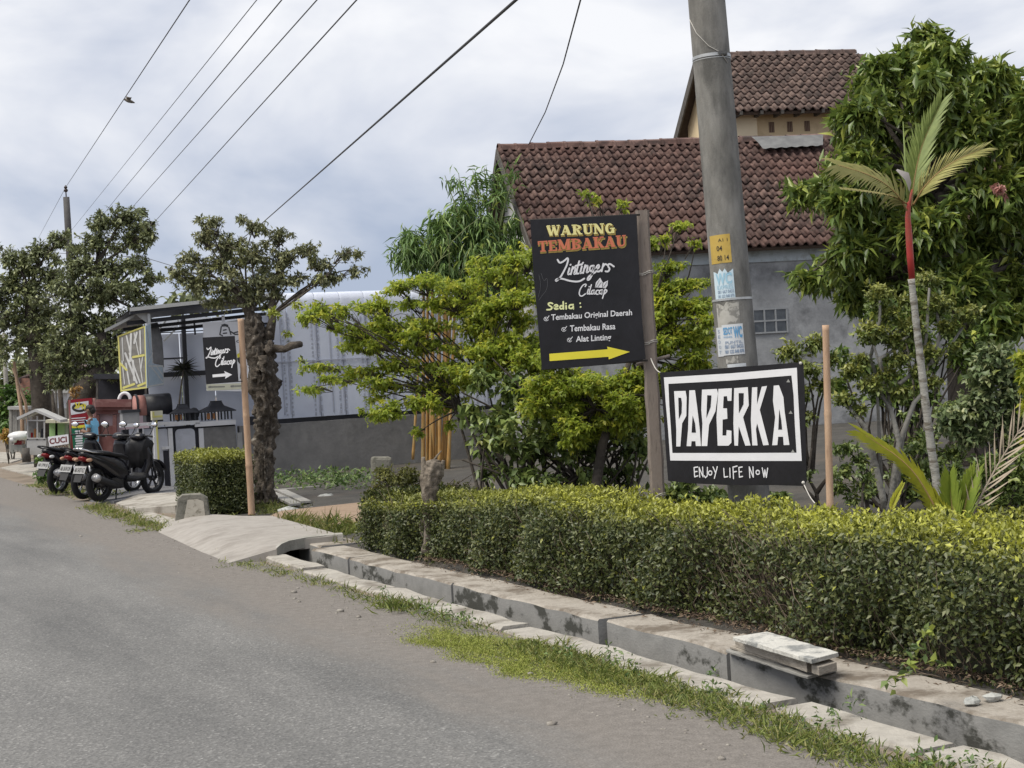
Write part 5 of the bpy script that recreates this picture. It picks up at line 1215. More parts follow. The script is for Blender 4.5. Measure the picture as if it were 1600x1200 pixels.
lb = P(393.5, 805, 20.2); lt = P(376, 498, 20.0)
bamboo('bamboo_stick', 'pale bamboo stick holding the small black arrow sign beside the gnarled trunk', lb, lt, 0.047, bamboo_pale, 'sticks holding signs', 4)
SPn = Plane(P(317, 530, 20.05), P(372, 524, 19.95) - P(317, 530, 20.05))
T = thing('small_arrow_sign', 'small black sign with white script and a white arrow on the pale bamboo stick', 'sign', SPn.px(345, 600))
q = MB(); q.poly([SPn.px(*z9(*p)) for p in ((152, 345), (612, 322), (640, 600), (668, 972), (725, 968), (725, 982), (205, 1020), (180, 700))], None, 0.01, SPn.N); q.build('board', black_print, T)
def remap(st_, f): return [SPn.uv(*z9(*f(*p))) for p in smooth2(st_, 2 if len(st_) > 2 else 0)]
q = MB(); f1 = lambda x, y: (205 + (x - 292) * 0.87, 470 + (y - 350) * 1.02 - (x - 292) * 0.05 + 10); f2 = lambda x, y: (338 + (x - 448) * 1.5, 625 + (y - 532) * 1.75 - (x - 448) * 0.10)
for st_ in SCRIPT: stroke(q, SPn, remap(st_, f1), 0.014, 0.004)
for st_ in SCRIPT2: stroke(q, SPn, remap(st_, f2), 0.014, 0.004)
q.build('script_lettering', white_print, T)
q = MB(); q.poly([SPn.px(*z9(*p), 0.004) for p in ((295, 880), (480, 862), (462, 828), (578, 880), (478, 940), (485, 905), (298, 920))], None, 0, SPn.N); q.build('arrow', white_print, T)

# spiky dracaena behind the ornamental wall
T = thing('spiky_dracaena', 'spiky rosette plant on a thin bare stem inside the kiosk', 'plant', RS(278, 660, WS + 0.6))
q = MB(); hd = RS(287, 578, WS + 0.6); q.tube(bez(RS(278, 660, WS + 0.6), hd, 0.0, 6, 0.02), [0.02, 0.018, 0.016, 0.014, 0.014, 0.014], 6); q.build('stem', bark0 if 'bark0' in globals() else material('dry_stem', (0.12, 0.10, 0.08), (0.18, 0.15, 0.12), 12, 0.9), T)
LV = Leaves(); k = 70; dd = rdir(k) * np.array([1, 1, 0.8]) + np.array([0, 0, 0.25]); LV.add(np.tile(hd, (k, 1)), dd, nrmz(np.array([0, 0, 1.0]) + rng.normal(size=(k, 3)) * 0.3), rng.uniform(0.22, 0.36, k), 0.02)
LV.build('leaf_rosette', leaf_material('dracaena_leaf', (0.02, 0.022, 0.018), (0.04, 0.045, 0.03), (0.08, 0.085, 0.05), (0.2, 0.2, 0.1)), T, kind=None)

# kilometre marker
T = thing('marker_stone', 'squat weathered concrete kilometre stone with a pale face beside the driveway', 'marker stone', G(300, 818))
mk = MB(); mpx = [(273, 822), (328, 812), (323, 776), (312, 772), (284, 773), (276, 779)]
MP = Plane(G(273, 826, -0.02), np.array([0.985, 0.17, 0]))
out = [MP.px(*p) for p in ((271.5, 828), (326, 814), (329, 812), (324, 778), (313, 771.5), (284, 773), (277, 779))]
th = -MP.N * 0.20
rg = lambda o, k: [np.mean(out, 0) + (p - np.mean(out, 0)) * k + o for p in out]
mk.loft([rg(np.zeros(3) - MP.N * 0.0, 0.95), rg(-MP.N * 0.02, 1.0), rg(th + MP.N * 0.02, 1.0), rg(th, 0.95)], smooth=False)
mk.build('stone_body', material('mossy_concrete', (0.15, 0.145, 0.125), (0.22, 0.21, 0.18), 7, 0.95, 0.5, 40, c3=(0.085, 0.085, 0.07), s3=6, p3=(0.5, 0.65)), T)
q = MB(); q.poly([MP.px(*p, 0.006) for p in ((286, 818), (321, 810), (318, 783), (308, 780), (293, 781))], None, 0.008, MP.N); q.build('pale_face', material('chalky_face', (0.46, 0.43, 0.37), (0.38, 0.35, 0.30), 14, 0.95, c3=(0.24, 0.22, 0.18), s3=20, p3=(0.55, 0.62)), T)

# slab stack on the drain wall
S0 = P(1225, 1040, 7.35)
def slabbox(name, label, cat, pxs, z0, z1, mat, grp=None, jit=0.004):
    lo = [G(x, y, z0) for x, y in pxs]; hi = [np.array([p[0], p[1], z1]) for p in lo]
    T = thing(name, label, cat, np.mean(lo, 0))
    q = MB(); rings = []
    n_ = 14
    for i in range(n_):
        u = i / (n_ - 1); j = lambda: np.array([random.uniform(-jit, jit), random.uniform(-jit, jit), random.uniform(-jit, jit)])
        a, b_ = lo[0] + (lo[1] - lo[0]) * u, lo[3] + (lo[2] - lo[3]) * u; c_, d_ = hi[3] + (hi[2] - hi[3]) * u, hi[0] + (hi[1] - hi[0]) * u
        rings.append([a + j() * 0.5, b_ + j() * 0.5, c_ + j(), (c_ + d_) / 2 + j() * 0.7, d_ + j()])
    q.loft(rings, smooth=False); q.build('slab_body', mat, T, bevel=0.003); return T
oldw = material('weathered_board', (0.30, 0.27, 0.23), (0.40, 0.36, 0.31), 6, 0.9, 0.35, 40, c3=(0.2, 0.175, 0.145), s3=4, p3=(0.5, 0.65), stretch=(1, 1, 3))
conslab = material('bleached_slab', (0.45, 0.44, 0.41), (0.55, 0.54, 0.50), 6, 0.95, 0.4, 60, c3=(0.22, 0.225, 0.22), s3=5, p3=(0.5, 0.6))
gw = material('grey_plank', (0.24, 0.235, 0.22), (0.33, 0.32, 0.30), 6, 0.9, 0.3, 40)
slabbox('thin_plank', 'thin cracked grey plank lying on the drain wall at the bottom of the slab stack', 'plank', [(1135, 1020), (1262, 1062), (1308, 1049), (1180, 1006)], 0.068, 0.083, gw)
slabbox('thin_plank', 'warped thin plank in the middle of the slab stack on the drain wall', 'plank', [(1140, 1014), (1268, 1052), (1290, 1044), (1170, 1003)], 0.084, 0.098, oldw)
slabbox('timber_block', 'squared timber block poking out beneath the right end of the pale slab', 'timber', [(1268, 1052), (1280, 1056), (1308, 1048), (1294, 1042)], 0.10, 0.142, oldw, jit=0.0015)
slabbox('timber_beam', 'long squared timber beam carrying the pale slab along the drain edge', 'timber', [(1149, 1011), (1261, 1051), (1272, 1047), (1162, 1006)], 0.10, 0.157, oldw, jit=0.0015)
slabbox('pale_slab', 'bleached pale concrete slab lying on top of the timber by the hedge', 'slab', [(1145, 1001), (1268, 1038), (1311, 1026), (1199, 993)], 0.159, 0.181, conslab, jit=0.002)

# loose stones
stm = material('pale_stone', (0.38, 0.39, 0.37), (0.48, 0.48, 0.46), 9, 0.9, 0.4, 40, c3=(0.24, 0.245, 0.23), s3=8)
for (px, py, r_, lab) in ((1519, 1098, 0.045, 'flat pale stone lying at the foot of the hedge, left one of the pair'), (1551, 1092, 0.045, 'rounder pale stone at the foot of the hedge, right one of the pair')):
    T = thing('stone', lab, 'stone', G(px, py, 0.08)); q = MB(); q.ell(G(px, py - 3, 0.085), (r_, r_ * 0.75, r_ * 0.42), 7, 5, Matrix.Rotation(0.3, 3, 'Z'), 0.25); q.sm = [False] * len(q.f); q.build('stone_body', stm, T)

# ================================================================== MOTOR SCOOTERS
tyre_m = material('tyre_rubber', (0.012, 0.012, 0.013), (0.022, 0.022, 0.023), 20, 0.8); rim_dark = material('dark_alloy', (0.05, 0.05, 0.055), (0.08, 0.08, 0.085), 10, 0.35, metal=0.7); rim_lite = material('bright_alloy', (0.55, 0.55, 0.56), (0.45, 0.45, 0.46), 10, 0.3, metal=0.8)
black_gloss = material('black_gloss_paint', (0.009, 0.009, 0.012), (0.013, 0.013, 0.017), 4, 0.16, spec=0.5); black_mat = material('black_plastic', (0.014, 0.014, 0.016), (0.022, 0.022, 0.024), 20, 0.55); seat_m = material('seat_vinyl', (0.016, 0.016, 0.018), (0.024, 0.024, 0.026), 30, 0.5, 0.1, 90)
chrome = material('chrome_trim', (0.75, 0.75, 0.76), (0.66, 0.66, 0.68), 9, 0.12, metal=1.0); redl = material('red_lens', (0.22, 0.012, 0.015), (0.17, 0.01, 0.012), 9, 0.15); whitep = material('white_gloss_paint', (0.70, 0.70, 0.70), (0.62, 0.62, 0.62), 9, 0.25); platem = material('number_plate_face', (0.36, 0.36, 0.36), (0.28, 0.28, 0.28), 30, 0.5); mirr = material('mirror_glass', (0.9, 0.9, 0.92), (0.85, 0.85, 0.87), 3, 0.05, metal=1.0)
silv = material('silver_paint', (0.40, 0.40, 0.41), (0.33, 0.33, 0.34), 9, 0.35, metal=0.5); orange_l = material('clear_orange_lens', (0.5, 0.3, 0.2), (0.45, 0.26, 0.17), 9, 0.2)
def rsec(x_, zc, hz, hw_, n_=12, pw=2.6):
    out = []
    for k in range(n_):
        a = 2 * math.pi * k / n_; c_, s_ = math.cos(a), math.sin(a)
        out.append((x_, hw_ * math.copysign(abs(c_) ** (2 / pw), c_), zc + hz * math.copysign(abs(s_) ** (2 / pw), s_)))
    return out
def wheel(parent, x_, r_, rimmat, w_=0.052):
    q = MB(); rings = []
    for k in range(29):
        a = 2 * math.pi * k / 28; c_ = np.array([x_, 0, r_]); d_ = np.array([math.cos(a), 0, math.sin(a)])
        rings.append([tuple(c_ + d_ * rr + np.array([0, yy, 0])) for rr, yy in ((r_ - 0.085, -w_ * 0.7), (r_ - 0.05, -w_), (r_ - 0.018, -w_ * 0.85), (r_, -w_ * 0.3), (r_, w_ * 0.3), (r_ - 0.018, w_ * 0.85), (r_ - 0.05, w_), (r_ - 0.085, w_ * 0.7))])
    q.loft(rings, closed=False, caps=False); wh = q.build('wheel', tyre_m, parent, local=True)
    q = MB(); rings = []
    for k in range(25):
        a = 2 * math.pi * k / 24; d_ = np.array([math.cos(a), 0, math.sin(a)]); c_ = np.array([x_, 0, r_])
        rings.append([tuple(c_ + d_ * rr + np.array([0, yy, 0])) for rr, yy in ((r_ - 0.08, -0.036), (r_ - 0.098, -0.034), (r_ - 0.102, 0.0), (r_ - 0.098, 0.034), (r_ - 0.08, 0.036))])
    q.loft(rings, closed=False, caps=False)
    for k in range(5):
        a = 2 * math.pi * k / 5 + 0.3
        for da in (-0.12, 0.12): q.tube([(x_ + 0.03 * math.cos(a), 0, r_ + 0.03 * math.sin(a)), (x_ + (r_ - 0.1) * math.cos(a + da), 0, r_ + (r_ - 0.1) * math.sin(a + da))], [0.014, 0.010], 5)
    q.tube([(x_, -0.05, r_), (x_, 0.05, r_)], 0.045, 10)
    q.build('rim', rimmat, wh, local=True)
    return wh
def scooter(label, s, t, heading, body, rimmat, lean=0.10, steer=0.0, tailw=False, plate='AB 5427 KZ', rail=chrome):
    p = W(s, t, 0.01); T = thing('motor_scooter', label, 'motor scooter', p, 'motor scooters parked by the ornamental wall')
    WB = 1.28
    wheel(T, 0, 0.285, rimmat, 0.055); wheel(T, WB, 0.28, rimmat, 0.045)
    q = MB(); q.loft([rsec(-0.42, 0.80, 0.02, 0.05), rsec(-0.36, 0.78, 0.05, 0.09), rsec(-0.2, 0.71, 0.10, 0.125), rsec(0.0, 0.64, 0.14, 0.145), rsec(0.2, 0.56, 0.19, 0.155), rsec(0.38, 0.50, 0.20, 0.15), rsec(0.5, 0.46, 0.18, 0.135), rsec(0.58, 0.42, 0.14, 0.12)])
    q.build('body', body, T, local=True)
    q = MB(); q.loft([rsec(-0.40, 0.835, 0.012, 0.05), rsec(-0.3, 0.83, 0.03, 0.10), rsec(-0.1, 0.80, 0.04, 0.13), rsec(0.12, 0.775, 0.04, 0.14), rsec(0.22, 0.75, 0.035, 0.14), rsec(0.45, 0.715, 0.035, 0.125), rsec(0.60, 0.67, 0.03, 0.09), rsec(0.64, 0.64, 0.02, 0.06)]); q.build('seat', seat_m, T, local=True)
    q = MB()
    for y in (-0.12, 0.12): q.tube([(-0.05, y * 1.1, 0.79), (-0.28, y, 0.82), (-0.46, y * 0.85, 0.87), (-0.5, y * 0.4, 0.885)], 0.014, 6)
    q.tube([(-0.5, -0.05, 0.885), (-0.5, 0.05, 0.885)], 0.014, 6); q.build('grab_rail', rail, T, local=True)
    q = MB(); q.loft([rsec(0.52, 0.34, 0.07, 0.16), rsec(0.7, 0.31, 0.045, 0.18), rsec(0.9, 0.32, 0.05, 0.18), rsec(0.98, 0.36, 0.08, 0.16)]); q.build('floorboard', black_mat, T, local=True)
    q = MB(); rings = []
    for x_, z_, hw_, hd in ((0.95, 0.30, 0.10, 0.05), (0.98, 0.40, 0.16, 0.07), (1.02, 0.55, 0.21, 0.08), (1.02, 0.70, 0.22, 0.08), (0.985, 0.84, 0.17, 0.075), (0.945, 0.93, 0.11, 0.06)):
        ring_ = []
        for k in range(12):
            a = 2 * math.pi * k / 12; ring_.append((x_ + hd * math.cos(a) * (1.6 if math.cos(a) > 0 else 0.7), hw_ * math.sin(a), z_))
        rings.append(ring_)
    q.loft(rings); q.build('front_shield', body, T, local=True)
    q = MB(); q.ell((1.12, 0, 0.72), (0.05, 0.13, 0.07), 10, 6); q.build('headlight', material('headlight_lens', (0.6, 0.62, 0.64), (0.5, 0.52, 0.54), 9, 0.1), T, local=True)
    q = MB(); rings = []
    for k in range(9):
        a = math.radians(20 + k * 17); r1 = 0.315; rings.append([(WB + r1 * math.cos(a), y, 0.28 + r1 * math.sin(a)) for y in (-0.075, -0.05, 0.05, 0.075)] + [(WB + (r1 - 0.02) * math.cos(a), y, 0.28 + (r1 - 0.02) * math.sin(a)) for y in (0.07, -0.07)])
    q.loft(rings); fd = q.build('front_fender', body, T, local=True)
    if not tailw:
        q = MB(); q.loft([[(WB - 0.12 + 0.01, y, 0.595 - abs(y) * 0.2) for y in (-0.076, 0.076)] + [(WB - 0.12, y, 0.575) for y in (0.08, -0.08)], [(WB + 0.06, y, 0.60 - abs(y) * 0.2) for y in (-0.076, 0.076)] + [(WB + 0.06, y, 0.58) for y in (0.08, -0.08)]]); q.build('silver_strip', silv, fd, local=True)
    q = MB()
    for y in (-0.085, 0.085): q.tube([(WB, y, 0.28), (WB - 0.10, y * 0.95, 0.62)], 0.022, 7)
    q.tube([(WB - 0.1, 0, 0.55), (0.98, 0, 0.95)], 0.03, 7); q.build('fork', rim_dark, T, local=True)
    q = MB(); q.loft([rsec(0.86, 0.985, 0.035, 0.10), rsec(0.93, 1.0, 0.06, 0.14), rsec(1.03, 0.97, 0.06, 0.12), rsec(1.09, 0.93, 0.03, 0.07)]); q.build('handlebar_cover', body, T, local=True)
    for sg in (-1, 1):
        q = MB(); q.tube([(0.95, sg * 0.1, 0.995), (0.93, sg * 0.22, 1.01), (0.87, sg * 0.36, 1.0)], [0.014, 0.015, 0.018], 7); hb = q.build('handlebar', black_mat, T, local=True)
        q = MB(); q.tube([(0.97, sg * 0.24, 1.01), (0.92, sg * 0.37, 0.995)], 0.007, 5); q.build('brake_lever', rim_lite, hb, local=True)
        q = MB(); q.tube([(0.94, sg * 0.24, 1.01), (0.97, sg * 0.28, 1.10), (0.96, sg * 0.31, 1.16)], 0.007, 5); Mx = Matrix.Rotation(sg * 0.2, 3, 'Z') @ Matrix.Rotation(0.0, 3, 'X'); q.ell((0.965, sg * 0.33, 1.19), (0.022, 0.075, 0.045), 12, 8, Mx); mi_ = q.build('mirror', black_mat, T, local=True)
        q = MB(); q.ell((0.950, sg * 0.33, 1.19), (0.012, 0.068, 0.040), 12, 8, Mx); q.build('mirror_glass', mirr, mi_, local=True)
    q = MB(); q.loft([rsec(-0.43, 0.735, 0.015, 0.05, 10), rsec(-0.40, 0.725, 0.035, 0.075, 10), rsec(-0.30, 0.69, 0.05, 0.08, 10)]); q.build('tail_light', redl, T, local=True)
    for sg in (-1, 1):
        q = MB(); q.ell((-0.36, sg * 0.125, 0.70), (0.07, 0.03, 0.03), 9, 5); q.build('indicator', whitep if tailw else orange_l, T, local=True)
    q = MB(); q.loft([[(-0.30, -0.09, 0.66), (-0.30, 0.09, 0.66), (-0.28, 0.09, 0.67), (-0.28, -0.09, 0.67)], [(-0.45, -0.085, 0.50), (-0.45, 0.085, 0.50), (-0.43, 0.085, 0.50), (-0.43, -0.085, 0.50)], [(-0.52, -0.07, 0.36), (-0.52, 0.07, 0.36), (-0.50, 0.07, 0.36), (-0.50, -0.07, 0.36)]], smooth=False); mg = q.build('rear_mudguard', black_mat, T, local=True)
    q = MB(); q.loft([[(-0.42, -0.115, 0.60), (-0.42, 0.115, 0.60), (-0.41, 0.115, 0.605), (-0.41, -0.115, 0.605)], [(-0.475, -0.115, 0.49), (-0.475, 0.115, 0.49), (-0.465, 0.115, 0.49), (-0.465, -0.115, 0.49)]], smooth=False); npl = q.build('number_plate', platem, mg, local=True)
    V, Fs = text_geo(plate, 0.01); lo = V.min(0); hi = V.max(0); V = (V - lo) / (hi - lo)
    q = MB(); q.add([(-0.4755 - 0.003 + 0.055 * (0.2 + 0.6 * v[1]), 0.10 - 0.20 * v[0], 0.49 + 0.11 * (0.2 + 0.6 * v[1])) for v in V], Fs)
    for (a, b, c) in [(0, 0, 0)]: pass
    # keep plate lettering off thing > part > sub-part depth: it hangs on the scooter itself
    q.build('plate_lettering', blk, T, local=True)
    q = MB(); q.tube([(0.35, -0.13, 0.22), (0.1, -0.17, 0.28), (-0.32, -0.19, 0.42)], [0.03, 0.062, 0.066], 12); ex = q.build('exhaust', black_mat, T, local=True)
    q = MB(); q.tube([(-0.27, -0.215, 0.40), (-0.34, -0.215, 0.43)], [0.066, 0.064], 12); q.tube([(-0.33, -0.19, 0.425), (-0.345, -0.19, 0.43)], 0.045, 10); q.build('exhaust_cap', silv, ex, local=True)
    q = MB(); q.box((0.12, 0.09, 0.30), (0.42, 0.10, 0.15)); q.tube([(0.0, 0.05, 0.285), (0.0, -0.09, 0.285)], 0.06, 9); q.box((0.32, 0.0, 0.28), (0.26, 0.2, 0.18)); q.build('engine', rim_dark, T, local=True)
    q = MB(); q.tube([(-0.02, 0.11, 0.32), (-0.08, 0.12, 0.60)], 0.028, 8); q.build('shock_absorber', rim_lite, T, local=True)
    q = MB()
    for y in (-0.09, 0.09): q.tube([(0.30, y, 0.20), (0.22, y * 1.5, 0.0)], 0.012, 6)
    q.tube([(0.22, -0.135, 0.012), (0.22, 0.135, 0.012)], 0.012, 6); q.build('stand', rim_dark, T, local=True)
    T.rotation_mode = 'XYZ'; T.rotation_euler = (lean, 0, heading - 0.09); T.scale = (1.0, 1.0, 1.0)
    return T
d_h = W(1.03, 1.03) ; hd_ = math.atan2(d_h[1], d_h[0])
scooter('nearest black motor scooter with dark wheels, right of the other two', 25.1, 4.32, hd_ - 0.03, black_gloss, rim_dark, 0.05, plate='AB 5427 KZ')
scooter('black motor scooter in the middle with a silver number plate and bright spokes', 26.15, 4.24, hd_ + 0.02, black_gloss, rim_lite, 0.07, plate='AB 2618 OH', rail=black_mat)
scooter('farthest motor scooter, with white indicators and a red tail light, left of the others', 28.3, 4.15, hd_ + 0.10, black_gloss, rim_lite, 0.08, tailw=True, plate='AB 3790 JE', rail=black_mat)

# dark raincoat draped over the front of the nearest scooter
T = thing('draped_raincoat', 'black raincoat draped over the handlebar of the nearest motor scooter', 'raincoat', W(26.0, 5.25, 0.5))
q = MB(); rings = []
fwd = np.array([math.cos(hd_ - 0.12), math.sin(hd_ - 0.12), 0]); c0 = W(25.1, 4.32, 0) + fwd * 1.03; sid = np.array([-fwd[1], fwd[0], 0])
for j, (z_, w_, dp) in enumerate(((1.00, 0.08, 0.08), (0.97, 0.21, 0.13), (0.88, 0.24, 0.17), (0.75, 0.22, 0.16), (0.62, 0.19, 0.13), (0.50, 0.13, 0.09))):
    rings.append([c0 + sid * (w_ * math.sin(a) * (1 + 0.22 * math.sin(5 * a + j * 0.6))) + fwd * (dp * math.cos(a) * (1 + 0.25 * math.cos(4 * a + j * 0.8))) + UPV * (z_ + 0.02 * math.sin(3 * a + j)) for a in np.linspace(0, 2 * math.pi, 19)[:-1]])
q.loft(rings)
for i in range(len(q.v)):
    v = np.array(q.v[i]); q.v[i] = tuple(v + 0.06 * np.array([mnoise.noise(Vector(tuple(v * 9))), mnoise.noise(Vector(tuple(v * 9 + 7))), mnoise.noise(Vector(tuple(v * 7 + 3)))]))
q.build('cloth', material('black_raincoat', (0.010, 0.010, 0.012), (0.016, 0.016, 0.018), 9, 0.45, 0.3, 14), T)

# ================================================================== PERSON WITH FOLDED ARMS
def skinned(name, verts, edges, radii, mat, parent, sub=2, root=0):
    me = bpy.data.meshes.new(name); me.from_pydata([tuple(v) for v in verts], edges, []); o = bpy.data.objects.new(name, me); COL.objects.link(o); o.parent = parent
    md = o.modifiers.new('skin', 'SKIN'); md.use_smooth_shade = True
    if not me.skin_vertices: me.attributes.new('x', 'FLOAT', 'POINT')
    sv = me.skin_vertices[0].data
    for i, r_ in enumerate(radii):
        sv[i].radius = r_ if hasattr(r_, '__len__') else (r_, r_); sv[i].use_root = (i == root)
    sb = o.modifiers.new('smooth', 'SUBSURF'); sb.levels = sub; sb.render_levels = sub
    me.materials.append(mat); return o
pp_ = P(149, 752, 31.2); pp_[2] = 0.02
PE = thing('person', 'person in a light blue t-shirt standing with folded arms beside the menu board', 'person', pp_)
PE.rotation_euler = (0, 0, rad(-8)); PE.scale = (0.92, 0.92, 0.91)
skin_m = material('brown_skin', (0.17, 0.095, 0.065), (0.20, 0.115, 0.08), 8, 0.6); shirt_m = material('light_blue_cotton', (0.16, 0.42, 0.62), (0.22, 0.50, 0.70), 5, 0.85, 0.25, 15); trous = material('dark_trousers', (0.03, 0.032, 0.04), (0.045, 0.047, 0.055), 9, 0.85); hair_m = material('black_hair', (0.012, 0.010, 0.009), (0.022, 0.018, 0.016), 40, 0.55, 0.4, 60)
# the figure faces local -x (towards the left of the picture)
BV = [(0, 0, 0.86), (0.0, 0, 1.05), (-0.01, 0, 1.22), (0.0, 0, 1.34), (-0.015, 0, 1.42), (-0.03, 0, 1.48), (-0.04, 0, 1.545), (-0.045, 0, 1.60), (-0.035, 0, 1.645),
      (0, 0.085, 0.82), (-0.01, 0.09, 0.47), (0.02, 0.09, 0.10), (-0.11, 0.10, 0.035), (0, -0.085, 0.82), (-0.01, -0.09, 0.47), (0.02, -0.09, 0.10), (-0.11, -0.10, 0.035),
      (0, 0.17, 1.33), (0.02, 0.22, 1.10), (-0.17, 0.10, 1.09), (-0.22, -0.06, 1.12), (0, -0.17, 1.33), (0.01, -0.22, 1.08), (-0.18, -0.14, 1.12), (-0.22, 0.05, 1.15)]
BE = [(0, 1), (1, 2), (2, 3), (3, 4), (4, 5), (5, 6), (6, 7), (7, 8), (0, 9), (9, 10), (10, 11), (11, 12), (0, 13), (13, 14), (14, 15), (15, 16), (3, 17), (17, 18), (18, 19), (19, 20), (3, 21), (21, 22), (22, 23), (23, 24)]
BR = [(0.11, 0.14), (0.10, 0.13), (0.11, 0.15), (0.09, 0.12), (0.05, 0.055), (0.06, 0.055), (0.09, 0.072), (0.095, 0.075), (0.07, 0.06), 0.08, 0.055, 0.04, 0.035, 0.08, 0.055, 0.04, 0.035, 0.055, 0.045, 0.036, 0.03, 0.055, 0.045, 0.036, 0.03]
body_o = skinned('body', BV, BE, BR, skin_m, PE)
skinned('t_shirt', [(0, 0, 0.80), (0.0, 0, 0.92), (0.0, 0, 1.05), (-0.01, 0, 1.2), (0.0, 0, 1.32), (-0.01, 0, 1.385), (0.0, 0.18, 1.325), (0.015, 0.215, 1.17), (0, -0.18, 1.325), (0.01, -0.215, 1.17)], [(0, 1), (1, 2), (2, 3), (3, 4), (4, 5), (4, 6), (6, 7), (4, 8), (8, 9)], [(0.13, 0.165), (0.135, 0.165), (0.13, 0.16), (0.135, 0.17), (0.115, 0.14), (0.065, 0.075), 0.075, 0.066, 0.075, 0.066], shirt_m, PE)
skinned('trousers', [(0, 0, 0.92), (0, 0, 0.82), (0, 0.09, 0.76), (-0.01, 0.093, 0.47), (0.02, 0.093, 0.12), (0, -0.09, 0.76), (-0.01, -0.093, 0.47), (0.02, -0.093, 0.12)], [(0, 1), (1, 2), (2, 3), (3, 4), (1, 5), (5, 6), (6, 7)], [(0.115, 0.15), (0.12, 0.15), 0.095, 0.072, 0.06, 0.095, 0.072, 0.06], trous, PE)
q = MB(); q.ell((-0.022, 0, 1.615), (0.108, 0.088, 0.088), 14, 9, None, 0.05); q.ell((0.03, 0, 1.57), (0.07, 0.08, 0.085), 12, 8, None, 0.05); q.build('hair', hair_m, PE, local=True)
q = MB(); q.loft([[(-0.125, -0.014, 1.555), (-0.125, 0.014, 1.555), (-0.12, 0.008, 1.60), (-0.12, -0.008, 1.60)], [(-0.16, -0.010, 1.548), (-0.16, 0.010, 1.548), (-0.135, 0.006, 1.59), (-0.135, -0.006, 1.59)]]); q.build('nose', skin_m, body_o, local=True)
for sg in (-1, 1):
    q = MB(); q.ell((-0.03, sg * 0.083, 1.57), (0.022, 0.012, 0.034), 8, 6); q.build('ear', skin_m, body_o, local=True)
    q = MB(); q.ell((-0.132, sg * 0.032, 1.595), (0.008, 0.012, 0.007), 8, 5); q.build('eye', hair_m, body_o, local=True)
q = MB(); q.ell((-0.132, 0, 1.517), (0.010, 0.024, 0.006), 8, 5); q.build('mouth', material('lips', (0.2, 0.07, 0.06), (0.18, 0.06, 0.05), 5, 0.5), body_o, local=True)
# fingers of the two hands resting on the folded arms
for (hx, hy, hz, sg) in ((-0.225, -0.075, 1.12, -1), (-0.225, 0.065, 1.15, 1)):
    q = MB()
    for k in range(4): q.tube([(hx + 0.01, hy, hz + 0.022 - k * 0.016), (hx - 0.005, hy + sg * 0.05, hz + 0.02 - k * 0.016), (hx + 0.02, hy + sg * (0.085 - abs(k - 1.3) * 0.007), hz + 0.016 - k * 0.015)], [0.009, 0.0085, 0.007], 6)
    q.tube([(hx, hy - sg * 0.01, hz + 0.02), (hx - 0.01, hy + sg * 0.015, hz + 0.05), (hx, hy + sg * 0.035, hz + 0.06)], [0.011, 0.01, 0.008], 6)
    q.build('hand', skin_m, body_o, local=True)

# ================================================================== STALLS AND CLUTTER FAR LEFT
maroon = material('maroon_paint', (0.125, 0.052, 0.05), (0.165, 0.075, 0.07), 3, 0.7, c3=(0.22, 0.125, 0.115), s3=2.5); pink = material('faded_pink_paint', (0.42, 0.34, 0.37), (0.36, 0.29, 0.32), 3, 0.8)
MY = 34.0; mp_ = lambda x, y, dY=0.0: P(x, y, MY + dY)
T = thing('maroon_wall', 'maroon and pink garden wall with a stepped cap behind the folded-arm person', 'wall', mp_(185, 720))
def frontbox(mb, x0_, x1_, y0_, y1_, Y, depth):
    a, b_, c_, d_ = P(x0_, y1_, Y), P(x1_, y1_, Y), P(x1_, y0_, Y), P(x0_, y0_, Y); D = np.array([-0.17, 0.98, 0]) * depth
    vv = [a, b_, c_, d_, a + D, b_ + D, c_ + D, d_ + D]; mb.add(vv, [(0, 1, 2, 3), (5, 4, 7, 6), (4, 0, 3, 7), (1, 5, 6, 2), (3, 2, 6, 7), (4, 5, 1, 0)])
q = MB(); frontbox(q, 143, 232, 645, 735, MY, 0.3); q.build('wall_body', pink, T)
for (x0_, x1_, y0_, y1_, dY) in ((138, 216, 628, 636, -0.25), (142, 213, 636, 641, -0.18), (145, 211, 641, 647, -0.1), (150, 212, 624, 629, -0.15)):
    q = MB(); frontbox(q, x0_, x1_, y0_, y1_, MY + dY, 0.6); q.build('cap_course', maroon, T)
for x0_ in (149, 176): 
    q = MB(); frontbox(q, x0_, x0_ + 6, 648, 735, MY - 0.12, 0.2); q.build('pillar', maroon, T)
q = MB(); frontbox(q, 156, 177, 665, 735, MY - 0.05, 0.2); q.build('lower_panel', maroon, T)
q = MB(); q.tube([mp_(195 + 9 * math.cos(a), 626 - 12 * math.sin(a), 0.1) for a in np.linspace(0, math.pi, 12)], 0.04, 6); q.build('arch_ornament', wht, T)

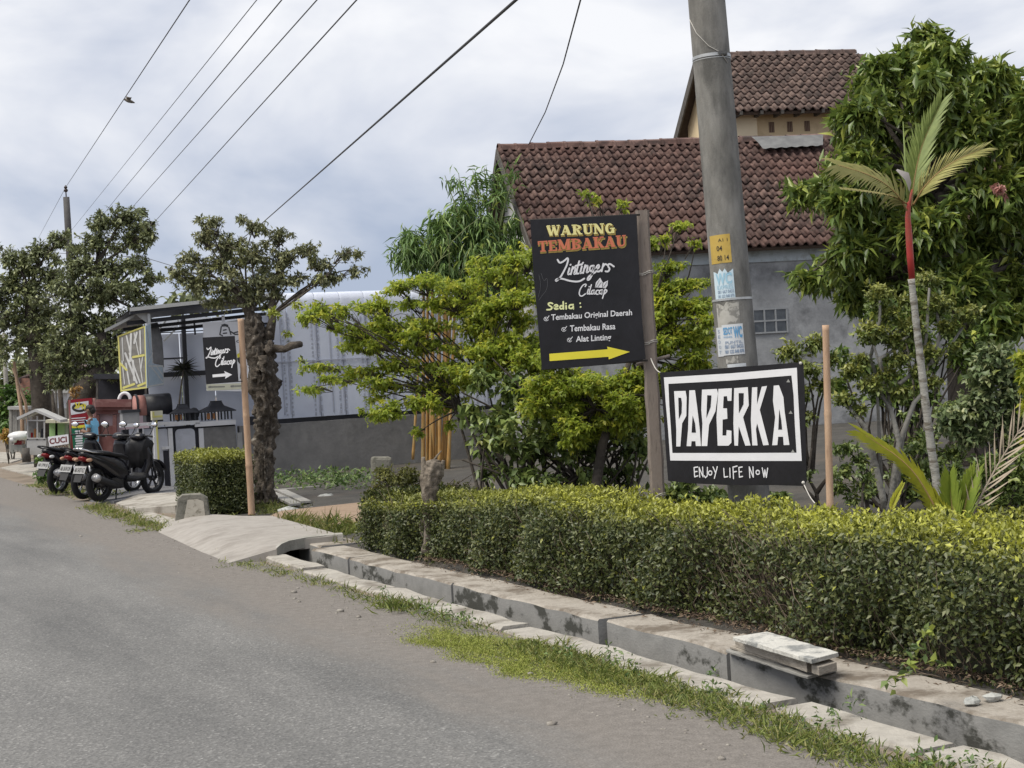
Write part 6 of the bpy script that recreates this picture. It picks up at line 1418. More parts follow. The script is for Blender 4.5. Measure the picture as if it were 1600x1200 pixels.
MBY = 33.0
T = thing('open_shed', 'dark open shed seen under the striped sheet behind the maroon wall', 'shed', mp_(195, 700, 3))
q = MB(); frontbox(q, 150, 245, 590, 700, MY + 3.5, 0.2); q.build('dark_back', bkp, T)  # shed put in for a dark opening; black back paints its unlit inside
q = MB(); frontbox(q, 146, 250, 584, 592, MY + 1.5, 2.4); q.build('roof', darkst, T)
q = MB(); frontbox(q, 150, 153, 590, 700, MY + 1.6, 0.1); frontbox(q, 226, 229, 590, 700, MY + 1.6, 0.1); q.build('post', wood_d, T, kind='stuff')
T = thing('menu_board', 'tall red and green menu board with a white emblem panel at the top', 'menu board', P(128, 720, MBY))
BPn = Plane(P(107, 680, MBY), P(150, 677, MBY + 0.25) - P(107, 680, MBY)); zb5 = lambda x, y: (x / 5, 560 + y / 5)
q = MB(); q.poly([BPn.px(*zb5(*p)) for p in ((535, 325), (720, 308), (728, 510), (750, 715), (565, 722))], None, 0.03, BPn.N); q.build('board', material('red_board', (0.30, 0.02, 0.03), (0.24, 0.016, 0.024), 4, 0.5), T)
q = MB(); q.poly([BPn.px(*zb5(*p), 0.004) for p in ((556, 545), (672, 540), (690, 716), (572, 720))], None, 0, BPn.N); q.build('green_panel', material('green_print', (0.02, 0.16, 0.085), (0.015, 0.13, 0.07), 4, 0.5), T)
q = MB(); q.poly([BPn.px(*zb5(*p), 0.004) for p in ((548, 350), (692, 332), (690, 405), (660, 425), (555, 442))], None, 0, BPn.N); q.build('white_panel', white_print, T)
q = MB(); q.poly([BPn.px(*zb5(*p), 0.004) for p in ((560, 526), (672, 518), (672, 542), (562, 550))], None, 0, BPn.N); q.build('yellow_strip', bright_yel, T)
q = MB(); hw = lambda *p: [BPn.uv(*zb5(*a)) for a in p]
stroke(q, BPn, hw(*[(620 + 50 * math.cos(a), 385 + 26 * math.sin(a)) for a in np.linspace(0.3, 5.9, 14)]), 0.05, 0.006)
q.build('emblem_ring', blk, T)
q = MB()
for pts in (((590, 350), (600, 372), (585, 388), (612, 385)), ((618, 345), (612, 380), (640, 365), (645, 392)), ((655, 355), (660, 380), (672, 352), (662, 395))): stroke(q, BPn, hw(*pts), 0.03, 0.009)
q.build('emblem_lettering', bright_yel, T)
q = MB()
for k in range(8): stroke(q, BPn, hw((590 + (k % 3) * 4, 570 + k * 19), (640, 566 + k * 19)), 0.035, 0.007)
for k in range(3): stroke(q, BPn, hw((560, 470 + k * 18), (665, 462 + k * 18)), 0.02, 0.007)
q.build('menu_line', white_print, T)
q = MB(); q.tube([P(109, 625, MBY + 0.05), P(113, 725, MBY + 0.05)], 0.03, 6); q.tube([P(147, 622, MBY + 0.3), P(152, 722, MBY + 0.3)], 0.03, 6); q.build('leg', maroon, T)

CY = 32.5
T = thing('car_wash_board', 'white hand-painted CUCI MOTOR board with dark red letters among the weeds', 'sign', P(92, 720, CY))
CP_ = Plane(P(76, 690, CY), P(106, 686, CY) - P(76, 690, CY)); z75 = lambda x, y: (x / 7.5, 580 + y / 7.5)
q = MB(); q.poly([CP_.px(*z75(*p)) for p in ((560, 770), (798, 738), (805, 850), (580, 885))], None, 0.02, CP_.N); q.build('board', white_print, T)
q = MB(); text_px(q, CP_, 'CUCI', z75(582, 858), z75(786, 830), z75(576, 790), 0.004, 0.03); q.build('lettering', material('dark_red_paint', (0.17, 0.03, 0.03), (0.14, 0.025, 0.025), 6, 0.7), T)
q = MB(); q.poly([CP_.px(*z75(*p), -0.01) for p in ((580, 885), (805, 850), (812, 925), (588, 945))], None, 0.015, CP_.N); q.build('lower_board', material('dirty_board', (0.40, 0.36, 0.30), (0.3, 0.27, 0.22), 12, 0.8), T)
q = MB(); text_px(q, CP_, 'MOTOR', z75(592, 938), z75(806, 915), z75(590, 885), 0.004, 0.03); q.build('lettering', material('brown_paint', (0.09, 0.055, 0.04), (0.07, 0.045, 0.03), 6, 0.7), T)
q = MB(); q.tube([P(80, 700, CY + 0.03), P(82, 730, CY + 0.03)], 0.02, 5); q.tube([P(103, 695, CY + 0.03), P(105, 728, CY + 0.03)], 0.02, 5); q.build('leg', wood_d, T)

lime = material('lime_green_paint', (0.30, 0.50, 0.20), (0.36, 0.56, 0.26), 3, 0.6); paleg = material('pale_green_paint', (0.48, 0.58, 0.42), (0.42, 0.52, 0.36), 3, 0.6); creamr = material('cream_roof', (0.62, 0.60, 0.48), (0.55, 0.53, 0.42), 4, 0.7)
T = thing('green_stall_cart', 'lime green stall cart with a cream roof behind the car wash board', 'stall cart', P(90, 722, 36))
for i, (xa, xb, mt_) in enumerate(((77, 86, lime), (90, 101, lime), (101, 110, paleg))):
    q = MB(); frontbox(q, xa, xb, 661, 716, 36.0 + 0.02 * i, 0.9); q.build('panel', mt_, T)
q = MB(); frontbox(q, 86, 90, 663, 716, 36.2, 0.7); q.build('door_gap', dgrey, T)
for (xa, xb) in ((71, 88), (87, 109)):
    q = MB(); frontbox(q, xa, xb, 656, 661, 35.8, 1.3); q.build('roof', creamr, T)
q = MB(); frontbox(q, 78, 82, 716, 726, 36.1, 0.1); frontbox(q, 104, 107, 714, 724, 36.1, 0.1); q.build('leg', wood_d, T)
gtin = material('grey_tin', (0.36, 0.36, 0.35), (0.44, 0.44, 0.43), 4, 0.6)
T = thing('glazed_food_cart', 'grey glazed food cart with a white pitched roof at the road edge', 'food cart', P(55, 735, 34.5))
q = MB(); frontbox(q, 42, 72, 686, 711, 34.5, 0.9); q.build('cabinet', gtin, T)
for x0_ in (42, 57, 68):
    q = MB(); frontbox(q, x0_, x0_ + 2.2, 650, 688, 34.5, 0.06); q.build('post', gtin, T)
for y0_ in (656, 684):
    q = MB(); frontbox(q, 42, 71, y0_, y0_ + 2, 34.48, 0.06); q.build('rail', gtin, T)
q = MB(); frontbox(q, 43, 70, 657, 686, 35.0, 0.02); q.build('glass_back', material('smoky_glass', (0.16, 0.16, 0.155), (0.24, 0.235, 0.22), 14, 0.2), T)
for i, xx in enumerate((48, 53, 60, 64)):
    q = MB(); frontbox(q, xx, xx + 3, 676 - i % 2 * 6, 685, 34.7, 0.1); q.build('jar', [redl, amber, creamr, dgrey][i], T)
q = MB(); a = [P(26, 652, 34.3), P(55, 639, 34.4), P(94, 656, 34.5)]; D = np.array([-0.15, 1.1, 0.0])
q.loft([[p, p + D, p + D - UPV * 0.06, p - UPV * 0.06] for p in a], smooth=False); q.build('roof', material('white_tin', (0.55, 0.55, 0.54), (0.48, 0.48, 0.47), 4, 0.5), T)
q = MB(); q.tube([P(40, 700, 34.3), P(41, 722, 34.3)], 0.09, 8); q.tube([P(45, 710, 34.5), P(46, 722, 34.5)], 0.04, 6); q.build('leg', wood_d, T)
T = thing('covered_bench', 'low grey bench with a red box under white cloth, left of food cart', 'bench', P(28, 706, 37))
q = MB(); frontbox(q, 17, 35, 695, 703, 37, 0.6); frontbox(q, 18, 21, 703, 709, 37, 0.1); frontbox(q, 32, 35, 703, 709, 37, 0.1); q.build('bench', material('grey_bench', (0.2, 0.2, 0.19), (0.25, 0.25, 0.24), 5, 0.8), T)
q = MB(); frontbox(q, 22, 34, 684, 695, 37.05, 0.4); q.build('red_box', redl, T)
q = MB(); c = P(31, 681, 37.1); q.ell(c, (0.27, 0.25, 0.11), 10, 6, None, 0.15); q.ell(c + np.array([0.3, 0, 0.06]), (0.2, 0.15, 0.05), 9, 5, None, 0.15); q.ell(P(22, 686, 37.0), (0.1, 0.12, 0.09), 8, 5, None, 0.2); q.build('cloth', whitep, T)
T = thing('plank_shack', 'small grey plank shack behind the food cart', 'shack', P(28, 720, 42))
for i in range(6):
    q = MB(); frontbox(q, 14 + i * 4.4, 18.2 + i * 4.4, 640 - i * 0.6, 706, 42 + 0.02 * (i % 2), 0.05); q.build('plank', gw, T)
q = MB(); frontbox(q, 15, 40, 640, 706, 42.1, 1.5); q.build('body', gw, T); q = MB(); frontbox(q, 12, 41, 635, 640, 41.8, 1.9); q.build('roof', gtin, T)
brick = material('old_brick_red', (0.20, 0.10, 0.075), (0.27, 0.15, 0.115), 9, 0.9, c3=(0.14, 0.10, 0.085), s3=7)
T = thing('brick_house', 'distant old brick house wall half hidden by the dark trees', 'house', P(46, 700, 55)); q = MB(); frontbox(q, 30, 63, 591, 690, 55, 5); q.build('wall', brick, T)
q = MB(); a = [P(26, 592, 54.5), P(44, 584, 56), P(68, 590, 54.5)]; q.loft([[p, p + np.array([0, 6, 0.5]), p + np.array([0, 6, 0.3]), p - UPV * 0.2] for p in a], smooth=False); q.build('roof', TILE_OLD, T)
T = thing('white_wall_house', 'distant low white-walled building with a grey base between the trunks', 'house', P(85, 700, 50)); q = MB(); frontbox(q, 58, 104, 614, 640, 50, 4); q.build('wall', wht, T); q = MB(); frontbox(q, 56, 112, 638, 700, 49.5, 4); q.build('base_wall', material('grey_base_wall', (0.17, 0.17, 0.165), (0.22, 0.22, 0.21), 4, 0.9), T); q = MB(); frontbox(q, 57, 106, 608, 614, 49.7, 4.5); q.build('roof', gtin, T)
T = thing('red_pennant', 'red flag on a pole between the dark trees', 'flag', P(92, 700, 44)); q = MB(); q.tube([P(86, 585, 44), P(92, 715, 44)], 0.03, 6); q.build('pole', wood_d, T); q = MB(); q.poly([P(88, 592, 44), P(94, 594, 44), P(93, 606, 44), P(89, 604, 44)], None, 0.01, (0, -1, 0)); q.build('cloth', redl, T)
# bare leaning poles
T = thing('leaning_bamboo_pole', 'tall pale bamboo pole leaning among the trees at the far left', 'pole', P(35, 700, 40)); q = MB(); q.tube([P(22, 565, 40), P(34, 645, 40), P(37, 715, 40)], [0.04, 0.05, 0.06], 6); q.build('stalk', bamboo_pale, T)
T = thing('leaning_bamboo_pole', 'second pale pole crossing behind the first at the far left', 'pole', P(45, 700, 40.5)); q = MB(); q.tube([P(20, 575, 40.5), P(40, 630, 40.5), P(48, 690, 40.5)], [0.03, 0.04, 0.05], 6); q.build('stalk', bamboo_pale, T)

# ================================================================== FAR POLE, WIRES, BIRD
T = thing('far_utility_pole', 'slim dark utility pole with an insulator rising above the trees on the left', 'utility pole', P(118, 712, 50) * np.array([1, 1, 0]))
q = MB(); q.tube([np.array([*P(103.5, 308, 50)[:2], 0]) + UPV * z_ for z_ in np.linspace(0, P(103.5, 308, 50)[2], 8)], list(np.linspace(0.16, 0.10, 8)), 10); q.build('shaft', material('dark_pole', (0.06, 0.058, 0.06), (0.09, 0.088, 0.088), 4, 0.8), T)
q = MB(); c = P(103, 300, 50); q.tube([c - UPV * 0.15, c + UPV * 0.22], 0.02, 6); q.ell(c + UPV * 0.05, (0.075, 0.075, 0.06), 8, 5); q.ell(c + UPV * 0.15, (0.06, 0.06, 0.05), 8, 5); q.build('insulator', material('brown_porcelain', (0.03, 0.022, 0.02), (0.05, 0.035, 0.03), 6, 0.3), T)
cab = material('cable_black', (0.05, 0.05, 0.055), (0.07, 0.07, 0.075), 3, 0.6)
def wire(label, pts, r_, sag=0.0):
    T = thing('overhead_wire', label, 'wire', pts[-1], 'overhead wires'); out = []
    for a, b_ in zip(pts[:-1], pts[1:]): out += bez(a, b_, -sag, 12)[:-1]
    out.append(pts[-1]); q = MB(); q.tube(out, r_, 5); q.build('cable', cab, T)
def ext(x0_, y0_, x1_, y1_, k): return x1_ + (x1_ - x0_) * k, y1_ + (y1_ - y0_) * k
wire('thin wire running over the top of the far pole, leftmost of all', [P(*ext(103, 292, 296, 0, 0.5), 12), P(103, 292, 50), P(60, 372, 85)], 0.007)
wire('faintest of the parallel wires, second from the left', [P(*ext(147, 316, 401, 0, 0.4), 12), P(147, 316, 50), P(105, 368, 58)], 0.005)
wire('third parallel wire from the left, above the dark tree', [P(*ext(183, 308, 440, 0, 0.4), 12), P(183, 308, 50), P(150, 350, 58)], 0.007)
wire('fourth parallel wire from the left, ending over the dark tree crown', [P(*ext(205, 326, 495, 0, 0.4), 12), P(205, 326, 50), P(165, 372, 58)], 0.007)
wire('fifth parallel wire from the left, between the two dark crowns', [P(*ext(243, 345, 557, 0, 0.4), 12), P(243, 345, 48), P(205, 388, 55)], 0.008)
wire('thickest dark cable, sloping over the gnarled tree', [P(*ext(408, 350, 806, 0, 0.25), 9), P(408, 350, 40), P(340, 402, 50)], 0.012, 0.0)
wire('thin twisted service cable dropping to the ridge of the tiled house', [P(925, -80, 12), P(907, 0, 15), P(880, 100, 20), P(852, 175, 25), P(826, 226, 28.3)], 0.009)
wire('low thin wire passing behind the dark trees to the shed', [P(20, 392, 60), P(225, 402, 45), P(300, 425, 40), P(470, 470, 31), P(700, 458, 30)], 0.010)
T = thing('bird', 'small brown bird flying in front of the wires', 'bird', P(201, 157, 26))
bc = P(201, 158, 26); brd = material('bird_feather', (0.10, 0.085, 0.07), (0.17, 0.15, 0.125), 30, 0.9)
q = MB(); q.tube([bc + np.array(v) for v in ((0.10, 0, -0.035), (0.05, 0, -0.015), (0, 0, 0.005), (-0.04, 0, 0.02), (-0.065, 0, 0.03))], [0.008, 0.025, 0.032, 0.024, 0.008], 8); q.ell(bc + np.array([-0.055, 0, 0.03]), (0.024, 0.02, 0.02), 8, 6); q.build('body', brd, T)
q = MB(); q.add([bc + np.array(v) for v in ((-0.02, 0.01, 0.02), (0.035, 0.01, 0.01), (0.01, 0.06, 0.075), (-0.06, 0.07, 0.10), (-0.05, 0.04, 0.06))], [(0, 1, 2, 4), (4, 2, 3)]); q.build('wing', brd, T)
q = MB(); q.add([bc + np.array(v) for v in ((-0.02, -0.01, 0.02), (0.035, -0.01, 0.01), (0.07, -0.06, 0.05), (0.02, -0.09, 0.045), (-0.02, -0.05, 0.05))], [(0, 1, 2, 4), (4, 2, 3)]); q.build('wing', brd, T)
q = MB(); q.add([bc + np.array(v) for v in ((0.08, 0.006, -0.03), (0.08, -0.006, -0.03), (0.14, -0.02, -0.06), (0.14, 0.02, -0.055))], [(0, 1, 2, 3)]); q.build('tail', brd, T)

# ================================================================== TREES AND PLANTS
bark = material('dark_bark', (0.045, 0.038, 0.032), (0.085, 0.072, 0.06), 9, 0.95, 0.8, 22, c3=(0.13, 0.12, 0.10), s3=5, p3=(0.58, 0.72))
gbark = material('gnarled_bark', (0.05, 0.042, 0.035), (0.13, 0.108, 0.087), 12, 0.95, 1.0, 30, c3=(0.25, 0.23, 0.20), s3=14, p3=(0.56, 0.68))
pbark = material('pale_bark', (0.22, 0.21, 0.19), (0.32, 0.31, 0.28), 9, 0.9, 0.4, 30, c3=(0.12, 0.115, 0.10), s3=7, p3=(0.52, 0.66))
darkleaf = leaf_material('dull_dark_leaf', (0.097, 0.115, 0.059), (0.191, 0.219, 0.103), (0.368, 0.392, 0.167), (0.145, 0.180, 0.061), 0.45, 0.15)
grayleaf = leaf_material('grey_green_leaf', (0.097, 0.111, 0.057), (0.215, 0.230, 0.115), (0.402, 0.391, 0.196), (0.285, 0.304, 0.088), 0.5, 0.18)
def gpt(px, py_top_hint, Y, z=0.0):     # ground point under a picture column at depth Y
    p = P(px, py_top_hint, Y); return np.array([p[0], p[1], z])

Yd = 38.0
clump_tree('dark_tree', 'tall dark broad-crowned tree around the far pole behind the kiosk', 'tree', gpt(150, 640, Yd),
    [gpt(128, 640, Yd), P(126, 630, Yd), P(135, 605, Yd), P(152, 590, Yd), P(170, 570, Yd), P(160, 520, Yd)], [0.40, 0.34, 0.30, 0.27, 0.24, 0.18],
    [(195, 340, 34, 20, Yd), (158, 350, 26, 18, Yd), (232, 362, 16, 14, Yd), (150, 378, 36, 18, Yd), (208, 375, 32, 22, Yd), (122, 415, 34, 26, Yd), (172, 420, 36, 24, Yd), (218, 412, 20, 16, Yd), (108, 455, 40, 26, Yd), (160, 462, 42, 26, Yd), (208, 455, 30, 20, Yd), (236, 432, 12, 9, Yd), (120, 505, 46, 28, Yd), (175, 505, 36, 26, Yd), (215, 485, 22, 16, Yd), (100, 550, 46, 30, Yd), (155, 552, 45, 28, Yd), (200, 540, 32, 26, Yd), (140, 590, 40, 18, Yd), (95, 590, 30, 16, Yd)],
    bark, darkleaf, 0.115, 0.48, 64, 10, 'trees along the left of the road', 0.2, 0.05, br=0.05, sat=2, spread=0.9, forks=[P(160, 520, Yd), P(170, 460, Yd), P(150, 420, Yd)])
Ye = 40.0
clump_tree('dark_tree', 'dark spreading tree at the left edge of the picture, left of the far pole', 'tree', gpt(62, 640, Ye),
    [gpt(66, 650, Ye), P(64, 620, Ye), P(58, 560, Ye), P(50, 500, Ye), P(45, 450, Ye)], [0.28, 0.25, 0.22, 0.18, 0.12],
    [(15, 402, 22, 18, Ye), (62, 392, 28, 20, Ye), (92, 378, 22, 16, Ye), (38, 415, 28, 20, Ye), (78, 430, 34, 24, Ye), (14, 445, 28, 22, Ye), (48, 460, 34, 22, Ye), (20, 495, 34, 24, Ye), (70, 490, 34, 24, Ye), (-10, 470, 26, 40, Ye), (30, 535, 36, 18, Ye), (75, 535, 34, 24, Ye), (-15, 540, 25, 25, Ye), (70, 575, 30, 18, Ye)],
    bark, darkleaf, 0.115, 0.48, 64, 10, 'trees along the left of the road', 0.2, 0.05, br=0.045, sat=2, spread=0.9, forks=[P(50, 500, Ye), P(45, 450, Ye)])
for (a, b_, lab_) in (((80, 610), (92, 720), 'slim bare trunk in front of the white wall, left of the red flag'), ((92, 585), (100, 715), 'slim bare trunk in front of the white wall, right of the red flag'), ((124, 560), (122, 640), 'slim bare trunk rising behind the red menu board')):
    T = thing('slim_tree_trunk', lab_, 'tree', P(*b_, 43), 'slim trunks at the left'); q = MB(); q.tube([P(*b_, 43), P((a[0] + b_[0]) / 2 + 1, (a[1] + b_[1]) / 2, 43), P(*a, 43)], [0.09, 0.075, 0.06], 6); q.build('trunk', bark, T)

# gnarled pollarded tree beside the left stick
Yg = 21.8; GT = [P(416, 800, Yg), P(414, 780, Yg), P(413, 750, Yg), P(411, 715, Yg), P(414, 685, Yg), P(418, 655, Yg), P(416, 625, Yg), P(411, 600, Yg), P(409, 570, Yg), P(405, 540, Yg), P(398, 512, Yg), P(394, 490, Yg)]
g_thing = clump_tree('gnarled_tree', 'gnarled tree with a knobbly pollarded trunk and thin grey-green crown beside the pale stick', 'tree', gpt(415, 790, Yg), GT, [0.175, 0.14, 0.12, 0.115, 0.125, 0.145, 0.165, 0.185, 0.18, 0.16, 0.125, 0.085],
    [(330, 348, 24, 13, Yg), (318, 372, 22, 14, Yg), (355, 378, 34, 18, Yg), (398, 352, 26, 12, Yg), (296, 405, 24, 18, Yg), (345, 412, 38, 22, Yg), (392, 398, 34, 22, Yg), (436, 368, 26, 15, Yg), (442, 400, 32, 18, Yg), (480, 388, 20, 12, Yg), (505, 412, 22, 14, Yg), (540, 398, 17, 12, Yg), (555, 420, 10, 9, Yg), (300, 440, 32, 16, Yg), (352, 448, 42, 18, Yg), (404, 438, 40, 20, Yg), (455, 436, 32, 15, Yg), (500, 438, 22, 9, Yg), (275, 428, 16, 11, Yg), (340, 472, 30, 10, Yg), (390, 465, 36, 16, Yg), (520, 432, 22, 8, Yg), (430, 455, 20, 10, Yg)],
    gbark, grayleaf, 0.070, 0.42, 50, 10, None, 0.3, 0.06, br=0.020, sat=2, spread=0.9, forks=[P(394, 490, Yg), P(420, 495, Yg)], wjit=0.30)
q = MB()
for k in range(12):
    y_ = random.uniform(505, 665); w_ = 19 if 530 < y_ < 650 else 12; x_ = 412 + random.uniform(-w_, w_); r_ = random.uniform(0.03, 0.065); b0 = len(q.v)
    c = P(x_, y_, Yg - 0.20 * math.sqrt(max(0.05, 1 - ((x_ - 412) / (w_ + 4)) ** 2))); q.ell(c, (r_, r_, r_ * random.uniform(0.8, 1.6)), 11, 8)
    for i in range(b0, len(q.v)):
        v = np.array(q.v[i]); q.v[i] = tuple(c + (v - c) * (1 + 1.1 * mnoise.noise(Vector(tuple(v * 20))) + 0.5 * mnoise.noise(Vector(tuple(v * 50)))))
q.tube([P(425, 545, Yg - 0.05), P(445, 545, Yg - 0.1), P(455, 540, Yg - 0.1), P(470, 537, Yg)], [0.07, 0.055, 0.06, 0.05], 8, jit=0.2)
q.tube([P(420, 530, Yg), P(426, 500, Yg), P(424, 478, Yg), P(432, 450, Yg)], [0.09, 0.06, 0.05, 0.03], 8, jit=0.15)
q.tube([P(395, 500, Yg), P(380, 470, Yg), P(352, 440, Yg)], [0.09, 0.05, 0.03], 8, jit=0.1)
q.build('knobs', gbark, g_thing, kind='stuff')
LV = Leaves()
for (x_, y_, rx, ry) in ((432, 488, 16, 8), (465, 475, 14, 6), (450, 520, 8, 6), (480, 500, 20, 8), (498, 478, 16, 6), (470, 560, 10, 5)): clump_leaves(LV, P(x_, y_, 20.5), np.array([rx, rx, ry]) * 20.5 / F, int(rx * ry / 9), 5, 0.085, 0.45, 0.3, 0.8)
LV.build('new_shoots', leaf_material('fresh_leaf', (0.06, 0.09, 0.02), (0.13, 0.17, 0.035), (0.22, 0.27, 0.06), (0.34, 0.37, 0.06), 0.45, 0.3), g_thing)

# bamboo clump in front of the grey wall
Yb = 26.6
bamb = leaf_material('bamboo_leaf', (0.067, 0.118, 0.042), (0.169, 0.277, 0.082), (0.372, 0.502, 0.139), (0.315, 0.363, 0.073), 0.4, 0.25)
T = thing('bamboo_clump', 'dense bamboo clump with yellow culms in front of the shed and grey wall', 'bamboo', gpt(680, 735, Yb))
culm = material('golden_culm', (0.32, 0.17, 0.05), (0.40, 0.24, 0.085), 4, 0.45, c3=(0.36, 0.27, 0.12), s3=3, stretch=(4, 4, 1))
for i, (x0_, y0_, x1_, y1_) in enumerate(((645, 712, 655, 560), (661, 735, 662, 450), (668, 738, 668, 440), (672, 738, 676, 400), (677, 735, 676, 440), (682, 738, 688, 420), (687, 730, 686, 440), (694, 736, 700, 400), (698, 728, 696, 420), (700, 735, 712, 450), (690, 735, 706, 460), (695, 735, 694, 450))):
    q = MB(); a, b_ = P(x0_, y0_ + 6, Yb + (i % 3) * 0.12), P(x1_, y1_, Yb + (i % 4) * 0.15); pts = bez(a, b_, 0.0, 13, 0.0); rr = [(0.036 if i not in (0, 3) else 0.026) * (1.1 if k % 2 else 0.97) * (1 - k / 30) for k in range(13)]
    q.tube(pts, rr, 7); q.build('culm', culm, T)
LV = Leaves(); wood = MB()
for (x_, y_, rx, ry) in ((645, 395, 32, 36), (690, 385, 48, 44), (745, 395, 48, 44), (700, 345, 44, 26), (752, 350, 46, 30), (795, 385, 32, 46), (800, 430, 34, 30), (700, 425, 60, 22), (760, 435, 46, 22), (640, 370, 24, 18), (610, 385, 6, 10), (725, 320, 36, 16), (810, 340, 18, 22)):
    c = P(x_, y_, Yb); clump_leaves(LV, c, np.array([rx, (rx + ry) / 2, ry]) * Yb / F, int(rx * ry / 13), 6, 0.26, 0.125, 0.9, 0.07, None, None, spread=0.35)
for (x_, y_, rx, ry) in ((712, 282, 14, 12), (745, 285, 16, 14), (730, 300, 14, 10), (770, 275, 20, 12), (785, 300, 22, 16), (800, 270, 14, 10), (745, 262, 10, 6), (760, 310, 20, 12)):
    clump_leaves(LV, P(x_, y_, Yb), np.array([rx, rx, ry]) * Yb / F, int(rx * ry / 18), 5, 0.24, 0.14, 0.5, 0.1, None, None, spread=0.5)
for k in range(6):
    a = P(random.uniform(660, 720), 430, Yb - 0.3); b_ = P(random.uniform(640, 800), random.uniform(330, 400), Yb - 0.9); wood.tube(bez(a, b_, 0.05, 5, 0.05), [0.014, 0.012, 0.01, 0.008, 0.005], 4, caps=False)
for k in range(7):
    a = P(740 + k * 6, 400, Yb); b_ = P(700 + k * 18 + random.uniform(-8, 8), 262 + abs(3 - k) * 4, Yb); wood.tube(bez(a, b_, 0.0, 5, 0.04), [0.02, 0.017, 0.013, 0.009, 0.005], 5, caps=False)
wood.build('canes', material('green_cane', (0.16, 0.20, 0.08), (0.24, 0.27, 0.12), 5, 0.5), T, kind='stuff'); LV.build('foliage', bamb, T)

# yellow-green tiered tree behind the hedge
Yt = 15.6
lime_leaf = leaf_material('yellow_green_leaf', (0.156, 0.218, 0.032), (0.328, 0.411, 0.056), (0.553, 0.600, 0.088), (0.581, 0.572, 0.075), 0.42, 0.55)
clump_tree('tiered_tree', 'tiered yellow-green small-leaved tree spreading in front of the shed, left of the tobacco banner', 'tree', gpt(800, 780, Yt),
    [gpt(806, 800, Yt), P(802, 770, Yt), P(790, 735, Yt), P(770, 690, Yt), P(745, 655, Yt)], [0.06, 0.055, 0.05, 0.04, 0.03],
    [(655, 440, 56, 9, Yt), (620, 450, 26, 7, Yt), (720, 446, 46, 9, Yt), (780, 428, 40, 12, Yt), (820, 445, 26, 16, Yt), (700, 468, 60, 8, Yt), (640, 472, 40, 6, Yt), (770, 472, 50, 12, Yt), (565, 478, 34, 5, Yt), (545, 512, 36, 6, Yt), (600, 505, 46, 7, Yt), (670, 505, 54, 9, Yt), (750, 510, 50, 14, Yt), (810, 500, 34, 18, Yt), (590, 535, 50, 7, Yt), (660, 540, 56, 9, Yt), (735, 545, 50, 13, Yt), (500, 572, 38, 6, Yt), (560, 578, 46, 6, Yt), (620, 572, 46, 7, Yt), (690, 572, 54, 9, Yt), (540, 592, 34, 5, Yt), (600, 603, 44, 7, Yt), (665, 602, 46, 9, Yt), (730, 592, 44, 13, Yt), (800, 560, 40, 20, Yt), (650, 628, 34, 6, Yt), (590, 620, 24, 4, Yt), (800, 405, 24, 7, Yt), (760, 405, 18, 5, Yt), (700, 662, 14, 5, Yt), (655, 675, 20, 3, Yt)] + [(random.uniform(560, 840), random.uniform(430, 650), random.uniform(22, 48), random.uniform(8, 18), Yt + random.uniform(-0.6, 0.5)) for _ in range(22)] + [(random.uniform(470, 600), random.uniform(480, 610), random.uniform(16, 34), random.uniform(4, 8), Yt + random.uniform(-0.4, 0.4)) for _ in range(12)] + [(random.uniform(730, 840), random.uniform(400, 600), random.uniform(20, 40), random.uniform(12, 24), Yt + random.uniform(-0.6, 0.5)) for _ in range(16)],
    bark, lime_leaf, 0.056, 0.50, 62, 7, None, 0.45, 0.2, indiv=300, br=0.012, sat=1, spread=0.8, forks=[P(745, 655, Yt), P(790, 620, Yt), P(760, 600, Yt), P(720, 640, Yt), P(800, 700, Yt)])
Yt2 = 14.2
clump_tree('tiered_tree', 'yellow-green small-leaved tree behind the tobacco banner and its post', 'tree', gpt(935, 780, Yt2),
    [gpt(930, 800, Yt2), P(930, 770, Yt2), P(940, 700, Yt2), P(965, 620, Yt2), P(985, 560, Yt2)], [0.055, 0.05, 0.045, 0.035, 0.025],
    [(1050, 415, 30, 9, Yt2), (1040, 452, 42, 13, Yt2), (1080, 442, 20, 8, Yt2), (1030, 490, 40, 16, Yt2), (1070, 520, 36, 14, Yt2), (1035, 540, 44, 18, Yt2), (1085, 560, 30, 18, Yt2), (1020, 590, 46, 22, Yt2), (1090, 590, 20, 14, Yt2), (960, 600, 44, 18, Yt2), (900, 600, 50, 18, Yt2), (850, 600, 40, 22, Yt2), (860, 560, 30, 24, Yt2), (1000, 640, 28, 28, Yt2), (1062, 350, 30, 4, Yt2), (930, 312, 12, 5, Yt2), (972, 318, 14, 4, Yt2), (915, 300, 8, 3, Yt2), (1040, 372, 12, 5, Yt2), (1085, 378, 14, 4, Yt2), (1020, 380, 10, 10, Yt2), (960, 660, 40, 18, Yt2)] + [(random.uniform(1012, 1108), random.uniform(425, 650), random.uniform(14, 38), random.uniform(5, 16), Yt2 + random.uniform(-0.4, 0.6)) for _ in range(34)] + [(random.uniform(830, 1010), random.uniform(580, 690), random.uniform(24, 40), random.uniform(12, 22), Yt2 + random.uniform(-0.3, 0.5)) for _ in range(26)],
    bark, lime_leaf, 0.056, 0.50, 75, 7, None, 0.35, 0.18, indiv=200, br=0.013, spread=0.8, forks=[P(985, 560, Yt2), P(960, 620, Yt2), P(930, 640, Yt2)])

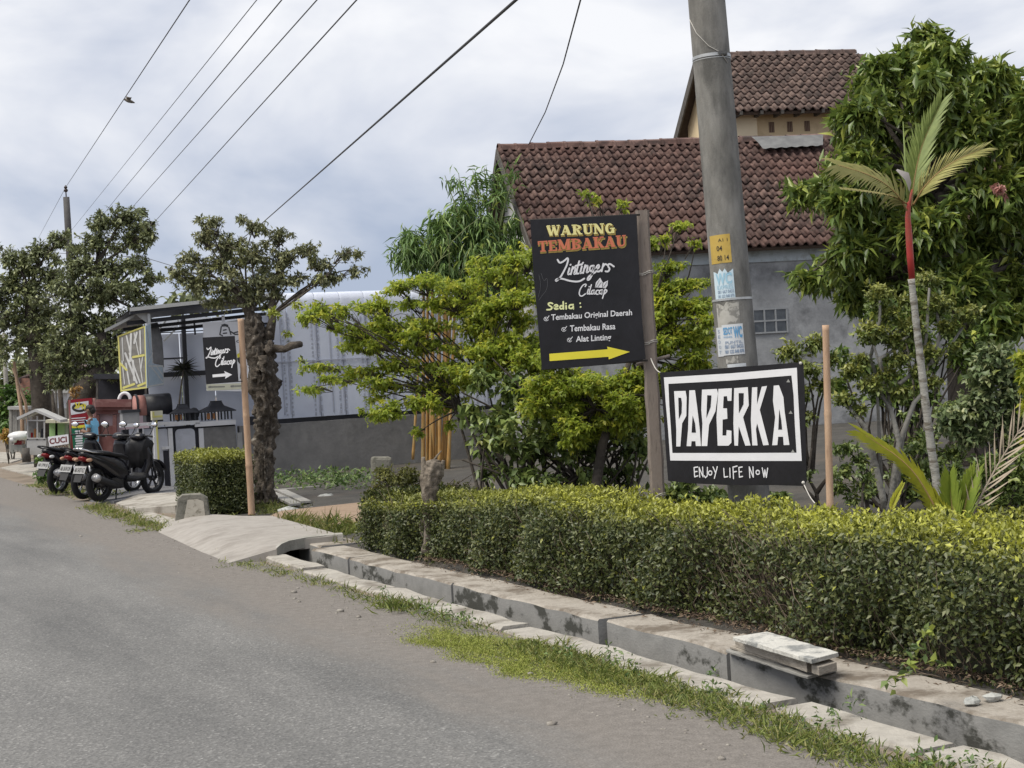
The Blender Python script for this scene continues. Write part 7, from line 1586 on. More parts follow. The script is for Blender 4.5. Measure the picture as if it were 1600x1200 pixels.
# dark large-leaved shrub with many stems
Ys = 14.9
bigleaf = leaf_material('large_shrub_leaf', (0.073, 0.115, 0.035), (0.164, 0.223, 0.061), (0.310, 0.354, 0.104), (0.231, 0.242, 0.059), 0.36, 0.2)
T = thing('large_leaved_shrub', 'dark large-leaved shrub with many bare stems below the tobacco banner', 'shrub', gpt(860, 780, Ys))
LV = Leaves(); wood = MB()
for (x_, y_, rx, ry) in ((755, 590, 32, 28), (800, 600, 36, 36), (735, 640, 24, 24), (780, 650, 40, 30), (840, 630, 40, 36), (890, 640, 40, 34), (940, 650, 40, 36), (985, 660, 28, 40), (860, 680, 44, 26), (920, 690, 44, 24), (980, 705, 26, 26), (760, 690, 30, 18), (1005, 690, 14, 50), (830, 705, 36, 16), (760, 730, 24, 12), (960, 735, 34, 12)):
    c = P(x_, y_, Ys); clump_leaves(LV, c, np.array([rx, (rx + ry) / 2, ry]) * Ys / F, max(6, int(rx * ry / 26)), 5, 0.11, 0.50, 0.55, 0.05, spread=0.7)
    for k in range(3): wood.tube(bez(P(random.uniform(750, 1010), 812, Ys + random.uniform(-0.3, 0.3)), c + rng.normal(size=3) * 0.12, 0.02, 7, 0.08), list(np.linspace(0.022, 0.008, 7)), 6, caps=False)
for k in range(16): wood.tube(bez(P(random.uniform(745, 1015), 815, Ys + random.uniform(-0.5, 0.4)), P(random.uniform(740, 1015), random.uniform(640, 715), Ys + random.uniform(-0.4, 0.4)), 0.0, 6, 0.08), list(np.linspace(0.020, 0.008, 6)), 6, caps=False)
for _ in range(26): clump_leaves(LV, P(random.uniform(745, 1010), random.uniform(655, 765), Ys - random.uniform(0.0, 0.5)), np.array([30, 30, 16]) * Ys / F, 16, 5, 0.085, 0.5, 0.4, 0.12, spread=0.8)
wood.build('stems', bark, T, kind='stuff'); LV.build('foliage', bigleaf, T, indiv=200)

# pollarded stump rising out of the hedge
Yp = 13.42
T = thing('pollarded_stump', 'short forked grey tree stump sticking up out of the left end of the hedge', 'tree stump', gpt(675, 800, Yp))
q = MB(); rough_trunk(q, [P(668, 865, Yp), P(669, 800, Yp), P(671, 770, Yp), P(673, 748, Yp), P(676, 734, Yp), P(678, 722, Yp), P(678, 718, Yp)], [0.06, 0.055, 0.06, 0.078, 0.085, 0.062, 0.03], 0.30, 24, 8)
rough_trunk(q, [P(669, 770, Yp), P(664, 745, Yp), P(662, 726, Yp), P(661.5, 714, Yp)], [0.035, 0.03, 0.024, 0.018], 0.25, 12, 5); rough_trunk(q, [P(680, 755, Yp), P(688, 742, Yp), P(691, 728, Yp), P(693, 719, Yp)], [0.035, 0.03, 0.022, 0.014], 0.25, 12, 5)
q.tube([P(676, 724, Yp), P(683, 712, Yp), P(690, 704, Yp)], [0.02, 0.01, 0.004], 6)
q.build('trunk', material('stump_bark', (0.15, 0.125, 0.10), (0.25, 0.215, 0.175), 12, 0.95, 0.8, 30, c3=(0.09, 0.075, 0.06), s3=10), T)

# looser hedge behind the long one, left part
Yh = 15.8
T = thing('loose_hedge', 'looser paler hedge behind the left end of the long clipped hedge', 'hedge', gpt(630, 800, Yh))
LV = Leaves()
for (x_, y_, rx, ry) in ((585, 770, 22, 14), (610, 752, 30, 18), (640, 745, 26, 18), (625, 775, 40, 16), (655, 765, 30, 14), (700, 762, 40, 8), (740, 768, 40, 7), (600, 735, 16, 10)):
    clump_leaves(LV, P(x_, y_, Yh), np.array([rx, rx * 1.2, ry]) * Yh / F, int(rx * ry / 4), 6, 0.042, 0.5, 0.0, 0.3, spread=0.8, top_brighten=0.5)
q = MB()
for k in range(40): q.tube(bez(P(random.uniform(570, 740), 815, Yh), P(random.uniform(570, 740), random.uniform(740, 775), Yh), 0, 4, 0.1), [0.008, 0.006, 0.005, 0.003], 4, caps=False)
q.build('stems', twigm, T, kind='stuff'); LV.build('foliage', leaf_material('olive_leaf', (0.058, 0.068, 0.024), (0.132, 0.145, 0.043), (0.230, 0.237, 0.067), (0.300, 0.290, 0.060), 0.5, 0.2), T)
T = thing('grey_bollard', 'small pale concrete block standing against the grey wall left of the bamboo', 'block', gpt(597, 740, 26.5)); q = MB(); frontbox(q, 581, 613, 714, 750, 26.5, 0.3); q.build('block_body', MATS['mossy_concrete'], T, bevel=0.05)

# mango tree
Ym = 17.5
mango = leaf_material('mango_leaf', (0.051, 0.086, 0.022), (0.127, 0.190, 0.042), (0.246, 0.327, 0.075), (0.441, 0.473, 0.084), 0.34, 0.25)
MC = [(1450, 62, 34, 26), (1475, 85, 34, 26), (1425, 100, 38, 24), (1500, 118, 40, 26), (1378, 108, 18, 14), (1362, 130, 22, 12), (1400, 145, 46, 30), (1465, 155, 52, 36), (1545, 120, 40, 24), (1575, 150, 46, 36), (1345, 172, 26, 20), (1372, 200, 48, 34), (1440, 215, 56, 38), (1515, 205, 56, 40), (1590, 215, 50, 44), (1330, 215, 24, 22), (1345, 255, 36, 28), (1300, 285, 26, 14), (1258, 300, 16, 16), (1345, 290, 50, 34), (1410, 290, 56, 38), (1480, 290, 60, 42), (1560, 295, 60, 44), (1335, 330, 36, 26), (1365, 355, 54, 36), (1440, 360, 60, 40), (1520, 370, 60, 42), (1595, 375, 50, 46), (1340, 385, 34, 26), (1355, 420, 50, 30), (1420, 430, 46, 28), (1500, 435, 56, 30), (1580, 450, 56, 40), (1290, 430, 24, 12), (1262, 432, 14, 10), (1340, 460, 28, 22), (1390, 470, 30, 16), (1650, 150, 60, 60), (1650, 300, 60, 80), (1650, 450, 60, 60), (1560, 500, 50, 22), (1450, 470, 40, 14)]
clump_tree('mango_tree', 'large mango tree with long leaves and yellowish shoots at the right edge', 'tree', gpt(1512, 600, Ym, 0.3),
    [gpt(1516, 600, Ym, 0.1), P(1513, 700, Ym), P(1510, 640, Ym), P(1508, 580, Ym), P(1512, 520, Ym), P(1500, 460, Ym), P(1485, 380, Ym), P(1470, 300, Ym)], [0.24, 0.21, 0.20, 0.20, 0.21, 0.17, 0.13, 0.09],
    [(a, b_, c, d_, Ym + (0.9 if k % 3 == 0 else (-0.6 if k % 3 == 1 else 0.2))) for k, (a, b_, c, d_) in enumerate(MC)],
    bark, mango, 0.185, 0.30, 34, 11, None, 0.45, 0.2, indiv=300, br=0.04, top_brighten=0.30, sat=1, spread=0.8, forks=[P(1512, 520, Ym), P(1485, 380, Ym), P(1470, 300, Ym), P(1545, 430, Ym), P(1440, 440, Ym)])  # upper leaves tinted paler to paint in brightness on top, besides yellow shoots
T = thing('mango_blossom', 'pinkish new leaf flush hanging on the mango tree beside the palm', 'blossom', P(1562, 290, 16.3)); LV = Leaves(); clump_leaves(LV, P(1562, 290, 16.2), np.array([14, 14, 8]) * 16.2 / F, 10, 6, 0.09, 0.3, 0.9); LV.build('petals', leaf_material('pink_flush', (0.3, 0.12, 0.10), (0.42, 0.20, 0.17), (0.5, 0.28, 0.24), (0.5, 0.3, 0.2), 0.5, 0.3), T, kind=None)

# cloud-pruned shrub
Yc = 12.8
cloud = leaf_material('pruned_shrub_leaf', (0.063, 0.095, 0.028), (0.149, 0.199, 0.046), (0.276, 0.329, 0.085), (0.374, 0.374, 0.088), 0.45, 0.22)
T = thing('cloud_pruned_shrub', 'cloud-pruned shrub with pale crooked stems and rounded leaf pads, right of the bamboo stick', 'shrub', gpt(1400, 790, Yc, 0.08))
LV = Leaves(); q = MB()
pads = [(1375, 462, 26, 20), (1450, 438, 24, 16), (1462, 474, 30, 18), (1512, 490, 26, 16), (1365, 520, 32, 20), (1425, 512, 24, 20), (1452, 552, 24, 16), (1400, 560, 24, 12), (1362, 600, 28, 16), (1318, 622, 24, 12), (1410, 612, 24, 12), (1458, 598, 20, 10), (1345, 560, 18, 10), (1490, 540, 14, 8), (1330, 580, 22, 14), (1390, 490, 22, 14), (1420, 470, 20, 12), (1400, 530, 22, 14), (1480, 510, 20, 12), (1435, 580, 20, 12), (1340, 640, 18, 10), (1385, 585, 20, 10)]
hub = [P(1392, 640, Yc), P(1375, 620, Yc), P(1430, 590, Yc)]
for (x_, y_, rx, ry) in pads:
    c = P(x_, y_, Yc); clump_leaves(LV, c, np.array([rx, rx * 0.9, ry]) * Yc / F, int(rx * ry / 3.6), 6, 0.046, 0.52, 0.1, 0.1, spread=0.85, top_brighten=0.65)
for pth_ in ([(1388, 815), (1378, 770), (1362, 700), (1350, 665), (1330, 640), (1318, 622)], [(1388, 810), (1398, 740), (1405, 690), (1392, 640), (1375, 612), (1362, 600)], [(1398, 820), (1404, 720), (1410, 680), (1428, 630), (1445, 610), (1458, 598)], [(1375, 612), (1385, 585), (1400, 560)], [(1405, 600), (1430, 580), (1455, 568), (1480, 548), (1512, 500)], [(1380, 590), (1375, 560), (1400, 545), (1412, 530), (1425, 520)], [(1370, 590), (1360, 560), (1375, 500), (1375, 470)], [(1455, 568), (1470, 520), (1462, 480)], [(1440, 580), (1448, 520), (1452, 450)], [(1392, 640), (1385, 600), (1365, 540)], [(1378, 770), (1372, 640), (1370, 600)]):
    w_ = len(pth_); q.tube([P(x_, y_, Yc + random.uniform(-0.1, 0.1)) for x_, y_ in pth_], list(np.linspace(0.034 if w_ > 5 else 0.018, 0.010, w_)), 7, jit=0.06)
q.build('stems', pbark, T); LV.build('foliage', cloud, T, indiv=150)
T = thing('leafy_shrub', 'dense small shrub directly behind the right edge of the white-framed banner', 'shrub', gpt(1255, 700, 13.4, 0.08)); LV = Leaves(); q = MB()
for (x_, y_, rx, ry) in ((1232, 548, 26, 16), (1272, 535, 26, 18), (1255, 575, 34, 20), (1300, 560, 16, 16), (1250, 610, 28, 16), (1290, 600, 18, 14), (1262, 650, 20, 14)): clump_leaves(LV, P(x_, y_, 13.4), np.array([rx, rx, ry]) * 13.4 / F, int(rx * ry / 9), 6, 0.055, 0.5, 0.3, 0.12, spread=0.8, top_brighten=0.5)
for k in range(7): q.tube(bez(P(1258 + k * 2, 740, 13.4), P(1230 + k * 11, 590, 13.4), 0.05, 6, 0.08), list(np.linspace(0.016, 0.006, 6)), 5)
q.build('stems', bark, T); LV.build('foliage', cloud, T)
T = thing('leafless_seedling', 'thin dark seedling with few leaves between the banner and the bamboo stick', 'plant', gpt(1275, 790, 11.2, 0.08)); q = MB(); LV = Leaves()
for pth_ in ([(1278, 800), (1276, 770), (1262, 745), (1268, 700)], [(1276, 770), (1290, 750), (1300, 735)], [(1277, 785), (1255, 760)]): q.tube([P(x_, y_, 11.2) for x_, y_ in pth_], list(np.linspace(0.02, 0.006, len(pth_))), 6)
for (x_, y_, rx, ry) in ((1300, 735, 12, 6), (1265, 735, 8, 5), (1310, 745, 8, 5), (1258, 740, 12, 7)): clump_leaves(LV, P(x_, y_, 11.2), np.array([rx, rx, ry]) * 11.2 / F, 6, 4, 0.05, 0.5, 0.3)
q.build('stem', bark, T); LV.build('foliage', bigleaf, T, kind=None)

# shrubs on the right
vari = leaf_material('variegated_leaf', (0.072, 0.111, 0.043), (0.176, 0.231, 0.100), (0.391, 0.404, 0.200), (0.352, 0.396, 0.110), 0.42, 0.2)
def shrub(name, label, base, pads_, Y, mat_, L, wr, div=8.0, per=6, ty=None, young=0.05, stems=10, indiv=0, droop=0.3):
    T = thing(name, label, 'shrub', base); LV = Leaves(); q = MB(); xs = [p[0] for p in pads_]; bx = sum(xs) / len(xs); by = 600 - F * ((base - _C) @ _U) / ((base - _C) @ _fw)
    for (x_, y_, rx, ry) in pads_:
        clump_leaves(LV, P(x_, y_, Y), np.array([rx, (rx + ry) / 2, ry]) * Y / F, max(5, int(rx * ry / div)), per, L, wr, droop, young, spread=0.8, top_brighten=ty)
        q.tube(bez(base + np.array([random.uniform(-0.1, 0.1), random.uniform(-0.1, 0.1), 0]), P(x_, y_, Y), 0.05, 6, 0.06), list(np.linspace(0.02, 0.006, 6)), 5, caps=False)
    q.build('stems', bark, T); LV.build('foliage', mat_, T, indiv=indiv); return T
shrub('variegated_shrub', 'tall pale variegated shrub under the mango tree at the right edge', gpt(1560, 700, 14.3, 0.1), [(1550, 555, 34, 20), (1590, 575, 34, 24), (1540, 590, 36, 22), (1580, 615, 36, 24), (1530, 625, 34, 20), (1500, 650, 40, 20), (1555, 655, 40, 20), (1600, 650, 30, 26), (1480, 665, 22, 14), (1520, 680, 36, 16), (1580, 690, 34, 18), (1620, 600, 30, 50)], 14.3, vari, 0.072, 0.55, 6, 6, None, 0.05, indiv=120)
shrub('yellow_leaved_bush', 'bright yellow-green bush cut by the right edge of the picture', gpt(1605, 720, 12.6, 0.1), [(1596, 560, 14, 12), (1604, 590, 18, 26), (1610, 635, 18, 18), (1606, 690, 14, 8)], 12.6, lime_leaf, 0.07, 0.5, 8, 6, None, 0.4)
shrub('low_dark_shrub', 'low dark shrub behind the palm shoots at the right', gpt(1550, 790, 12.2, 0.08), [(1545, 730, 34, 22), (1585, 750, 36, 24), (1560, 775, 44, 18), (1600, 720, 22, 22), (1520, 760, 24, 16), (1610, 780, 30, 16)], 12.2, bigleaf, 0.065, 0.5, 6, 6)
shrub('low_dark_shrub', 'low dark shrub around the foot of the red palm trunk', gpt(1465, 790, 12.9, 0.08), [(1455, 725, 24, 12), (1430, 700, 20, 10), (1475, 745, 28, 14), (1445, 765, 22, 12), (1495, 730, 16, 12), (1490, 775, 22, 10)], 12.9, bigleaf, 0.055, 0.5, 7, 6)
shrub('understory_shrub', 'loose mid-green shrub filling the space behind the cloud-pruned shrub', gpt(1400, 760, 15.4, 0.1), [(random.uniform(1310, 1490), random.uniform(470, 640), random.uniform(16, 28), random.uniform(12, 20)) for _ in range(26)] + [(random.uniform(1480, 1600), random.uniform(500, 580), 26, 16) for _ in range(8)], 15.4, mango, 0.10, 0.42, 14, 5, None, 0.08, stems=6)
shrub('scrubby_undergrowth', 'loose twiggy undergrowth on the dark soil under the cloud-pruned shrub', gpt(1390, 790, 14.6, 0.1), [(1320, 700, 26, 12), (1345, 715, 20, 10), (1400, 740, 24, 14), (1440, 690, 26, 16), (1310, 760, 20, 10), (1420, 770, 24, 14), (1375, 690, 18, 8), (1490, 705, 26, 16), (1330, 780, 16, 8), (1480, 640, 24, 18), (1420, 650, 16, 12), (1400, 700, 30, 16), (1350, 760, 26, 12), (1450, 730, 30, 16), (1320, 735, 20, 12), (1500, 750, 30, 18)], 14.6, bigleaf, 0.06, 0.5, 7, 6)
shrub('tiny_topiary', 'small dark rounded topiary just right of the bamboo stick, above the hedge', gpt(1354, 800, 11.4, 0.08), [(1352, 745, 20, 14), (1356, 770, 16, 8), (1345, 728, 10, 6)], 11.4, bigleaf, 0.04, 0.5, 7, 6)
shrub('low_green_edging', 'low olive ground shrub behind the right end of the clipped hedge', gpt(1570, 815, 9.3, 0.06), [(1545, 800, 26, 8), (1580, 806, 30, 10), (1610, 802, 26, 12), (1530, 812, 20, 6)], 9.3, hleaf, 0.035, 0.5, 5, 6, 0.45)
shrub('low_shrub_mass', 'dark low shrubs under the banners, seen between the sign post and the white-framed banner', gpt(1090, 790, 12.4, 0.06), [(1060, 770, 30, 14), (1110, 775, 34, 12), (1140, 780, 26, 10), (1075, 745, 20, 14), (1030, 772, 16, 12), (1215, 778, 26, 10)], 12.4, bigleaf, 0.075, 0.5, 7, 6)

# red-stemmed palm
def frond(parent, name, pts, Lf, mat_, stemmat, n_=34, ang=0.75, droop=0.25, wd=0.011, sides=(1, -1), up=np.array([0, 0, 1.0]), stem_r=0.009, taper=0.5, flat=0.15):
    pts = smooth2(pts, 2); pts = [np.array(p) for p in pts]; q = MB(); q.tube(pts, list(np.linspace(stem_r, stem_r * 0.3, len(pts))), 5); f_ = q.build(name, stemmat, parent)
    seg = np.array([np.linalg.norm(b_ - a) for a, b_ in zip(pts[:-1], pts[1:])]); cum = np.concatenate([[0], np.cumsum(seg)]); mbf = MB()
    for i in range(n_):
        u = 0.10 + 0.9 * i / (n_ - 1); dd = u * cum[-1]; k = min(len(seg) - 1, int(np.searchsorted(cum, dd) - 1)); k = max(k, 0); p = pts[k] + (pts[k + 1] - pts[k]) * ((dd - cum[k]) / seg[k]); tg = nrmz(pts[k + 1] - pts[k])
        sv = nrmz(np.cross(tg, up)) 
        for sg in sides:
            a = ang * random.uniform(0.85, 1.15) * (1 - 0.35 * u); d_ = nrmz(tg * math.cos(a) + sv * sg * math.sin(a) + up * flat); L_ = Lf * (1 - taper * u) * random.uniform(0.85, 1.1) * (0.6 + 0.4 * min(1, u * 4)); nn = nrmz(np.cross(d_, sv + up * 0.5)); w_ = nrmz(np.cross(d_, nn)) * wd
            m1 = p + d_ * L_ * 0.5 - UPV * droop * L_ * 0.12; m2 = p + d_ * L_ - UPV * droop * L_ * 0.5
            mbf.add([p - w_ * 0.5, p + w_ * 0.5, m1 + w_, m1 - w_, m2], [(0, 1, 2, 3), (3, 2, 4)])
    mbf.build('leaflets', mat_, f_, kind='stuff'); return f_
Yq = 12.4
T = thing('red_palm', 'slender palm with a red crownshaft and ringed pale trunk in front of the mango tree', 'palm', gpt(1468, 790, Yq, 0.08))
q = MB(); pts = [(1470, 800), (1464, 757), (1455, 700), (1446, 630), (1438, 560), (1431, 500), (1424, 436)]; wp = [P(x_, y_, Yq) for x_, y_ in pts]; out = []; rr = []
for i in range(len(wp) - 1):
    for k in range(8):
        u = k / 8; out.append(wp[i] + (wp[i + 1] - wp[i]) * u); g_ = (i + u) / 6; rr.append((0.036 - 0.010 * g_) * (1.12 if k % 4 == 0 else 1.0))
out.append(wp[-1]); rr.append(0.030); q.tube(out, rr, 10); q.build('trunk', material('ringed_palm_bark', (0.30, 0.29, 0.26), (0.40, 0.39, 0.35), 10, 0.85, 0.4, 30, c3=(0.17, 0.15, 0.12), s3=8, p3=(0.5, 0.62), stretch=(1, 1, 3)), T)
q = MB(); q.tube([P(1425, 437, Yq), P(1422, 400, Yq), P(1420, 365, Yq), P(1418.5, 340, Yq), P(1420, 318, Yq), P(1425, 296, Yq)], [0.025, 0.028, 0.027, 0.022, 0.016, 0.006], 10); q.build('crownshaft', material('red_crownshaft', (0.42, 0.045, 0.04), (0.36, 0.04, 0.035), 4, 0.45, c3=(0.30, 0.10, 0.06), s3=3), T)
fg = material('palm_frond_green', (0.14, 0.19, 0.05), (0.20, 0.25, 0.07), 20, 0.45); fy = material('palm_frond_yellow', (0.34, 0.31, 0.11), (0.24, 0.24, 0.08), 16, 0.5); fst = material('frond_stem', (0.32, 0.18, 0.08), (0.28, 0.22, 0.08), 6, 0.5); fdry = material('dry_frond', (0.38, 0.31, 0.23), (0.46, 0.385, 0.30), 12, 0.8)
PX = lambda x_, y_, dy=0.0: P(x_, y_, Yq + dy)
vd = nrmz(_C - P(1420, 320, Yq))
frond(T, 'frond', [PX(1418, 330), PX(1400, 300, -0.1), PX(1365, 275, -0.25), PX(1310, 258, -0.3)], 0.36, fy, fst, 34, 0.8, 0.7, 0.010, up=nrmz(UPV + vd * 1.2))
frond(T, 'frond', [PX(1424, 322), PX(1428, 280, 0.05), PX(1440, 225, 0.1), PX(1468, 165, 0.1)], 0.34, fg, fst, 40, 0.5, 0.1, 0.012, up=nrmz(UPV * 0.2 + vd))
frond(T, 'frond', [PX(1427, 320), PX(1448, 285, -0.1), PX(1488, 252, -0.15), PX(1533, 234, -0.2)], 0.30, fy, fst, 32, 0.6, 0.3, 0.010, up=nrmz(UPV + vd * 1.2))
frond(T, 'frond', [PX(1416, 318), PX(1395, 306, -0.3), PX(1360, 300, -0.5), PX(1318, 295, -0.6)], 0.10, fy, fst, 22, 0.35, 0.1, 0.008, up=nrmz(UPV + vd))
q = MB(); q.tube([PX(1421, 330), PX(1416, 280), PX(1411, 190)], [0.012, 0.012, 0.003], 6); q.build('spear_leaf', fg, T)
q = MB(); q.loft([[PX(1400, 266, -0.1), PX(1402, 264, -0.1)], [PX(1415, 282, -0.12), PX(1420, 270, -0.1)], [PX(1421, 300, -0.05), PX(1424, 285, -0.05)]], closed=False, caps=False); q.build('sheath', material('pale_sheath', (0.5, 0.46, 0.44), (0.42, 0.38, 0.36), 8, 0.7), T)

Yr = 9.4; PY2 = lambda x_, y_, dy=0.0: P(x_, y_, Yr + dy)
fy2 = material('young_palm_yellow', (0.36, 0.35, 0.03), (0.26, 0.28, 0.03), 14, 0.45); fg2 = material('young_palm_green', (0.14, 0.20, 0.025), (0.21, 0.26, 0.035), 14, 0.45)
T = thing('young_palm', 'young palm with one yellow arching frond and upright green fronds sprouting behind the hedge', 'palm', gpt(1490, 820, Yr, 0.06))
vd2 = nrmz(_C - PY2(1480, 780))
frond(T, 'frond', [PY2(1478, 830), PY2(1455, 780), PY2(1420, 725), PY2(1352, 680)], 0.22, fy2, fst, 40, 0.35, 0.5, 0.009, up=nrmz(UPV * 0.6 + vd2), taper=0.2, stem_r=0.010)
frond(T, 'frond', [PY2(1500, 835), PY2(1505, 800), PY2(1512, 770), PY2(1520, 748)], 0.24, fg2, fst, 44, 0.42, 0.0, 0.012, up=vd2, taper=0.5, stem_r=0.010)
frond(T, 'frond', [PY2(1492, 835), PY2(1488, 800), PY2(1485, 775), PY2(1484, 752)], 0.23, fg2, fst, 44, 0.42, 0.0, 0.012, up=vd2, taper=0.5, stem_r=0.010)
frond(T, 'frond', [PY2(1485, 835), PY2(1478, 805), PY2(1470, 790), PY2(1462, 775)], 0.12, fy2, fst, 18, 0.4, 0.0, 0.010, up=vd2, stem_r=0.008)
frond(T, 'frond', [PY2(1390, 800), PY2(1400, 775), PY2(1408, 760)], 0.08, fy2, fst, 14, 0.4, 0.0, 0.009, up=vd2, stem_r=0.006)
d_f = frond(T, 'frond', [PY2(1510, 825), PY2(1535, 770), PY2(1568, 710), PY2(1612, 645)], 0.26, fdry, fdry, 15, 0.62, -0.1, 0.006, up=vd2, sides=(1, -1), taper=0.2, stem_r=0.009, flat=0.3); d_f['label'] = 'dry straw-coloured frond'

# background bush and distant trees on the left
freshb = leaf_material('bright_bush_leaf', (0.04, 0.085, 0.02), (0.09, 0.17, 0.035), (0.16, 0.26, 0.06), (0.28, 0.34, 0.08), 0.4, 0.25)
shrub('round_bush', 'bright green leafy bush at the far left edge', gpt(20, 700, 47, 0), [(15, 612, 30, 14), (35, 625, 26, 18), (5, 640, 26, 20), (30, 655, 30, 20), (8, 670, 22, 18)], 47, freshb, 0.2, 0.5, 8, 5)
shrub('croton', 'yellow and orange potted croton at the far left edge', gpt(10, 706, 44, 0), [(6, 682, 8, 10), (12, 676, 6, 7)], 44, leaf_material('croton_leaf', (0.25, 0.10, 0.03), (0.40, 0.24, 0.05), (0.5, 0.36, 0.08), (0.5, 0.4, 0.1)), 0.14, 0.4, 3, 5)
shrub('orange_croton', 'orange-leaved plant above the red menu board', gpt(118, 700, 36, 0), [(117, 614, 8, 6), (113, 607, 5, 4), (121, 606, 5, 4)], 36, MATS.get('x') or leaf_material('orange_leaf', (0.20, 0.10, 0.03), (0.33, 0.18, 0.05), (0.42, 0.26, 0.08), (0.5, 0.4, 0.1)), 0.10, 0.4, 3, 5)
shrub('roadside_weed_bush', 'weedy green bush beneath the CUCI board, left of the motor scooters', gpt(88, 748, 29.5, 0), [(68, 716, 14, 12), (86, 722, 16, 12), (75, 740, 18, 10), (98, 735, 12, 12), (62, 745, 10, 5), (90, 750, 12, 6)], 29.5, freshb, 0.11, 0.4, 4, 6, young=0.15)
LV = Leaves()
for (x_, y_, rx, ry, Y) in [(-40 + k * 26, 600 + 22 * math.sin(k * 1.7), 24, 34, 72) for k in range(12)] + [(60 + k * 30, 640, 26, 30, 60) for k in range(9)] + [(4, 545, 6, 34, 70), (30, 560, 14, 30, 74), (-20, 560, 24, 30, 70)] + [(270 + k * 22, 470 + 5 * math.sin(k), 16, 12, 48) for k in range(3)]:
    clump_leaves(LV, P(x_, y_, Y), np.array([rx, rx, ry]) * Y / F, int(rx * ry / 16), 5, 0.42, 0.45, 0.2, 0.03, spread=0.9)
for k in range(60):
    x_ = rng.uniform(-90, 300); Y = rng.uniform(85, 130); c = gpt(x_, 640, Y, rng.uniform(0.6, 3.2)); clump_leaves(LV, c, np.array([2.4, 2.4, 1.7]), 60, 4, 0.5, 0.5, 0.2, 0.03, spread=0.9)
for k in range(50):
    c = np.array([rng.uniform(4, 60), rng.uniform(45, 60), rng.uniform(0.8, 4.5)]); clump_leaves(LV, c, np.array([2.6, 2.6, 2.2]), 60, 4, 0.5, 0.5, 0.2, 0.03, spread=0.9)
LV.build('distant_trees', darkleaf, None)
T = thing('slim_far_pole', 'slim grey pole beside the left edge of the picture', 'pole', gpt(8, 640, 60)); q = MB(); q.tube([gpt(10, 640, 60), P(6, 520, 60)], [0.10, 0.08], 7); q.build('shaft', pbark, T)

# ground cover: grass and weeds
grassm = leaf_material('verge_grass_blade', (0.091, 0.124, 0.033), (0.169, 0.215, 0.046), (0.286, 0.319, 0.078), (0.340, 0.310, 0.120), 0.6, 0.3)
LV = Leaves()
def tuft(s, t, n_, h, spread_=0.05, yel=0.2, wd=0.006):
    p = W(s, t, 0.0)[None] + rng.normal(size=(n_, 3)) * np.array([spread_, spread_, 0]); p[:, 2] = np.abs(rng.normal(size=n_)) * 0.004
    a = nrmz(rng.normal(size=(n_, 3)) * np.array([0.8, 0.8, 0.25]) + np.array([0, 0, 0.8])); LV.add(p, a, nrmz(rng.normal(size=(n_, 3)) * 0.5 + np.array([0, 0, 0.6]) - NV * 0.4), h * rng.uniform(0.4, 1.15, n_), wd * rng.uniform(0.7, 1.5, n_), None, (rng.random(n_) < yel) * rng.uniform(0.3, 0.9, n_))
dens_pts = [(13.8, 3.72, 0.10, 30), (14.3, 3.62, 0.06, 20), (13.2, 3.78, 0.12, 30), (12.4, 3.82, 0.10, 16), (11.6, 3.85, 0.10, 16), (10.9, 3.86, 0.12, 24), (10.45, 3.80, 0.16, 50), (10.1, 3.88, 0.14, 40), (9.75, 3.84, 0.10, 24), (9.3, 3.86, 0.12, 20)]
for (s, t, h, k) in dens_pts:
    for _ in range(6): tuft(s + random.gauss(0, 0.16), t + random.gauss(0, 0.06), k // 2 + 2, h * random.uniform(0.3, 1.0), 0.05)
for _ in range(420):     # dense verge strip nearer the viewer
    s = random.uniform(4.3, 8.4); t = 3.83 + random.gauss(0, 0.085) - 0.10 * (s < 5.6) * random.random(); tuft(s, min(t, 4.02), 16, random.uniform(0.025, 0.085), 0.04, 0.25)
for _ in range(120): tuft(random.uniform(8.3, 14.6), 3.86 + random.gauss(0, 0.07), 8, random.uniform(0.015, 0.06), 0.04, 0.3)
for _ in range(70): s = random.uniform(18.4, 24); tuft(s, 3.95 + 0.06 * (s - 18) * 0.3 + random.gauss(0, 0.12), 22, random.uniform(0.05, 0.14), 0.07, 0.35, 0.009)
for _ in range(80): tuft(random.uniform(15.6, 18.0), 5.35 + random.gauss(0, 0.16), 20, random.uniform(0.06, 0.28), 0.06, 0.4, 0.008)
for _ in range(60): tuft(random.uniform(14.2, 15.6), 5.05 + random.gauss(0, 0.14), 18, random.uniform(0.05, 0.20), 0.05, 0.4, 0.008)
for _ in range(60): tuft(random.uniform(19.6, 21.2), 5.7 + random.gauss(0, 0.25), 16, random.uniform(0.05, 0.16), 0.06, 0.4, 0.008)
for _ in range(70): tuft(random.uniform(26, 33), 4.4 + random.gauss(0, 0.22), 16, random.uniform(0.05, 0.18), 0.08, 0.3, 0.012)
LV.build('verge_grass', grassm, None)
LV = Leaves()           # mossy lawn patch
k = 42000; a = rng.random(k) * 6.283; r_ = np.sqrt(rng.random(k)) * (1 + 0.18 * rng.normal(size=k)); s = 7.95 + 1.25 * r_ * np.cos(a) + 0.12 * np.sin(a * 5); t = 3.66 - 0.055 * (s - 7.95) + 0.26 * r_ * np.sin(a) + 0.04 * np.sin(s * 9)
p = s[:, None] * DV + t[:, None] * NV + (0.003 + 0.006 * rng.random(k))[:, None] * UPV
LV.add(p, nrmz(rng.normal(size=(k, 3)) + np.array([0, 0, 0.6])), nrmz(rng.normal(size=(k, 3)) * 0.5 + np.array([0, 0, 1.0])), rng.uniform(0.008, 0.019, k), 0.005, None, (rng.random(k) < 0.25) * rng.uniform(0.2, 0.8, k))
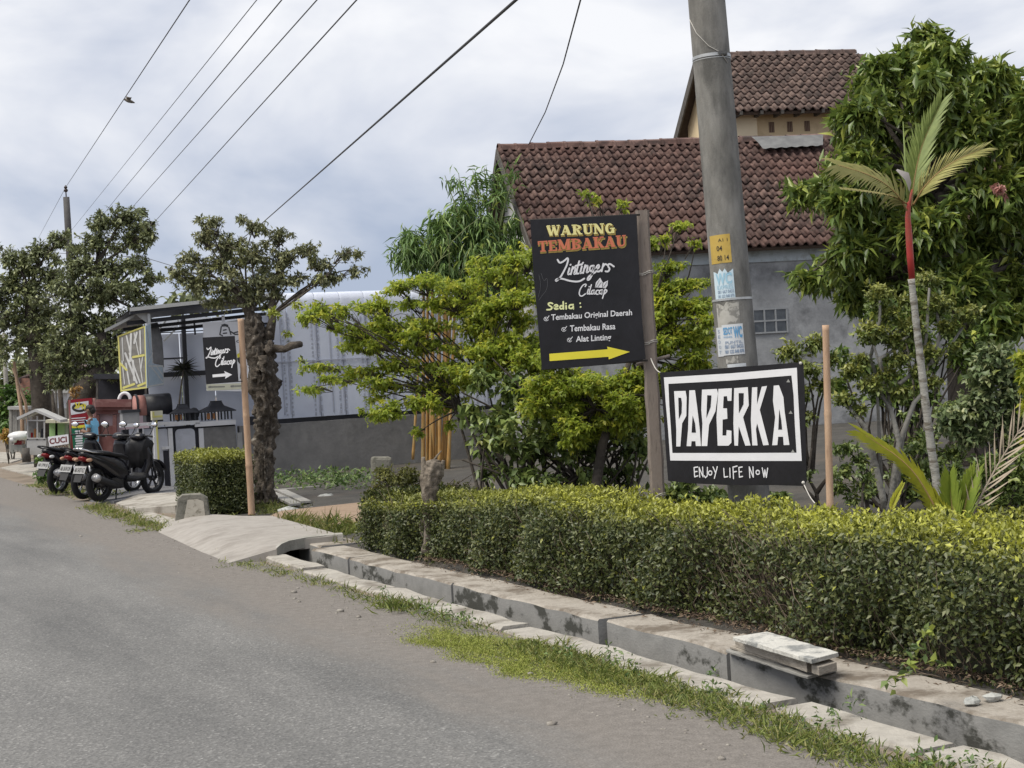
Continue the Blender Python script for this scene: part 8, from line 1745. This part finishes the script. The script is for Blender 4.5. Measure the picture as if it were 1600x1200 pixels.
LV.build('mossy_lawn_patch', leaf_material('moss_lawn', (0.163, 0.200, 0.037), (0.263, 0.306, 0.056), (0.362, 0.388, 0.088), (0.360, 0.340, 0.120), 0.8, 0.2), None)
LV = Leaves(); wood = MB()     # broad-leaved weeds in the verge
for i in range(46):
    s = random.choice([random.uniform(4.2, 6.4), random.uniform(6.4, 8.0), random.uniform(9.0, 10.6)]); t = 3.93 + random.gauss(0, 0.07); h = random.uniform(0.04, 0.13); n_ = random.randint(8, 20)
    c = W(s, t, 0); p = c[None] + rng.normal(size=(n_, 3)) * np.array([0.045, 0.045, 0]) + np.array([0, 0, 0.55]) * (rng.random(n_) * h)[:, None]
    LV.add(p, nrmz(rng.normal(size=(n_, 3)) + np.array([0, 0, 0.3])), nrmz(rng.normal(size=(n_, 3)) * 0.5 + UPV), rng.uniform(0.02, 0.045, n_), rng.uniform(0.009, 0.02, n_))
for (x_, y_) in ((700, 965), (950, 1030), (1115, 1075), (1330, 1120), (600, 935)):
    c = G(x_, y_ + 8, 0); n_ = 30; hh = rng.random(n_); p = c[None] + rng.normal(size=(n_, 3)) * np.array([0.05, 0.05, 0]) * (1 - 0.8 * hh)[:, None] + UPV * (hh * 0.12)[:, None]
    LV.add(p, nrmz(rng.normal(size=(n_, 3)) + np.array([0, 0, 0.5])), nrmz(rng.normal(size=(n_, 3)) * 0.5 + UPV), rng.uniform(0.02, 0.05, n_), rng.uniform(0.008, 0.016, n_))
for i in range(70):     # low plants at the foot of the grey wall
    x_ = random.uniform(432, 580); c = G(x_, random.uniform(752, 772), 0.0); n_ = 16; p = c[None] + rng.normal(size=(n_, 3)) * np.array([0.16, 0.16, 0]) + UPV * (rng.random(n_) * 0.25)[:, None]
    LV.add(p, nrmz(rng.normal(size=(n_, 3)) + np.array([0, 0, 0.3])), nrmz(rng.normal(size=(n_, 3)) * 0.5 + UPV), rng.uniform(0.06, 0.12, n_), rng.uniform(0.03, 0.05, n_))
LV.build('verge_weeds', leaf_material('weed_leaf', (0.052, 0.098, 0.026), (0.104, 0.169, 0.046), (0.195, 0.260, 0.078), (0.300, 0.300, 0.100), 0.5, 0.25), None)
# pebbles and crumbs on the dusty edge
q = MB()
for i in range(500):
    s = random.uniform(4, 20); t = 3.45 + random.gauss(0, 0.28)
    if t > 3.95: continue
    r_ = random.uniform(0.004, 0.012) * (1 + (random.random() < 0.05) * 1.4); q.ell(W(s, t, r_ * 0.4), (r_, r_ * 0.8, r_ * 0.6), 5, 3, None, 0.25)
for i in range(160):
    x_ = random.uniform(440, 560); y_ = random.uniform(768, 795); r_ = random.uniform(0.02, 0.07); q.ell(G(x_, y_, 0.02), (r_, r_ * 0.8, r_ * 0.4), 6, 4, None, 0.3)
q.build('gravel', material('loose_gravel', (0.2, 0.18, 0.16), (0.32, 0.3, 0.27), 30, 0.95), None, kind='stuff')
for (xa, ya, xb, yb2, lab) in ((424, 772, 462, 790, 'grey board leaning in the rubble by the gnarled tree, left one'), (440, 768, 478, 786, 'weathered board in the rubble beside the gnarled tree, right one'), (430, 768, 500, 762, 'long flat plank lying along the wall foot behind the rubble')):
    a, b_ = G(xa, ya, 0.06), G(xb, yb2, 0.06); d_ = nrmz(b_ - a); sd_ = np.array([-d_[1], d_[0], 0]) * 0.07
    T = thing('loose_plank', lab, 'plank', a); q = MB(); q.loft([[p - sd_, p + sd_, p + sd_ + UPV * 0.03, p - sd_ + UPV * 0.03] for p in (a, b_)], smooth=False); q.build('plank_body', gw, T)
for (x_, y_, lab) in ((452, 797, 'flat pale broken tile by the bamboo stick foot'), (510, 777, 'pale lump of rubble in front of the grey wall')):
    T = thing('rubble_piece', lab, 'rubble', G(x_, y_)); q = MB(); q.ell(G(x_, y_, 0.05), (0.14, 0.10, 0.05), 7, 5, None, 0.3); q.build('stone_body', stm, T)
